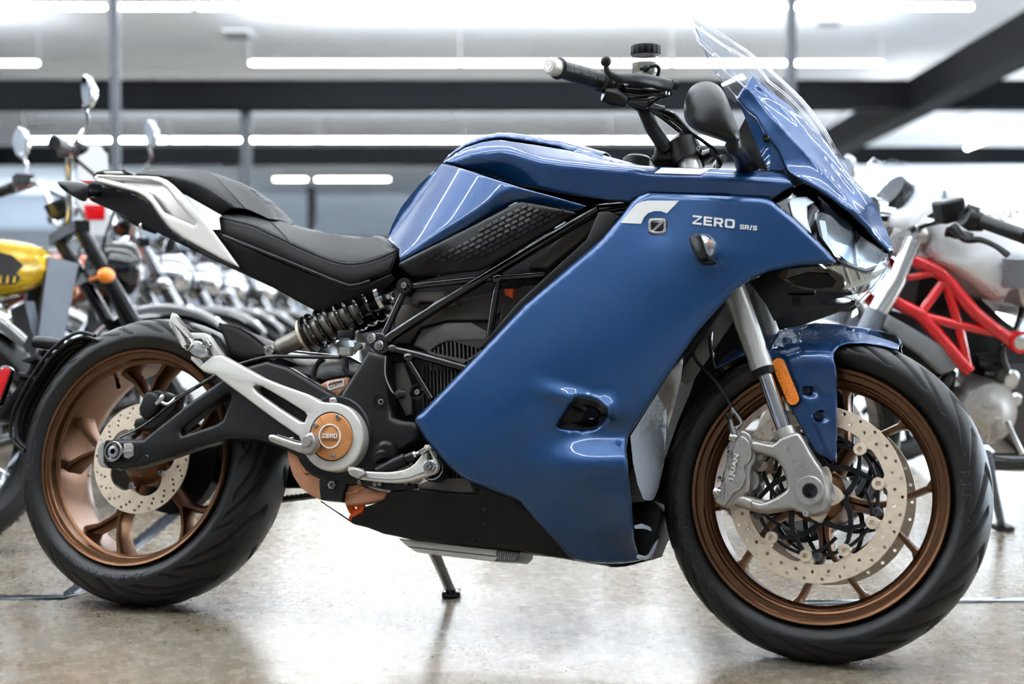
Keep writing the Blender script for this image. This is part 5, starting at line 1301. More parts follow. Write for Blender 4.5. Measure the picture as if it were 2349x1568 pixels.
tube(bm, [sp(.335 + .56 * i / N) + (su * math.cos(2 * PI * turns * i / N) + sv * math.sin(2 * PI * turns * i / N)) * .0365 for i in range(N + 1)], .0052, 10); from_bm('spring', bm, 'black_tube', sh)
bm = bmesh.new(); tube(bm, [sp(.895), sp(.90), sp(.93), sp(.935)], [.030, .038, .038, .026], 36); tube(bm, [sp(.93), sp(1.0)], .014, 16); from_bm('spring_seat', bm, 'steel', sh, 30)
plate('shock_clevis', BK, crs([(892, 674), (902, 664), (912, 668), (908, 678), (914, 690), (900, 694)], 2, True), -.086, .032, 'steel', sh, .003, holes=[circ(903, 676, 5, 5, 16)])
# rear brake reservoir
bm = bmesh.new(); lathe(bm, BK.pt(795, 818, -.135), (BM.inverted().to_3x3() @ Vector((0, 0, 1))), [(0, .013), (.004, .0165), (.038, .0165)], 28); rs = from_bm('reservoir', bm, 'jar_clear', BIKE, 40, True)
up = BM.inverted().to_3x3() @ Vector((0, 0, 1))
bm = bmesh.new(); lathe(bm, BK.pt(795, 818, -.135) + up * .002, up, [(0, .012), (.003, .015), (.018, .015)], 24); from_bm('brake_fluid', bm, 'jar_fluid', rs, 40, True)
bm = bmesh.new()
ca = BK.pt(795, 780, -.135); u_, v_, d_ = basis(up); rr = []
for a, r in ((0, .0165), (.002, .0185), (.018, .0185), (.02, .017)): rr.append([ca + d_ * a + (u_ * math.cos(2 * PI * i / 48) + v_ * math.sin(2 * PI * i / 48)) * (r - (.0012 if (i // 2) % 2 else 0)) for i in range(48)])
loft(bm, rr); from_bm('reservoir_cap', bm, 'black_plastic', rs, 40, True)
rods('reservoir_hose', [(794, 820, -.135), (793, 846, -.135), (800, 858, -.132), (812, 861, -.125)], .007, 'rubber', rs, smooth=4)
plate('reservoir_bracket', BK, [(812, 785), (838, 786), (838, 800), (818, 803), (812, 812)], -.130, .006, 'silver_cast', rs, .001)
bolt(BK, 826, 794, -.131, 6, rs, 'steel', 'bracket_bolt')
rods('breather_hose', [(745, 822, -.05), (728, 834, -.05), (720, 860, -.05), (722, 885, -.05)], .006, 'rubber', BIKE, smooth=4)
# hugger over the tyre
plate('hugger', BK, [(496, 742), (503, 739), (536, 746), (570, 762), (606, 792), (622, 812), (600, 824), (560, 826), (528, 815), (508, 772)], -.085, .17, 'black_plastic', BIKE, .012, smooth=2, bres=3)

# ---- rider saddle
SEAT = [(503, 499), (508, 492), (515, 487), (530, 480), (547, 477), (562, 478), (580, 484), (597, 492), (615, 501), (637, 506), (695, 523), (754, 536), (805, 542), (852, 544), (858, 541), (866, 541), (889, 553), (914, 570), (913, 580), (907, 597), (896, 623), (832, 650), (813, 656), (800, 657), (785, 653), (637, 594), (539, 555), (515, 543), (509, 535), (506, 524)]
seam = spline([495, 520, 578, 620, 666, 710, 754, 793, 832, 870, 911, 930], [493, 501, 516, 535, 557, 577, 595, 604, 602, 591, 573, 566])
s_sil = spline([495, 503, 515, 547, 597, 637, 695, 754, 805, 852, 866, 889, 914, 930], [505, 497, 486, 476, 491, 505, 522, 535, 541, 542, 540, 552, 566, 575])
def s_y(x, y):
    x = np.asarray(x, float); y = np.asarray(y, float); d = y - seam(x)
    w = np.interp(x, [503, 600, 700, 800, 860, 914], [-.125, -.142, -.140, -.128, -.118, -.112])
    t = np.clip(-d / np.maximum(seam(x) - s_sil(x), 6), 0, 1)
    piping = 0
    return w + (-.045 - w) * t ** 1.35 - .00012 * soft(d, 8) + .0006 * soft(d - 30, 10) + piping
seat = panel('rider_saddle', BK, SEAT, s_y, 'seat_vinyl', BIKE, res=8, roll=7, roll_y=.012, thick=.004, ang=60, bridge=((503, 499), (914, 570)), crown=.006, noroll=[(503, 499), (515, 487), (547, 477), (597, 492), (637, 506), (754, 536), (852, 544), (889, 553), (914, 570)])
def stitches(name, fx, xs, yf, parent, n, off):
    bm = bmesh.new()
    q = np.linspace(xs[0], xs[1], n)
    for a, b in zip(q[:-1], q[1:]):
        b = a + (b - a) * .6
        A = BK.pt(a, float(fx(a)) + off, float(yf(np.array([a]), np.array([float(fx(a)) + off]))[0]) - .0007); B_ = BK.pt(b, float(fx(b)) + off, float(yf(np.array([b]), np.array([float(fx(b)) + off]))[0]) - .0007)
        tube(bm, [A, B_], .0006, 5)
    o = from_bm(name, bm, 'grey_mid', parent); o['kind'] = 'stuff'
bm = bmesh.new(); tube(bm, [BK.pt(x, float(seam(x)), float(s_y(np.array([x]), np.array([float(seam(x))]))[0]) + .0006) for x in np.linspace(506, 911, 90)], .0022, 6); from_bm('saddle_seam', bm, 'seat_vinyl', seat)
stitches('stitching', seam, (512, 908), s_y, seat, 110, -5.5); stitches('stitching', seam, (512, 905), s_y, seat, 110, 7)
sf = spline([572, 597, 620, 645, 666, 680], [480, 491, 508, 533, 557, 566])
bm = bmesh.new(); tube(bm, [BK.pt(x, float(sf(x)), float(s_y(np.array([x]), np.array([float(sf(x))]))[0]) - .0002) for x in np.linspace(574, 668, 24)], .0016, 6); from_bm('saddle_seam', bm, 'rubber_dark', seat)
stitches('stitching', lambda x: sf(x), (580, 672), s_y, seat, 28, -5)
# ---- passenger saddle
PS = [(309, 401), (318, 394), (328, 389), (365, 387), (410, 387), (463, 391), (487, 398), (520, 408), (560, 426), (582, 441), (605, 460), (625, 480), (637, 505), (615, 502), (597, 493), (572, 482), (547, 479), (530, 481), (515, 489), (509, 493), (460, 466), (420, 443), (400, 424), (384, 412), (362, 405)]
p_cr = spline([300, 340, 400, 438, 476, 510, 540, 600, 640], [398, 401, 407, 416, 433, 456, 478, 530, 560])
p_sil = spline([300, 309, 328, 365, 410, 463, 487, 520, 560, 582, 605, 625, 640], [408, 399, 388, 386, 386, 390, 397, 407, 425, 440, 459, 479, 505])
def p_y(x, y):
    x = np.asarray(x, float); y = np.asarray(y, float); d = y - p_cr(x)
    w = np.interp(x, [309, 400, 500, 640], [-.070, -.100, -.125, -.10])
    t = np.clip(-d / np.maximum(p_cr(x) - p_sil(x), 5), 0, 1)
    return w + (-.045 - w) * t ** 1.3 + .0007 * soft(d, 8)
ps = panel('passenger_saddle', BK, PS, p_y, 'seat_vinyl', BIKE, res=7, roll=5, roll_y=.006, thick=.004, ang=60, bridge=((309, 401), (637, 505)), crown=.006, noroll=[(309, 401), (328, 389), (410, 387), (463, 391), (560, 426), (605, 460), (637, 505)])
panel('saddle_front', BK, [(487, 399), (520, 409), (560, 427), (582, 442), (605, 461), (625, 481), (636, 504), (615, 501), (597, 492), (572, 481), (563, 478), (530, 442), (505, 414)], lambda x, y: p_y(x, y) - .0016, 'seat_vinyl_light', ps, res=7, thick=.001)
stitches('stitching', p_cr, (372, 528), p_y, ps, 50, -2)

# ---- tail panel
WT = [(216, 406), (222, 400), (270, 402), (330, 403), (363, 405), (384, 413), (402, 427), (420, 445), (487, 526), (520, 570), (549, 611), (546, 613), (513, 597), (470, 574), (420, 546), (392, 526), (378, 510), (365, 493), (345, 464), (330, 451), (312, 441), (217, 417)]
WH = [(227, 406), (300, 410), (345, 414), (368, 421), (384, 434), (407, 464), (430, 490), (449, 511), (446, 516), (412, 502), (378, 487), (364, 468), (350, 447), (333, 434), (300, 424)]
w_t = tps([(216, 406, -.085), (363, 405, -.105), (420, 445, -.130), (549, 611, -.150), (420, 546, -.128), (345, 464, -.110), (217, 417, -.085), (487, 526, -.142)])
tp = panel('tail_panel', BK, WT, w_t, 'silver_paint', BIKE, res=8, holes=[WH], roll=5, roll_y=.006, thick=.004, mirror=True, ang=55)[0]
panel('grab_recess', BK, [(226, 405), (300, 408), (345, 412), (370, 419), (388, 433), (410, 462), (452, 511), (447, 518), (411, 504), (376, 489), (348, 448), (331, 436), (300, 426)], lambda x, y: w_t(x, y) + .022, 'silver_cast', tp, res=9, thick=.003)
plate('grab_slot', BK, [(265, 415), (284, 417), (286, 423), (267, 420)], -.086, .004, 'black_plastic', tp, .0006)
panel('side_cover', BK, [(420, 444), (460, 466), (509, 494), (503, 500), (506, 526), (487, 526)], tps([(420, 444, -.115), (509, 494, -.135), (506, 526, -.138), (487, 526, -.136)]), 'white_paint', BIKE, res=9, thick=.004, mirror=True)
ut_ = tps([(204, 420, -.075), (217, 418, -.075), (369, 503, -.100), (208, 459, -.06), (363, 533, -.085), (541, 619, -.115), (547, 613, -.120)])
ut = lambda x, y: ut_(x, y) + .014
utl = panel('undertail', BK, [(203, 420), (217, 416), (312, 440), (332, 451), (346, 464), (366, 494), (380, 511), (394, 527), (422, 546), (470, 574), (513, 597), (545, 613), (541, 620), (450, 577), (363, 534), (300, 502), (266, 485), (208, 460), (203, 448)], ut, 'black_satin', BIKE, res=10, thick=.004, mirror=False, bridge=((541, 620), (208, 460)), ang=50)
bm = bmesh.new(); ellipsoid(bm, BK.pt(323, 518, -.07), (.005, .004, .008)); from_bm('tail_light_screw', bm, 'silver_bright', BIKE)
SF = [(487, 527), (507, 527), (512, 540), (539, 557), (637, 597), (785, 656), (813, 660), (850, 648), (897, 627), (905, 640), (880, 662), (845, 690), (800, 715), (752, 728), (700, 700), (640, 667), (558, 625), (541, 618), (547, 612)]
sfr = panel('subframe_cover', BK, SF, tps([(487, 527, -.128), (547, 612, -.118), (752, 728, -.085), (640, 667, -.100), (637, 597, -.130), (785, 656, -.125), (897, 627, -.12), (850, 690, -.09)]), 'black_plastic', BIKE, res=11, roll=5, roll_y=.006, thick=.004, mirror=False, bridge=((752, 728), (541, 618)), ang=50)
bm = bmesh.new(); bx(bm, BK.pt(700, 625, 0), (.36, .16, .04), Matrix.Rotation(R(22), 3, 'Y')); bevel(from_bm('saddle_base', bm, 'black_plastic', BIKE), .02)
rods('saddle_rail', [(512, 541, -.138), (640, 592, -.142), (780, 649, -.135), (813, 655, -.13), (850, 645, -.125)], .0045, 'black_satin', BIKE, smooth=4)
# rack plate, lamps
rk = plate('tail_rack', BK, [(211, 408), (219, 393), (240, 388), (283, 387), (308, 401), (280, 402), (222, 401)], -.060, .12, 'black_satin', BIKE, .004)
plate('rack_inlay', BK, [(236, 394), (240, 392), (278, 392), (284, 399), (244, 400)], -.062, .006, 'silver_cast', rk, .001)
tl = plate('tail_lamp', BK, [(178, 412), (214, 413), (217, 420), (213, 431), (206, 429), (200, 419)], -.050, .10, 'red_lens', BIKE, .003)
plate('tail_lamp_tip', BK, [(202, 449), (206, 455), (209, 459), (204, 456)], -.05, .1, 'red_lens', tl, .0006)
bm = bmesh.new(); si = crs([(133, 418), (141, 414), (176, 416), (200, 422), (205, 432), (202, 452), (192, 462), (160, 446), (139, 430)], 3, True)
rings = [[BK.pt(170 + (x - 170) * k, 437 + (y - 437) * k, yy) for x, y in si] for yy, k in ((-.095, .55), (-.105, .95), (-.125, 1.0), (-.140, .9), (-.148, .5))]
loft(bm, rings); rs_ = from_bm('rear_indicator', bm, 'black_satin', BIKE, 50, True); flip(rs_)
bm = bmesh.new(); rings = [[BK.pt(168 + (x - 170) * k, 438 + (y - 437) * k, yy) for x, y in si] for yy, k in ((-.092, .6), (-.096, 1.0), (-.112, 1.02))]; loft(bm, rings); from_bm('rear_indicator_lens', bm, 'lens_clear', rs_, 50, True)
rods('indicator_stalk', [(200, 445, -.10), (225, 445, -.06)], .009, 'black_satin', rs_)
# ---- plate carrier and its arched mudguard
arc = crs([(218, 770), (189, 762), (165, 768), (143, 781), (108, 813), (74, 861), (43, 915), (28, 955), (24, 985), (30, 1010), (56, 1034)], 3)
A3 = [BK.raw(x, y, -.085) for x, y in arc]
bm = bmesh.new(); rows = []
for p in A3:
    r = []
    for j in range(13):
        t = j / 12 * 2 - 1; q = Vector((p.x, t * .085, p.z)); n = (Vector((0, 0, .315)) - Vector((p.x, 0, p.z))).normalized()
        r.append(q + n * (.012 * t * t + (.004 if j % 2 else 0)))
    rows.append(r)
loft(bm, rows, cap=False, closed=False); mg = from_bm('rear_mudguard', bm, 'black_plastic', BIKE, 30, True); solid(mg, .005, 0)
rods('mudguard_edge', [(x, y, -.086) for x, y in arc], .004, 'black_satin', mg, seg=8)
for dx in (16, 26, 36):
    rods('mudguard_rib', [(170 + (x - 170) * (1 - dx / 260) + 4, 960 + (y - 960) * (1 - dx / 260), -.070 + dx * .0004) for x, y in arc[3:-4]], .003, 'black_satin', mg, seg=6)
bm = bmesh.new(); tube(bm, [BK.pt(x, y, -.06) for x, y in [(82, 784), (105, 786), (140, 790)]], [.014, .015, .012], 16); from_bm('plate_lamp', bm, 'black_satin', mg)
plate('plate_bracket', BK, [(88, 800), (100, 802), (66, 862), (50, 900), (0, 960), (-30, 960), (-30, 930), (28, 900), (45, 880)], -.05, .10, 'black_plastic', mg, .003)
plate('plate_bracket', BK, [(46, 826), (82, 812), (84, 824), (62, 832)], -.07, .05, 'black_plastic', mg, .002)
bm = bmesh.new(); lathe(bm, BK.raw(38, 862, -.09), (0, 1, 0), [(0, .010), (.06, .012)], 18); from_bm('bracket_bolt', bm, 'black_satin', mg, 30, True)
rr_ = plate('rear_reflector', BK, capsule(11, 852, -14, 920, 15), -.085, .014, 'black_gloss', BIKE, .002)
plate('rear_reflector_lens', BK, capsule(11, 852, -14, 920, 10.5), -.089, .006, 'red_lens', rr_, .001)
# ---- brake pedal and master cylinder
PD = [(797, 1075), (806, 1071), (818, 1077), (838, 1080), (890, 1082), (928, 1076), (950, 1063), (966, 1043), (975, 1032), (986, 1030), (994, 1046), (1004, 1064), (998, 1082), (980, 1090), (940, 1103), (900, 1107), (850, 1102), (815, 1096), (800, 1086)]
pd = plate('brake_pedal', BK, PD, -.200, .016, 'silver_paint', BIKE, .003, holes=[[(980, 1038), (987, 1036), (992, 1052), (979, 1053)]], smooth=2, bres=3)
plate('pedal_groove', BK, [(812, 1088), (850, 1094), (900, 1097), (940, 1092), (975, 1078), (976, 1081), (940, 1096), (900, 1100), (850, 1097), (812, 1091)], -.2015, .003, 'silver_cast', pd, .0005)
for k in range(6): plate('pedal_tooth', BK, [(798 + k * 4.2, 1074 + k * .4), (800 + k * 4.2, 1069 + k * .6), (802.5 + k * 4.2, 1074 + k * .5)], -.206, .026, 'silver_paint', pd, .0004)
plate('pedal_tip', BK, [(796, 1076), (812, 1072), (832, 1078), (838, 1086), (820, 1098), (808, 1092)], -.210, .03, 'silver_cast', pd, .003)
bm = bmesh.new(); lathe(bm, BK.raw(992, 1074, -.176), (0, 1, 0), [(0, .0245), (.04, .0245)], 32); from_bm('pedal_mount', bm, 'black_satin', pd, 30, True)
bm = bmesh.new(); lathe(bm, BK.raw(992, 1074, -.178), (0, 1, 0), [(0, .0225), (-.002, .0225), (-.002, .020), (0, .020)], 32, cap=False); from_bm('pedal_mount_ring', bm, 'silver_bright', pd, 30, True)
bolt(BK, 986, 1069.5, -.202, 14, pd, 'steel', 'pedal_bolt', .004); bolt(BK, 986, 1069.5, -.205, 9, pd, 'steel', 'pedal_bolt', .008, True)
bm = bmesh.new(); tube(bm, [BK.pt(x, y, -.165) for x, y in [(868, 1082), (905, 1064), (932, 1052)]], [.012, .013, .013], 20); tube(bm, [BK.pt(x, y, -.165) for x, y in [(932, 1052), (950, 1045)]], .0095, 16); mcy = from_bm('master_cylinder', bm, 'black_satin', BIKE)
bm = bmesh.new(); tube(bm, [BK.pt(x, y, -.165) for x, y in [(930, 1050), (962, 1038)]], .0042, 10); tube(bm, [BK.pt(x, y, -.166) for x, y in [(945, 1045), (955, 1041)]], .0065, 6); from_bm('push_rod', bm, 'steel', mcy, 30)
plate('rod_clevis', BK, [(958, 1034), (984, 1019), (989, 1027), (966, 1043)], -.212, .012, 'silver_bright', pd, .001); bolt(BK, 979, 1025, -.213, 5, pd, 'disc_steel', 'clevis_pin', .004, sock=False)
rods('motor_cable', [(870, 1035, -.158), (884, 1024, -.165), (897, 1030, -.16), (905, 1050, -.15)], .0135, 'black_satin', BIKE, smooth=4)
rods('motor_cable', [(862, 1052, -.158), (878, 1040, -.168), (890, 1046, -.16), (893, 1066, -.15)], .011, 'black_satin', BIKE, smooth=4)
for x, y in ((826, 1106), (862, 1111), (873, 1110), (935, 1109)): bolt(BK, x, y, -.16, 5, mc, 'steel', 'pan_screw', .006)
plate('pan_bracket', BK, [(815, 1100), (850, 1103), (880, 1105), (950, 1108), (955, 1118), (900, 1125), (870, 1120), (820, 1110)], -.155, .02, 'black_satin', mc, .002)
# ---- belly pan, skid tray, belt, stand
BP = [(735, 1150), (775, 1176), (805, 1196), (808, 1186), (830, 1180), (838, 1162), (884, 1146), (897, 1124), (960, 1122), (1085, 1134), (1093, 1133), (1100, 1112), (1180, 1140), (1260, 1215), (1340, 1270), (1345, 1286), (1318, 1284), (1200, 1264), (1105, 1254), (940, 1237), (913, 1230), (881, 1224), (845, 1210), (812, 1202)]
b_y = tps([(735, 1150, -.135), (895, 1124, -.150), (1093, 1133, -.152), (1260, 1215, -.140), (1345, 1286, -.105), (1105, 1254, -.105), (913, 1230, -.105), (812, 1200, -.11), (1000, 1170, -.150)])
bp = panel('belly_pan', BK, BP, lambda x, y: np.where(np.asarray(x) > 1150, np.maximum(b_y(x, y), f_y(x, y) + .008), b_y(x, y)), 'black_plastic', BIKE, res=12, roll=6, roll_y=.008, thick=.003, bridge=((1345, 1286), (812, 1202)), ang=50)
for x, y in ((1112, 1169), (1113, 1200), (988, 1227), (1086, 1236)): bolt(BK, x, y, float(b_y(x, y)), 5, bp, 'black_gloss', 'pan_screw', .002)
rods('orange_cable', [(800, 1150, -.09), (806, 1166, -.10), (816, 1180, -.10), (830, 1190, -.09)], .0075, 'orange', BIKE, smooth=3); rods('orange_cable', [(815, 1152, -.10), (832, 1164, -.11), (816, 1178, -.105), (808, 1190, -.09)], .0075, 'orange', BIKE, smooth=3)
sk = plate('skid_tray', BK, [(913, 1234), (960, 1240), (1141, 1260), (1140, 1270), (1143, 1282), (1130, 1286), (955, 1266), (930, 1250)], -.085, .08, 'silver_paint', BIKE, .002)
plate('tray_groove', BK, [(935, 1252), (1140, 1275), (1140, 1277), (938, 1255)], -.0855, .001, 'steel_dark', sk, .0001)
te = plate('tray_end', BK, [(1140, 1258), (1193, 1266), (1190, 1278), (1179, 1288), (1134, 1286), (1142, 1275)], -.086, .08, 'steel_dark', sk, .002)
for k in range(9): plate('tray_rib', BK, [(1143 + k * 5, 1264 + k * .7), (1145.5 + k * 5, 1264 + k * .7), (1143 + k * 4.6, 1285), (1141 + k * 4.6, 1285)], -.0875, .003, 'silver_cast', te, .0004)
# belt on the far side
bm = bmesh.new()
P0, P1 = Vector((0, .09, .315 - .108)), BK.pt(735, 1136, .09)
bar(bm, P0, P1 + (P1 - P0) * .3, .006, .006, .03, .03)
L = (P1 - P0).length; d_ = (P1 - P0).normalized(); n_ = Vector((-d_.z, 0, d_.x))
for k in range(int(L / .011)): bar(bm, P0 + d_ * (k * .011) + n_ * .004, P0 + d_ * (k * .011 + .0055) + n_ * .004, .006, .006, .03, .03)
P0, P1 = Vector((0, .09, .315 + .108)), BK.pt(760, 930, .09); bar(bm, P0, P1, .006, .006, .03, .03)
from_bm('drive_belt', bm, 'belt', BIKE, 30, True)
plate('belt_guard', BK, [(420, 990), (640, 1050), (745, 1100), (745, 1118), (590, 1118), (400, 1100)], .095, .02, 'black_plastic', BIKE, .004)
fo = BM.inverted() @ gpt(1040, 1368); ho_ = BK.pt(985, 1240, .12)
bm = bmesh.new(); tube(bm, [ho_, ho_.lerp(fo, .45), ho_.lerp(fo, .93)], [.014, .0115, .011], 8); stn = from_bm('side_stand', bm, 'black_gloss', BIKE, 30)
Wf = BM.inverted().to_3x3(); bm = bmesh.new(); c = fo + Wf @ Vector((-.004, 0, .008)); vs = bx(bm, (0, 0, 0), (.042, .05, .014)); bmesh.ops.transform(bm, matrix=Matrix.Translation(c) @ Wf.to_4x4(), verts=vs); bevel(from_bm('stand_foot', bm, 'black_gloss', stn), .004)
# ---- pale inner duct panel and the dark inside of the lower fairing
panel('inner_duct', BK, [(1446, 1000), (1508, 902), (1531, 943), (1528, 1000), (1524, 1060), (1511, 1118), (1503, 1138), (1497, 1146), (1487, 1148), (1476, 1145), (1463, 1112), (1452, 1060)], tps([(1446, 1000, -.16), (1508, 902, -.16), (1531, 943, -.03), (1524, 1060, -.03), (1500, 1145, -.05), (1476, 1145, -.12), (1452, 1060, -.165)], .05), 'silver_blue', BIKE, res=10, thick=.003)
panel('inner_duct_top', BK, [(1508, 901), (1540, 850), (1569, 815), (1562, 870), (1543, 945), (1531, 985), (1530, 942)], tps([(1508, 901, -.16), (1540, 850, -.17), (1569, 815, -.05), (1543, 945, -.02), (1530, 942, -.03)], .05), 'silver_cast', BIKE, res=10, thick=.003)
panel('duct_lip', BK, [(1455, 1205), (1472, 1200), (1492, 1208), (1496, 1218), (1478, 1212), (1456, 1212)], tps([(1455, 1205, -.15), (1496, 1218, -.06), (1472, 1200, -.1)]), 'silver_blue', BIKE, res=8, thick=.003)
plate('lower_intake', BK, [(1452, 1150), (1500, 1148), (1519, 1172), (1506, 1230), (1490, 1270), (1465, 1278), (1440, 1250), (1400, 1200)], -.02, .10, 'black_plastic', BIKE, .006)
rods('intake_edge', [(1464, 1276, -.085), (1485, 1278, -.06), (1500, 1254, -.02), (1510, 1215, .02), (1519, 1168, .06)], .004, 'silver_blue', BIKE, smooth=4)

# ================================================================ handlebars
def both(fn):
    for s in (1, -1): fn(s)
def hp(x, y, v, s=1):
    p = BK.pt(x, y, v); return p if s > 0 else Vector((p.x, -p.y, p.z))
g0, g1 = (1268, 153, -.385), (1384, 187, -.262)
def gl(t): return tuple(a + (b - a) * t for a, b in zip(g0, g1))
for s in (1, -1):
    bm = bmesh.new(); tube(bm, [hp(*gl(.02), s), hp(*gl(1.1), s), hp(*gl(1.55), s)], .0110, 16); hb = from_bm('handlebar', bm, 'black_satin', BIKE)
    bm = bmesh.new(); ts = [i / 60 for i in range(61)]
    tube(bm, [hp(*gl(.10 + .86 * t), s) for t in ts], [.0162 - (.0012 if any(abs(t - k) < .012 for k in (.22, .40, .58, .76)) else 0) + (.0006 if int(t * 60) % 2 else 0) + (.004 if t > .95 or t < .04 else 0) for t in ts], 24); from_bm('grip', bm, 'rubber', hb, 0)
    bm = bmesh.new(); tube(bm, [hp(*gl(-.08), s), hp(*gl(-.06), s), hp(*gl(.03), s), hp(*gl(.09), s)], [.012, .0155, .0165, .0150], 24); be = from_bm('bar_end', bm, 'silver_paint', hb, 30)
    ax0 = (hp(*gl(1), s) - hp(*gl(0), s)).normalized()
    bm = bmesh.new(); lathe(bm, hp(*gl(-.08), s) - ax0 * .0006, ax0, [(0, .0075), (0, .0052), (.002, .0048), (.002, 0)], 18, cap=False); from_bm('bar_end_screw', bm, 'steel', be, 30, True)
    bm = bmesh.new(); tube(bm, [hp(*gl(t), s) for t in (.97, 1.0, 1.06, 1.12)], [.019, .0215, .0215, .018], 24); tube(bm, [hp(*gl(t), s) for t in (1.08, 1.12, 1.32, 1.42)], [.020, .024, .022, .015], 20)
    tube(bm, [hp(1384, 215, -.265, s), hp(1405, 222, -.255, s), hp(1432, 232, -.235, s)], [.013, .018, .012], 16); sb_ = from_bm('switch_housing', bm, 'black_satin', hb, 50)
    bm = bmesh.new(); tube(bm, [hp(1425, 208, -.24, s), hp(1460, 212, -.215, s), hp(1505, 214, -.195, s), hp(1538, 208, -.185, s)], [.014, .0165, .015, .011], 18); tube(bm, [hp(1440, 228, -.22, s), hp(1480, 236, -.21, s), hp(1500, 226, -.2, s)], [.008, .012, .008], 12); from_bm('lever_pump', bm, 'black_gloss', hb, 50)
    bm = bmesh.new()
    ellipsoid(bm, hp(1390, 141, -.355, s), (.0102, .0102, .0106)); LV = [(1390, 150, -.353), (1393, 162, -.350), (1404, 173, -.342), (1424, 180, -.33), (1450, 181, -.31), (1478, 183, -.285), (1510, 190, -.25), (1538, 196, -.225)]
    q = crs(LV, 4); rings = []
    for i, p in enumerate(q):
        a = hp(*p, s); d = (hp(*q[min(i + 1, len(q) - 1)], s) - hp(*q[max(i - 1, 0)], s)).normalized(); t = i / (len(q) - 1)
        w = Vector((0, 0, 1)); w = (w - d * w.dot(d)).normalized(); n = d.cross(w); hh = .005 + .0075 * min(1, t * 1.3); ww = .0038 + .002 * t
        rings.append([a + w * hh * math.cos(2 * PI * k / 12) + n * ww * math.sin(2 * PI * k / 12) for k in range(12)])
    loft(bm, rings); lv = from_bm('brake_lever' if s > 0 else 'clutch_lever', bm, 'black_satin', hb, 50, True)
    bm = bmesh.new(); tube(bm, [hp(1541, 193, -.222, s), hp(1553, 196, -.215, s)], .0085, 16); from_bm('lever_adjuster', bm, 'black_plastic', lv)
    bm = bmesh.new(); tube(bm, [hp(1532, 206, -.222, s), hp(1531, 218, -.222, s)], .0045, 12); from_bm('lever_pivot', bm, 'steel', lv)
    bm = bmesh.new(); tube(bm, [hp(1474, 244, -.150, s), hp(1497, 294, -.135, s), hp(1530, 345, -.115, s)], [.0135, .0145, .0150], 20); tube(bm, [hp(1440, 224, -.215, s), hp(1474, 246, -.150, s)], .0125, 14); from_bm('bar_riser', bm, 'black_satin', hb)
    c = on(0, 352); c = c if s > 0 else Vector((c.x, -c.y, c.z))
    bm = bmesh.new(); d = -ax; d = d if s > 0 else Vector((d.x, -d.y, d.z)); lathe(bm, c, d, [(-.018, .0265), (-.018, .030), (.004, .030), (.004, .0285), (.026, .0285), (.028, .026), (.034, .020), (.034, 0)], 32, cap=False); from_bm('fork_clamp', bm, 'black_satin', hb, 30, True)
    bm = bmesh.new(); bx(bm, c + Vector((-.04, 0, 0)), (.04, .03, .036)); bevel(from_bm('clamp_block', bm, 'black_satin', hb), .006)
    if s > 0:
        bolt(BK, 1604, 343, -.13, 6, hb, 'steel', 'clamp_bolt', .008)
        rb = hp(1481, 170, -.225); 
        bm = bmesh.new(); lathe(bm, rb, up, [(0, .026), (.003, .0275), (.035, .0275)], 32); jr = from_bm('brake_reservoir', bm, 'jar_clear', hb, 40, True)
        bm = bmesh.new(); lathe(bm, rb + up * .001, up, [(0, .024), (.019, .0255)], 28); from_bm('brake_fluid', bm, 'jar_fluid', jr, 40, True)
        bm = bmesh.new(); ca = rb + up * .035; rr = []
        for a, r in ((0, .0265), (.001, .0285), (.016, .0285), (.018, .0265), (.0185, .010)): rr.append([ca + up * a + (u_ * math.cos(2 * PI * i / 64) + v_ * math.sin(2 * PI * i / 64)) * (r - (.0012 if (i // 2) % 2 and .0005 < a < .017 else 0)) for i in range(64)])
        loft(bm, rr); from_bm('reservoir_cap', bm, 'black_plastic', jr, 40, True)
        bm = bmesh.new(); tube(bm, [hp(1468, 158, -.255), hp(1490, 153, -.255), hp(1506, 151, -.25), hp(1512, 160, -.245), hp(1508, 176, -.24)], .0035, 8, 3); tube(bm, [hp(1480, 154, -.256), hp(1484, 160, -.256)], .007, 10); from_bm('reservoir_bracket', bm, 'black_satin', jr)
both(lambda s: None)
for pts in ([(1482, 240, -.19), (1510, 250, -.17), (1545, 262, -.15), (1580, 300, -.12), (1615, 325, -.11), (1642, 350, -.10), (1650, 384, -.10)], [(1470, 245, -.19), (1520, 262, -.16), (1560, 288, -.13), (1590, 325, -.11), (1605, 350, -.10)], [(1490, 250, -.18), (1540, 285, -.14), (1575, 320, -.11), (1600, 385, -.09)], [(1500, 245, -.17), (1555, 275, -.13), (1600, 330, -.09), (1612, 384, -.08)]):
    rods('cable', pts, .0038, 'black_tube', BIKE, smooth=5, seg=8)
rods('hose_union', [(1484, 228, -.20), (1488, 240, -.19), (1505, 246, -.18), (1524, 248, -.17)], [.006, .006, .006, .0045], 'steel_dark', BIKE, smooth=3)
plate('triple_clamp', BK, [(1500, 350), (1560, 352), (1600, 360), (1602, 376), (1500, 378), (1490, 364)], -.10, .20, 'black_satin', BIKE, .006)
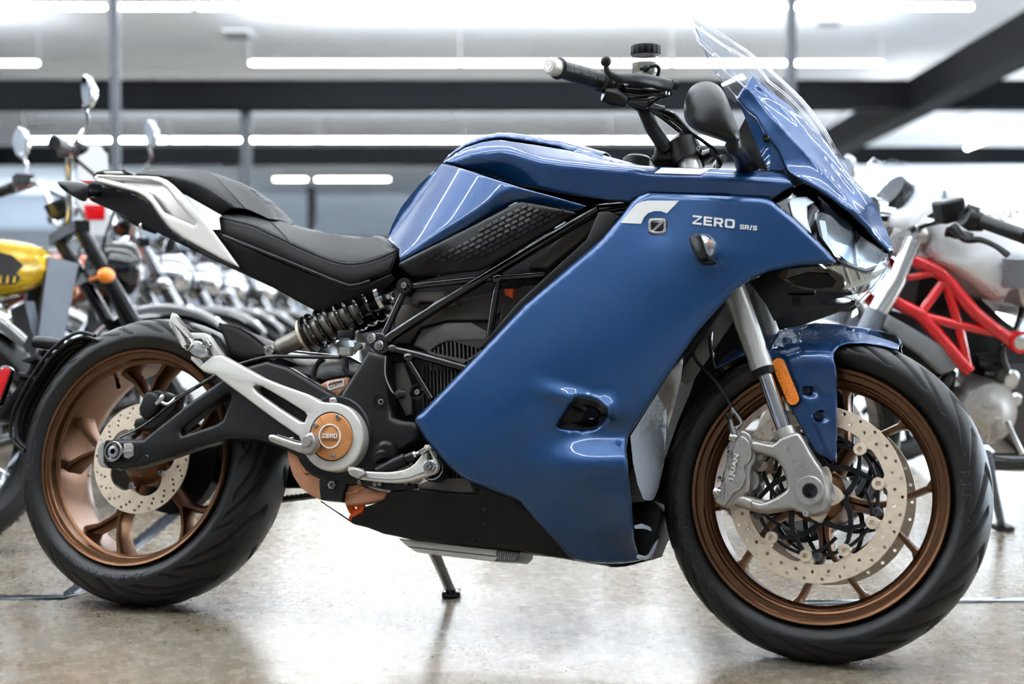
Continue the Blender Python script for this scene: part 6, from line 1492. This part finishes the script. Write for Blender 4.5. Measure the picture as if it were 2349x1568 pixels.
# ================================================================ other motorcycles in the showroom
def part(name, parent, material, ang=40, fix=True):
    class _C:
        def __enter__(s): s.bm = bmesh.new(); return s.bm
        def __exit__(s, *a):
            s.o = from_bm(name, s.bm, material, parent, ang, fix)
    c = _C(); return c
def V3(x, y, z): return Vector((x, y, z))
def cruiser(px, D, yaw, label, tankm, fendm='black_gloss', chrome_=True, bars='low', spoked=False, screen=False, lampm='chrome', forkm='chrome', group=None, plate_=None, lean=8, hidden=False):
    x = (px - 1174.5) / FPX * D - 1.13 * math.cos(yaw); D = D - 1.13 * math.sin(yaw)     # px, D: the steering head
    Mx = Matrix.Translation((x, D, 0)) @ Matrix.Rotation(yaw, 4, 'Z') @ Matrix.Rotation(-R(lean), 4, 'X')
    t = empty('motorcycle', Mx, label, 'motorcycle', group)
    em = 'chrome' if chrome_ else 'black_gloss'
    WBc, Rf = 1.50, .325
    for cx, nm, hw in ((0, 'rear_wheel', .075), (WBc, 'front_wheel', .060)):
        with part(nm, t, 'chrome' if spoked else 'black_gloss') as bm:
            lathe(bm, V3(cx, 0, Rf), (0, 1, 0), [(-.03, .225), (-.035, .24), (.035, .24), (.03, .225), (-.03, .225)], 40, cap=False)
            lathe(bm, V3(cx, 0, Rf), (0, 1, 0), [(-.06, .03), (-.05, .05), (.05, .05), (.06, .03)], 20)
            n = 20 if spoked else 5
            for k in range(n):
                a = 2 * PI * k / n; s = .03 * (1 if k % 2 else -1)
                a2 = a + (.25 if k % 4 < 2 else -.25) * (1 if spoked else 0)
                p, q = V3(cx + .05 * math.cos(a), s, Rf + .05 * math.sin(a)), V3(cx + .228 * math.cos(a2), 0, Rf + .228 * math.sin(a2))
                tube(bm, [p, q], .003 if spoked else .016, 6)
        w = t.children[-1]
        with part('tyre', w, 'rubber', 50) as bm:
            lathe(bm, V3(cx, 0, Rf), (0, 1, 0), [(-.035, .238), (-hw, .262), (-hw * .96, .292), (-hw * .6, .317), (0, .325), (hw * .6, .317), (hw * .96, .292), (hw, .262), (.035, .238)], 48, cap=False)
            for k in range(36):
                a = 2 * PI * k / 36
                for s in (-1, 1): bx(bm, V3(cx + .318 * math.cos(a), s * hw * .6, Rf + .318 * math.sin(a)), (.004, hw * .5, .004))
        with part('brake_disc', w, 'steel') as bm: lathe(bm, V3(cx, -.07, Rf), (0, 1, 0), [(0, .06), (0, .13), (.005, .13), (.005, .06), (0, .06)], 36, cap=False)
    # fork
    top, ax_ = V3(1.18, 0, .92), V3(WBc, 0, Rf)
    for s in (-1, 1):
        o = V3(0, s * .10, 0)
        with part('fork_leg', t, forkm) as bm: tube(bm, [top + o, top.lerp(ax_, .55) + o, top.lerp(ax_, .56) + o, ax_ + o], [.024, .024, .032, .030], 16)
    with part('fork_yoke', t, 'black_gloss') as bm:
        for k in (.02, .26): bar(bm, top.lerp(ax_, k) - V3(0, .13, 0), top.lerp(ax_, k) + V3(0, .13, 0), .05, .05, .035, .035, (0, 0, 1))
    with part('headlamp', t, lampm, 50) as bm:
        lathe(bm, V3(1.24, 0, .80), (1, 0, -.05), [(0, .02), (.01, .05), (.05, .082), (.11, .092), (.14, .094), (.15, .088)], 32)
    h = t.children[-1]
    with part('headlamp_lens', h, 'lens_clear', 60) as bm: lathe(bm, V3(1.39, 0, .792), (1, 0, -.05), [(0, .088), (.012, .075), (.02, .04), (.022, .0)], 28)
    for s in (-1, 1):
        with part('indicator', t, 'orange_lens' if px < 160 else 'chrome' if chrome_ else 'black_gloss', 50) as bm: ellipsoid(bm, V3(1.24, s * .17, .74), (.03, .026, .026), 14); tube(bm, [V3(1.22, s * .08, .74), V3(1.23, s * .15, .74)], .008, 8)
    # tank
    with part('tank', t, tankm, 60) as bm:
        rings = []
        for (cx, w, zb, zt) in ((.52, .03, .72, .745), (.56, .09, .69, .79), (.70, .145, .665, .85), (.88, .155, .67, .87), (1.02, .13, .70, .865), (1.10, .07, .74, .84), (1.13, .02, .77, .80)):
            zc, hh = (zb + zt) / 2, (zt - zb) / 2
            rings.append([V3(cx, w * math.copysign(abs(math.cos(a)) ** .7, math.cos(a)), zc + hh * math.copysign(abs(math.sin(a)) ** .8, math.sin(a))) for a in [2 * PI * i / 28 for i in range(28)]])
        loft(bm, crs_rings(rings, 3))
    tk = t.children[-1]
    with part('tank_cap', tk, 'chrome') as bm: lathe(bm, V3(.86, -.03, .865), (0, 0, 1), [(0, .04), (.012, .04), (.018, .03)], 24)
    # saddle, fenders
    with part('saddle', t, 'seat_vinyl', 60) as bm:
        rings = []
        for (cx, w, zb, zt) in ((-.16, .06, .70, .73), (-.08, .11, .67, .76), (.06, .13, .62, .72), (.2, .14, .60, .67), (.38, .12, .63, .69), (.50, .08, .68, .74), (.54, .04, .70, .73)):
            rings.append([V3(cx, w * math.cos(a), (zb + zt) / 2 + (zt - zb) / 2 * math.copysign(abs(math.sin(a)) ** .6, math.sin(a))) for a in [2 * PI * i / 20 for i in range(20)]])
        loft(bm, crs_rings(rings, 3))
    for nm, cx, a0, a1, hw in (('rear_fender', 0, 20, 170, .09), ('front_fender', WBc, 45, 150, .075)):
        with part(nm, t, fendm, 60) as bm:
            rows = []
            for i in range(25):
                a = R(a0 + (a1 - a0) * i / 24); rows.append([V3(cx + (.352 - .05 * (abs(v) ** 3)) * math.cos(a), v * hw, Rf + (.352 - .05 * (abs(v) ** 3)) * math.sin(a)) for v in (-1, -.85, -.5, 0, .5, .85, 1)])
            loft(bm, rows, cap=False, closed=False)
        solid(t.children[-1], .004)
    with part('tail_lamp', t, 'red_lens') as bm: ellipsoid(bm, V3(-.32, 0, .56), (.04, .05, .04), 14)
    # frame and engine
    with part('frame', t, 'black_tube') as bm:
        for s in (-1, 1):
            tube(bm, [V3(1.13, s * .03, .80), V3(1.06, s * .09, .55), V3(1.0, s * .12, .25), V3(.40, s * .12, .22), V3(.28, s * .13, .38), V3(.34, s * .12, .62), V3(.55, s * .06, .70), V3(1.10, s * .03, .84)], .018, 10, 4)
            tube(bm, [V3(.28, s * .13, .38), V3(0, s * .13, Rf)], .022, 10); tube(bm, [V3(.34, s * .12, .62), V3(-.2, s * .11, .64)], .014, 10)
    with part('front_downtube', t, 'grey_cast') as bm:
        for s in (-1, 1): bar(bm, V3(1.13, s * .085, .80), V3(1.02, s * .10, .30), .10, .06, .03, .03, (0, 1, 0))
    with part('radiator', t, 'grey_cast') as bm: bx(bm, V3(1.05, 0, .50), (.03, .16, .34), Matrix.Rotation(R(-10), 3, 'Y'))
    with part('engine', t, em, 35) as bm:
        bx(bm, V3(.70, 0, .36), (.42, .20, .22))
        lathe(bm, V3(.74, -.17, .36), (0, 1, 0), [(-.01, .05), (0, .10), (.02, .125), (.10, .13)], 32); lathe(bm, V3(.52, -.16, .40), (0, 1, 0), [(0, .05), (.02, .075), (.08, .08)], 28)
        lathe(bm, V3(.74, -.195, .36), (0, 1, 0), [(0, .03), (.02, .04), (.04, .04)], 20)
    en = t.children[-1]
    for k, a in enumerate((-30, 26)):
        d = V3(math.sin(R(a)), 0, math.cos(R(a))); b = V3(.72 + .06 * (1 if k else -1), 0, .44)
        with part('cylinder', en, 'black_gloss' if k == 0 and not chrome_ else 'steel', 30) as bm:
            for i in range(7): lathe(bm, b + d * (.02 + .022 * i), d, [(0, .085), (.010, .085), (.010, .075), (.022, .075)], 20)
        with part('cylinder_head', en, em, 40) as bm:
            u = V3(math.cos(R(a)), 0, -math.sin(R(a))); bar(bm, b + d * .18 - u * .085, b + d * .18 + u * .085, .09, .09, .17, .17, (0, 1, 0)); tube(bm, [b + d * .20 - V3(0, .11, 0) - u * .06, b + d * .20 - V3(0, .11, 0) + u * .06], .045, 14)
    with part('air_cleaner', en, em, 50) as bm: lathe(bm, V3(.70, -.20, .58), (0, 1, 0), [(0, .03), (.01, .075), (.03, .09), (.09, .09)], 28)
    for k, (p, z) in enumerate((((.86, .50), .30), ((.62, .52), .22))):
        with part('exhaust_pipe', t, 'chrome', 60) as bm: tube(bm, [V3(p[0], -.06, p[1]), V3(p[0] + .12, -.13, p[1] - .06), V3(p[0] + .08, -.18, z + .06), V3(.5, -.20, z), V3(.3, -.20, z)], .022, 12, 4); tube(bm, [V3(.32, -.20, z), V3(.26, -.20, z), V3(-.34, -.21, z + .04), V3(-.36, -.21, z + .04)], [.022, .042, .046, .03], 18)
    for s in (-1, 1):
        with part('rear_shock', t, 'chrome', 50) as bm: tube(bm, [V3(-.02, s * .15, .36), V3(.14, s * .14, .62)], .022, 12); tube(bm, [V3(.02, s * .15, .42), V3(.12, s * .14, .59)], .032, 14)
        with part('footpeg', t, 'rubber') as bm: tube(bm, [V3(.86, s * .15, .28), V3(.84, s * .30, .29)], .018, 12)
    with part('tank_trim', t, 'chrome', 50) as bm: tube(bm, [V3(.98, -.16, .46), V3(.80, -.165, .52), V3(.60, -.16, .50)], .012, 8)
    with part('brake_caliper', t, 'black_satin') as bm: bx(bm, V3(1.40, -.085, .40), (.09, .05, .07)); tube(bm, [V3(1.42, -.085, .43), V3(1.30, -.11, .62), V3(1.20, -.10, .86)], .006, 8, 4)
    # handlebar
    hz = {'low': 1.02, 'mid': 1.12, 'high': 1.22}[bars]
    with part('handlebar', t, 'chrome' if chrome_ else 'black_gloss', 60) as bm:
        tube(bm, [V3(1.02, -.40, hz - .02), V3(1.10, -.30, hz), V3(1.15, -.14, hz - .02), V3(1.17, -.06, .95), V3(1.17, .06, .95), V3(1.15, .14, hz - .02), V3(1.10, .30, hz), V3(1.02, .40, hz - .02)], .0125, 12, 5)
    hb_ = t.children[-1]
    for s in (-1, 1):
        with part('grip', hb_, 'rubber') as bm: tube(bm, [V3(1.10, s * .29, hz), V3(1.01, s * .42, hz - .022)], .019, 14)
        with part('control_lever', hb_, 'black_satin') as bm: tube(bm, [V3(1.14, s * .22, hz), V3(1.16, s * .28, hz + .005), V3(1.08, s * .41, hz - .01)], [.012, .008, .006], 8, 3); bx(bm, V3(1.12, s * .235, hz + .01), (.06, .05, .04))
        with part('mirror_stem', t, 'chrome') as bm: tube(bm, [V3(1.12, s * .25, hz + .01), V3(1.16, s * .30, hz + .08), V3(1.14, s * .33, hz + .13)], .006, 8, 4)
        with part('mirror', t, 'chrome', 60) as bm: lathe(bm, V3(1.15, s * .335, hz + .17), (1, .12 * s, .1), [(-.004, .05), (0, .055), (.012, .05), (.03, .02), (.034, .0)], 28)
        with part('mirror_glass', t.children[-1], 'mirror_glass') as bm: lathe(bm, V3(1.144, s * .335, hz + .17), (1, .12 * s, .1), [(0, .048), (.001, .048)], 28)
    with part('speedometer', t, 'black_gloss', 50) as bm: lathe(bm, V3(1.18, 0, .96), (-.4, 0, 1), [(0, .03), (.02, .05), (.06, .052)], 24)
    with part('clutch_cable', t, 'black_tube') as bm: tube(bm, [V3(1.14, .2, hz), V3(1.28, .12, 1.0), V3(1.22, .08, .8), V3(1.02, .1, .5)], .006, 8, 5); tube(bm, [V3(1.14, -.2, hz), V3(1.30, -.12, 1.0), V3(1.26, -.1, .8), V3(1.36, -.09, .45)], .006, 8, 5)
    if screen:
        with part('windscreen', t, 'screen_clear', 0) as bm:
            loft(bm, [[V3(1.30 + .05 * (1 - (y / .24) ** 2) - .12 * k, y * (1 - .25 * k), .92 + .38 * k) for y in [-.24 + .04 * i for i in range(13)]] for k in [i / 6 for i in range(7)]], cap=False, closed=False)
        solid(t.children[-1], .004)
    with part('side_stand', t, 'black_gloss') as bm: tube(bm, [V3(.62, .13, .24), V3(.66, .26, .04)], .012, 10); bx(bm, V3(.665, .268, .04), (.05, .04, .012))
    return t
def crs_rings(rings, n):
    k = len(rings[0]); cols = [crs([tuple(r[i]) for r in rings], n) for i in range(k)]
    return [[Vector(cols[i][j]) for i in range(k)] for j in range(len(cols[0]))]

Yb = cruiser(150, 4.62, R(36), 'cruiser with a bright yellow tank and round mirror at the left edge', 'yellow_paint', bars='mid', chrome_=True, lampm='black_gloss', forkm='black_gloss')
# dark emblem on the yellow tank
with part('tank_emblem', Yb, 'decal_dark') as bm:
    pts = [(.66, .735), (.70, .77), (.78, .80), (.88, .815), (.95, .80), (.985, .77), (.96, .745), (.975, .73), (.955, .71), (.80, .715)]
    loft(bm, [[V3(a, -(.162 - 1.2 * (abs(a - .86)) ** 2.2) - .002 + k, b) for a, b in pts] for k in (0, .003)])
for k in range(9):
    with part('emblem_feather', Yb, 'yellow_paint') as bm: bar(bm, V3(.78 + k * .021, -.163, .713), V3(.785 + k * .021, -.163, .735), .005, .003, .004, .004)
cruiser(-520, 3.5, R(36), 'dark motorcycle cut off by the left edge, only its spoked wheel in view', 'black_gloss', spoked=True, lean=4)
specs = [(300, 5.65, 37, 'rust_paint', 'rust coloured chrome cruiser right behind the yellow tank bike', 'mid', True), (392, 6.7, 37, 'cream_paint', 'cream cruiser with a clear screen seen under the grey tail panel', 'low', False),
         (470, 7.75, 38, 'rust_paint', 'chrome cruiser with an orange brown tank below the passenger saddle', 'low', True), (548, 8.8, 38, 'black_gloss', 'black cruiser with bright forks behind the rear tyre top', 'low', False),
         (615, 9.9, 38, 'rust_paint', 'reddish cruiser behind the rear shock absorber', 'low', False), (690, 11.0, 38, 'black_gloss', 'small distant black cruiser left of the frame tubes', 'low', True)]
for px, D, yw, mt_, lab, bars, ch in specs: cruiser(px, D, R(yw), lab, mt_, bars=bars, chrome_=ch, screen=(px == 392))
cruiser(760, 21, R(60), 'tiny distant motorcycle with a screen seen above the rider saddle', 'white_gloss', screen=True, bars='mid')
cruiser(1885, 6.0, R(20), 'grey motorcycle with round lamp between the blue nose and the red frame', 'grey_cast', fendm='grey_cast', lampm='steel_dark', bars='low', chrome_=False, screen=False)
# white price card hanging on the yellow bike's bars
c_ = empty('price_card', Matrix.Translation(((212 - 1174.5) / FPX * 5.0, 5.0, 0)), 'white paper card with a red patch hanging among the bikes on the left', 'price card')
with part('card', c_, 'white_paint') as bm:
    z1 = CAMH + (726 - 335) / FPX * 5; z0 = CAMH + (726 - 540) / FPX * 5
    loft(bm, [[V3(-.05, y, z0), V3(.06, y, z0), V3(.055, y, z1 - .03), V3(.03, y, z1), V3(-.02, y, z1), V3(-.045, y, z1 - .03)] for y in (0, .002)])
with part('red_patch', c_, 'red_paint') as bm: bx(bm, V3(.01, -.002, z0 + .08), (.07, .002, .05))

# ---------------------------------------------------------------- white bike with the red frame, on the right, heading left
a_ = R(14); D_ = 4.15
NX = Matrix.Translation(((2140 - 1174.5) / FPX * D_, D_, 0)) @ Matrix.Rotation(PI + a_, 4, 'Z') @ Matrix.Rotation(-R(7), 4, 'X')
NK = Frame(NX); NB = empty('motorcycle', NX, 'white motorcycle with a red lattice frame at the right edge', 'motorcycle')
def nrod(name, pts, r, m_, parent=None, seg=14, smooth=0):
    bm = bmesh.new(); tube(bm, [NK.pt(*p) for p in pts], r, seg, smooth); return from_bm(name, bm, m_, parent or NB, 50)
def nplate(name, pts, y0, th, m_, parent=None, bev=.006, smooth=0, holes=()):
    return plate(name, NK, pts, y0 + 0, th, m_, parent or NB, bev, smooth=smooth, holes=holes, ang=50)
rf0 = nrod('lattice_frame', [(2075, 590, .10), (2160, 630, .13), (2240, 720, .16), (2345, 800, .17)], .0175, 'red_paint', None, 16, 4)
for p, r in (([(2045, 688, .10), (2110, 720, .13), (2222, 850, .15)], .0185), ([(2110, 722, .13), (2168, 640, .13)], .013), ([(2168, 640, .135), (2200, 750, .15), (2222, 850, .15)], .0125), ([(2110, 722, .13), (2195, 745, .15), (2345, 775, .17)], .0125), ([(2060, 640, .10), (2150, 625, .13)], .010)): nrod('frame_tube', p, r, 'red_paint', rf0)
for p, r in (([(2075, 590, -.10), (2160, 630, -.13), (2240, 720, -.16), (2345, 800, -.17)], .0175), ([(2045, 688, -.10), (2110, 720, -.13), (2222, 850, -.15)], .0185), ([(2110, 722, -.13), (2168, 640, -.13)], .013)):
    bm = bmesh.new(); tube(bm, [Vector((q.x, -q.y, q.z)) for q in [NK.pt(a, b, -c) for a, b, c in p]], r, 12, 3); from_bm('frame_tube', bm, 'red_paint', rf0)
bm = bmesh.new(); lathe(bm, NK.raw(2343, 785, .19), (0, 1, 0), [(-.03, .030), (.0, .030)], 24); from_bm('frame_boss', bm, 'red_paint', rf0, 30, True)
bm = bmesh.new(); lathe(bm, NK.raw(2343, 785, .192), (0, 1, 0), [(-.01, .021), (.0, .021), (.003, .014)], 24); from_bm('frame_cap', bm, 'silver_bright', rf0, 30, True)
tky = tps([(2120, 530, .09), (2200, 545, .15), (2349, 560, .19), (2300, 690, .15), (2120, 580, .10), (2200, 640, .13), (2420, 600, .20), (2280, 480, .08), (2420, 480, .10)], .02)
def npanel(name, pts, m_, yf, parent=None, res=14):
    vv = [NK.raw(x, y, float(yf(np.array([x]), np.array([y]))[0])) for x, y in densify(pts, 18)]
    bm = bmesh.new()
    c0 = sum(vv, Vector()) / len(vv)
    loft(bm, [vv, [c0.lerp(v, .8) + Vector((0, .025, 0)) for v in vv], [c0.lerp(v, .3) + Vector((0, .035, 0)) for v in vv]]); loft(bm, [vv, [Vector((v.x, -v.y, v.z)) for v in vv], [c0.lerp(Vector((v.x, v.y, v.z)), .8) * 1 for v in []] or [Vector((v.x, -v.y - .02, v.z)) for v in [c0.lerp(w_, .8) for w_ in vv]]])
    bmesh.ops.remove_doubles(bm, verts=bm.verts[:], dist=1e-5)
    return from_bm(name, bm, m_, parent or NB, 60, True)
tkN = npanel('tank', [(2112, 522), (2140, 505), (2200, 470), (2260, 450), (2360, 445), (2480, 470), (2480, 600), (2380, 640), (2310, 668), (2300, 690), (2280, 692), (2240, 660), (2180, 620), (2130, 600), (2115, 575)], 'white_gloss', tky)
plate('tank_recess', NK, [(2165, 520), (2215, 515), (2250, 540), (2240, 552), (2185, 550)], .155, -.02, 'black_plastic', tkN, .002) if False else nrod('tank_recess', [(2170, 530, .145), (2230, 545, .17)], .014, 'black_plastic', tkN)
text('tank_lettering', 'DUCATI', NK, (2258, 512), (86, -10), (1, -20), const(.155), 'decal_dark', tkN, lift=-.045, depth=-.001, shear=.2)
nrod('knee_scoop', [(2345, 590, .20), (2345, 655, .20)], .05, 'grey_mid', tkN, 20)
npanel('tail_unit', [(2330, 640), (2420, 620), (2560, 640), (2560, 700), (2400, 740), (2345, 700)], 'white_gloss', const(.13))
# cowl and small screen
cw = npanel('headlamp_cowl', [(2028, 505), (2040, 488), (2085, 478), (2120, 440), (2125, 422), (2150, 455), (2145, 480), (2110, 505), (2080, 525), (2040, 520)], 'white_gloss', tps([(2028, 505, .04), (2085, 478, .09), (2150, 455, .12), (2110, 505, .12), (2060, 520, .08)], .02))
bm = bmesh.new(); rows = []
for (x0, y0, x1, y1, w) in ((2125, 420, 2030, 500, .10), (2112, 395, 2012, 440, .10), (2085, 372, 1998, 400, .08), (2045, 362, 1994, 380, .05)):
    A, B_ = NK.pt(x0, y0, w), NK.pt(x1, y1, .0); r = []
    for j in range(-6, 7):
        t = abs(j) / 6; p = B_.lerp(A, t * t); p.y = w * t * (1 if j > 0 else -1); r.append(p)
    rows.append(r)
loft(bm, rows, cap=False, closed=False); o = from_bm('windscreen', bm, 'screen_clear', cw, 0, True); solid(o, .004, 0)
nrod('gauge', [(2040, 440, .0), (2075, 470, .0)], .055, 'black_satin', cw, 18)
nrod('headlamp', [(1995, 500, 0), (2030, 505, 0)], .06, 'chrome', cw, 24)
# bars
hbN = nrod('handlebar', [(2130, 490, .10), (2190, 500, .22), (2260, 505, .32), (2349, 540, .44)], .011, 'black_satin', None, 12, 4)
nrod('grip', [(2255, 508, .32), (2349, 542, .43), (2390, 560, .46)], .0185, 'rubber', hbN)
nrod('switch_housing', [(2212, 495, .30), (2232, 505, .30), (2258, 512, .31)], [.026, .030, .022], 'black_satin', hbN)
nrod('switch_housing', [(2215, 480, .29), (2245, 490, .31)], .016, 'black_satin', hbN)
bm = bmesh.new(); bx(bm, NK.pt(2178, 482, .22), (.07, .06, .06), Matrix.Rotation(R(15), 3, 'Y')); bevel(from_bm('fluid_reservoir', bm, 'black_satin', hbN), .008)
nrod('clutch_lever', [(2185, 520, .24), (2215, 548, .28), (2250, 550, .33), (2285, 565, .37), (2312, 585, .40)], [.014, .011, .008, .007, .009], 'black_satin', hbN, 10, 4)
nrod('brake_line', [(2180, 505, .22), (2130, 515, .12), (2090, 530, .08)], .006, 'black_tube', hbN, 8, 4)
nrod('bar_clamp', [(2090, 540, .08), (2115, 545, .08)], .03, 'silver_cast', hbN, 18)
# fork, wheel
for yy, dx in ((.10, 0), (-.10, 34)):
    pts = [(2098, 548, .10), (2062, 630, .10), (2058, 640, .10), (2015, 715, .10)]
    P = [NK.pt(*p) for p in pts]; P = P if yy > 0 else [Vector((q.x, -q.y, q.z)) for q in P]
    d = (P[-1] - P[0]).normalized(); E_ = P[0] + d * .60
    bm = bmesh.new(); tube(bm, [P[0], P[1], P[2], P[3]], [.024, .024, .028, .028], 18); f_ = from_bm('fork_leg', bm, 'silver_bright', NB, 40)
    bm = bmesh.new(); tube(bm, [P[3], P[3].lerp(E_, .25)], [.034, .032], 18); from_bm('fork_clamp', bm, 'grey_cast', f_, 40)
    bm = bmesh.new(); tube(bm, [P[3].lerp(E_, .25), E_], [.022, .022], 18); from_bm('fork_slider', bm, 'chrome', f_, 40)
cN = Vector((E_.x, 0, .30))
bm = bmesh.new(); lathe(bm, cN, (0, 1, 0), [(-.03, .225), (-.035, .24), (.035, .24), (.03, .225), (-.03, .225)], 40, cap=False); lathe(bm, cN, (0, 1, 0), [(-.05, .04), (.05, .04)], 20)
for k in range(5): a = 2 * PI * k / 5; tube(bm, [cN, cN + Vector((.23 * math.cos(a), 0, .23 * math.sin(a)))], .014, 8)
wN = from_bm('front_wheel', bm, 'black_gloss', NB, 40, True)
bm = bmesh.new(); lathe(bm, cN, (0, 1, 0), [(-.035, .238), (-.06, .26), (-.05, .28), (-.03, .296), (0, .30), (.03, .296), (.05, .28), (.06, .26), (.035, .238)], 48, cap=False); from_bm('tyre', bm, 'rubber', wN, 50, True)
bm = bmesh.new(); lathe(bm, cN + Vector((0, .06, 0)), (0, 1, 0), [(0, .1), (0, .16), (.005, .16), (.005, .1), (0, .1)], 36, cap=False); from_bm('brake_disc', bm, 'steel', wN, 30, True)
bm = bmesh.new(); rows = [[cN + Vector(((.325 - .03 * abs(v) ** 3) * math.cos(a), v * .068, (.325 - .03 * abs(v) ** 3) * math.sin(a))) for v in (-1, -.5, 0, .5, 1)] for a in [R(40 + 110 * i / 18) for i in range(19)]]
loft(bm, rows, cap=False, closed=False); solid(from_bm('front_fender', bm, 'white_gloss', NB, 60, True), .004)
nplate('airbox', [(2065, 600), (2160, 640), (2250, 720), (2349, 800), (2420, 900), (2220, 870), (2110, 770), (2050, 690)], -.09, .12, 'black_plastic')
# radiator cover, engine, stand, rear wheel
nplate('radiator_cover', [(2030, 720), (2075, 745), (2150, 790), (2190, 840), (2150, 855), (2100, 810), (2040, 770), (2020, 745)], .12, .03, 'grey_mid')
nplate('radiator', [(2000, 700), (2080, 720), (2180, 850), (2170, 900), (2090, 870), (2010, 800)], .02, .04, 'black_plastic')
enN = nplate('engine', [(2190, 820), (2260, 790), (2349, 800), (2440, 830), (2440, 1010), (2349, 1060), (2280, 1040), (2220, 980), (2190, 900)], -.13, .2, 'steel_dark', None, .02)
bm = bmesh.new(); lathe(bm, NK.raw(2262, 945, .10), (0, 1, 0), [(-.10, .095), (.0, .095), (.02, .085), (.025, .05), (.03, .04), (.032, .02)], 36); from_bm('clutch_cover', bm, 'silver_cast', enN, 40, True)
for x, y, r, m_ in ((2318, 870, .030, 'silver_bright'), (2330, 918, .022, 'silver_bright'), (2310, 970, .018, 'steel'), (2300, 860, .026, 'black_gloss'), (2290, 830, .03, 'black_satin')):
    bm = bmesh.new(); lathe(bm, NK.raw(x, y, .11), (0, 1, 0), [(-.05, r), (0, r), (.006, r * .7)], 22); from_bm('engine_boss', bm, m_, enN, 30, True)
for k in range(5): nrod('cylinder_fin', [(2235 + k * 12, 812 + k * 5, .12), (2320 + k * 12, 806 + k * 5, .12)], .006, 'black_satin', enN, 8)
nrod('exhaust_pipe', [(2170, 860, .06), (2150, 920, .07), (2180, 1010, .08), (2260, 1055, .08), (2400, 1060, .08)], .026, 'black_gloss', None, 16, 5)
nrod('gear_lever', [(2310, 965, .15), (2330, 1010, .17), (2345, 1040, .17)], .008, 'steel', None, 8)
nrod('hose', [(2345, 700, .10), (2330, 760, .15), (2300, 800, .15), (2310, 850, .14)], .010, 'black_tube', None, 10, 4)
g_ = NX.inverted() @ gpt(2300, 1215)
bm = bmesh.new(); t0 = NK.pt(2262, 1040, .12); tube(bm, [t0, t0.lerp(g_, .5), t0.lerp(g_, .96)], [.017, .013, .012], 10); ssN = from_bm('side_stand', bm, 'grey_cast', NB)
bm = bmesh.new(); bx(bm, t0.lerp(g_, .965), (.05, .05, .014)); from_bm('stand_foot', bm, 'rubber', ssN)
bm = bmesh.new(); cR = Vector((cN.x - 1.45, 0, .31)); lathe(bm, cR, (0, 1, 0), [(-.05, .22), (-.055, .24), (.055, .24), (.05, .22), (-.05, .22)], 40, cap=False)
for k in range(5): a = 2 * PI * k / 5; tube(bm, [cR, cR + Vector((.23 * math.cos(a), 0, .23 * math.sin(a)))], .016, 8)
wR = from_bm('rear_wheel', bm, 'black_gloss', NB, 40, True)
bm = bmesh.new(); lathe(bm, cR, (0, 1, 0), [(-.05, .238), (-.088, .26), (-.075, .285), (-.04, .305), (0, .31), (.04, .305), (.075, .285), (.088, .26), (.05, .238)], 48, cap=False); from_bm('tyre', bm, 'rubber', wR, 50, True)
bm = bmesh.new()
for s in (-1, 1): tube(bm, [Vector((cR.x, s * .11, .31)), Vector((cR.x + .5, s * .11, .40))], [.02, .03], 12)
from_bm('swingarm', bm, 'black_satin', NB, 40, True)
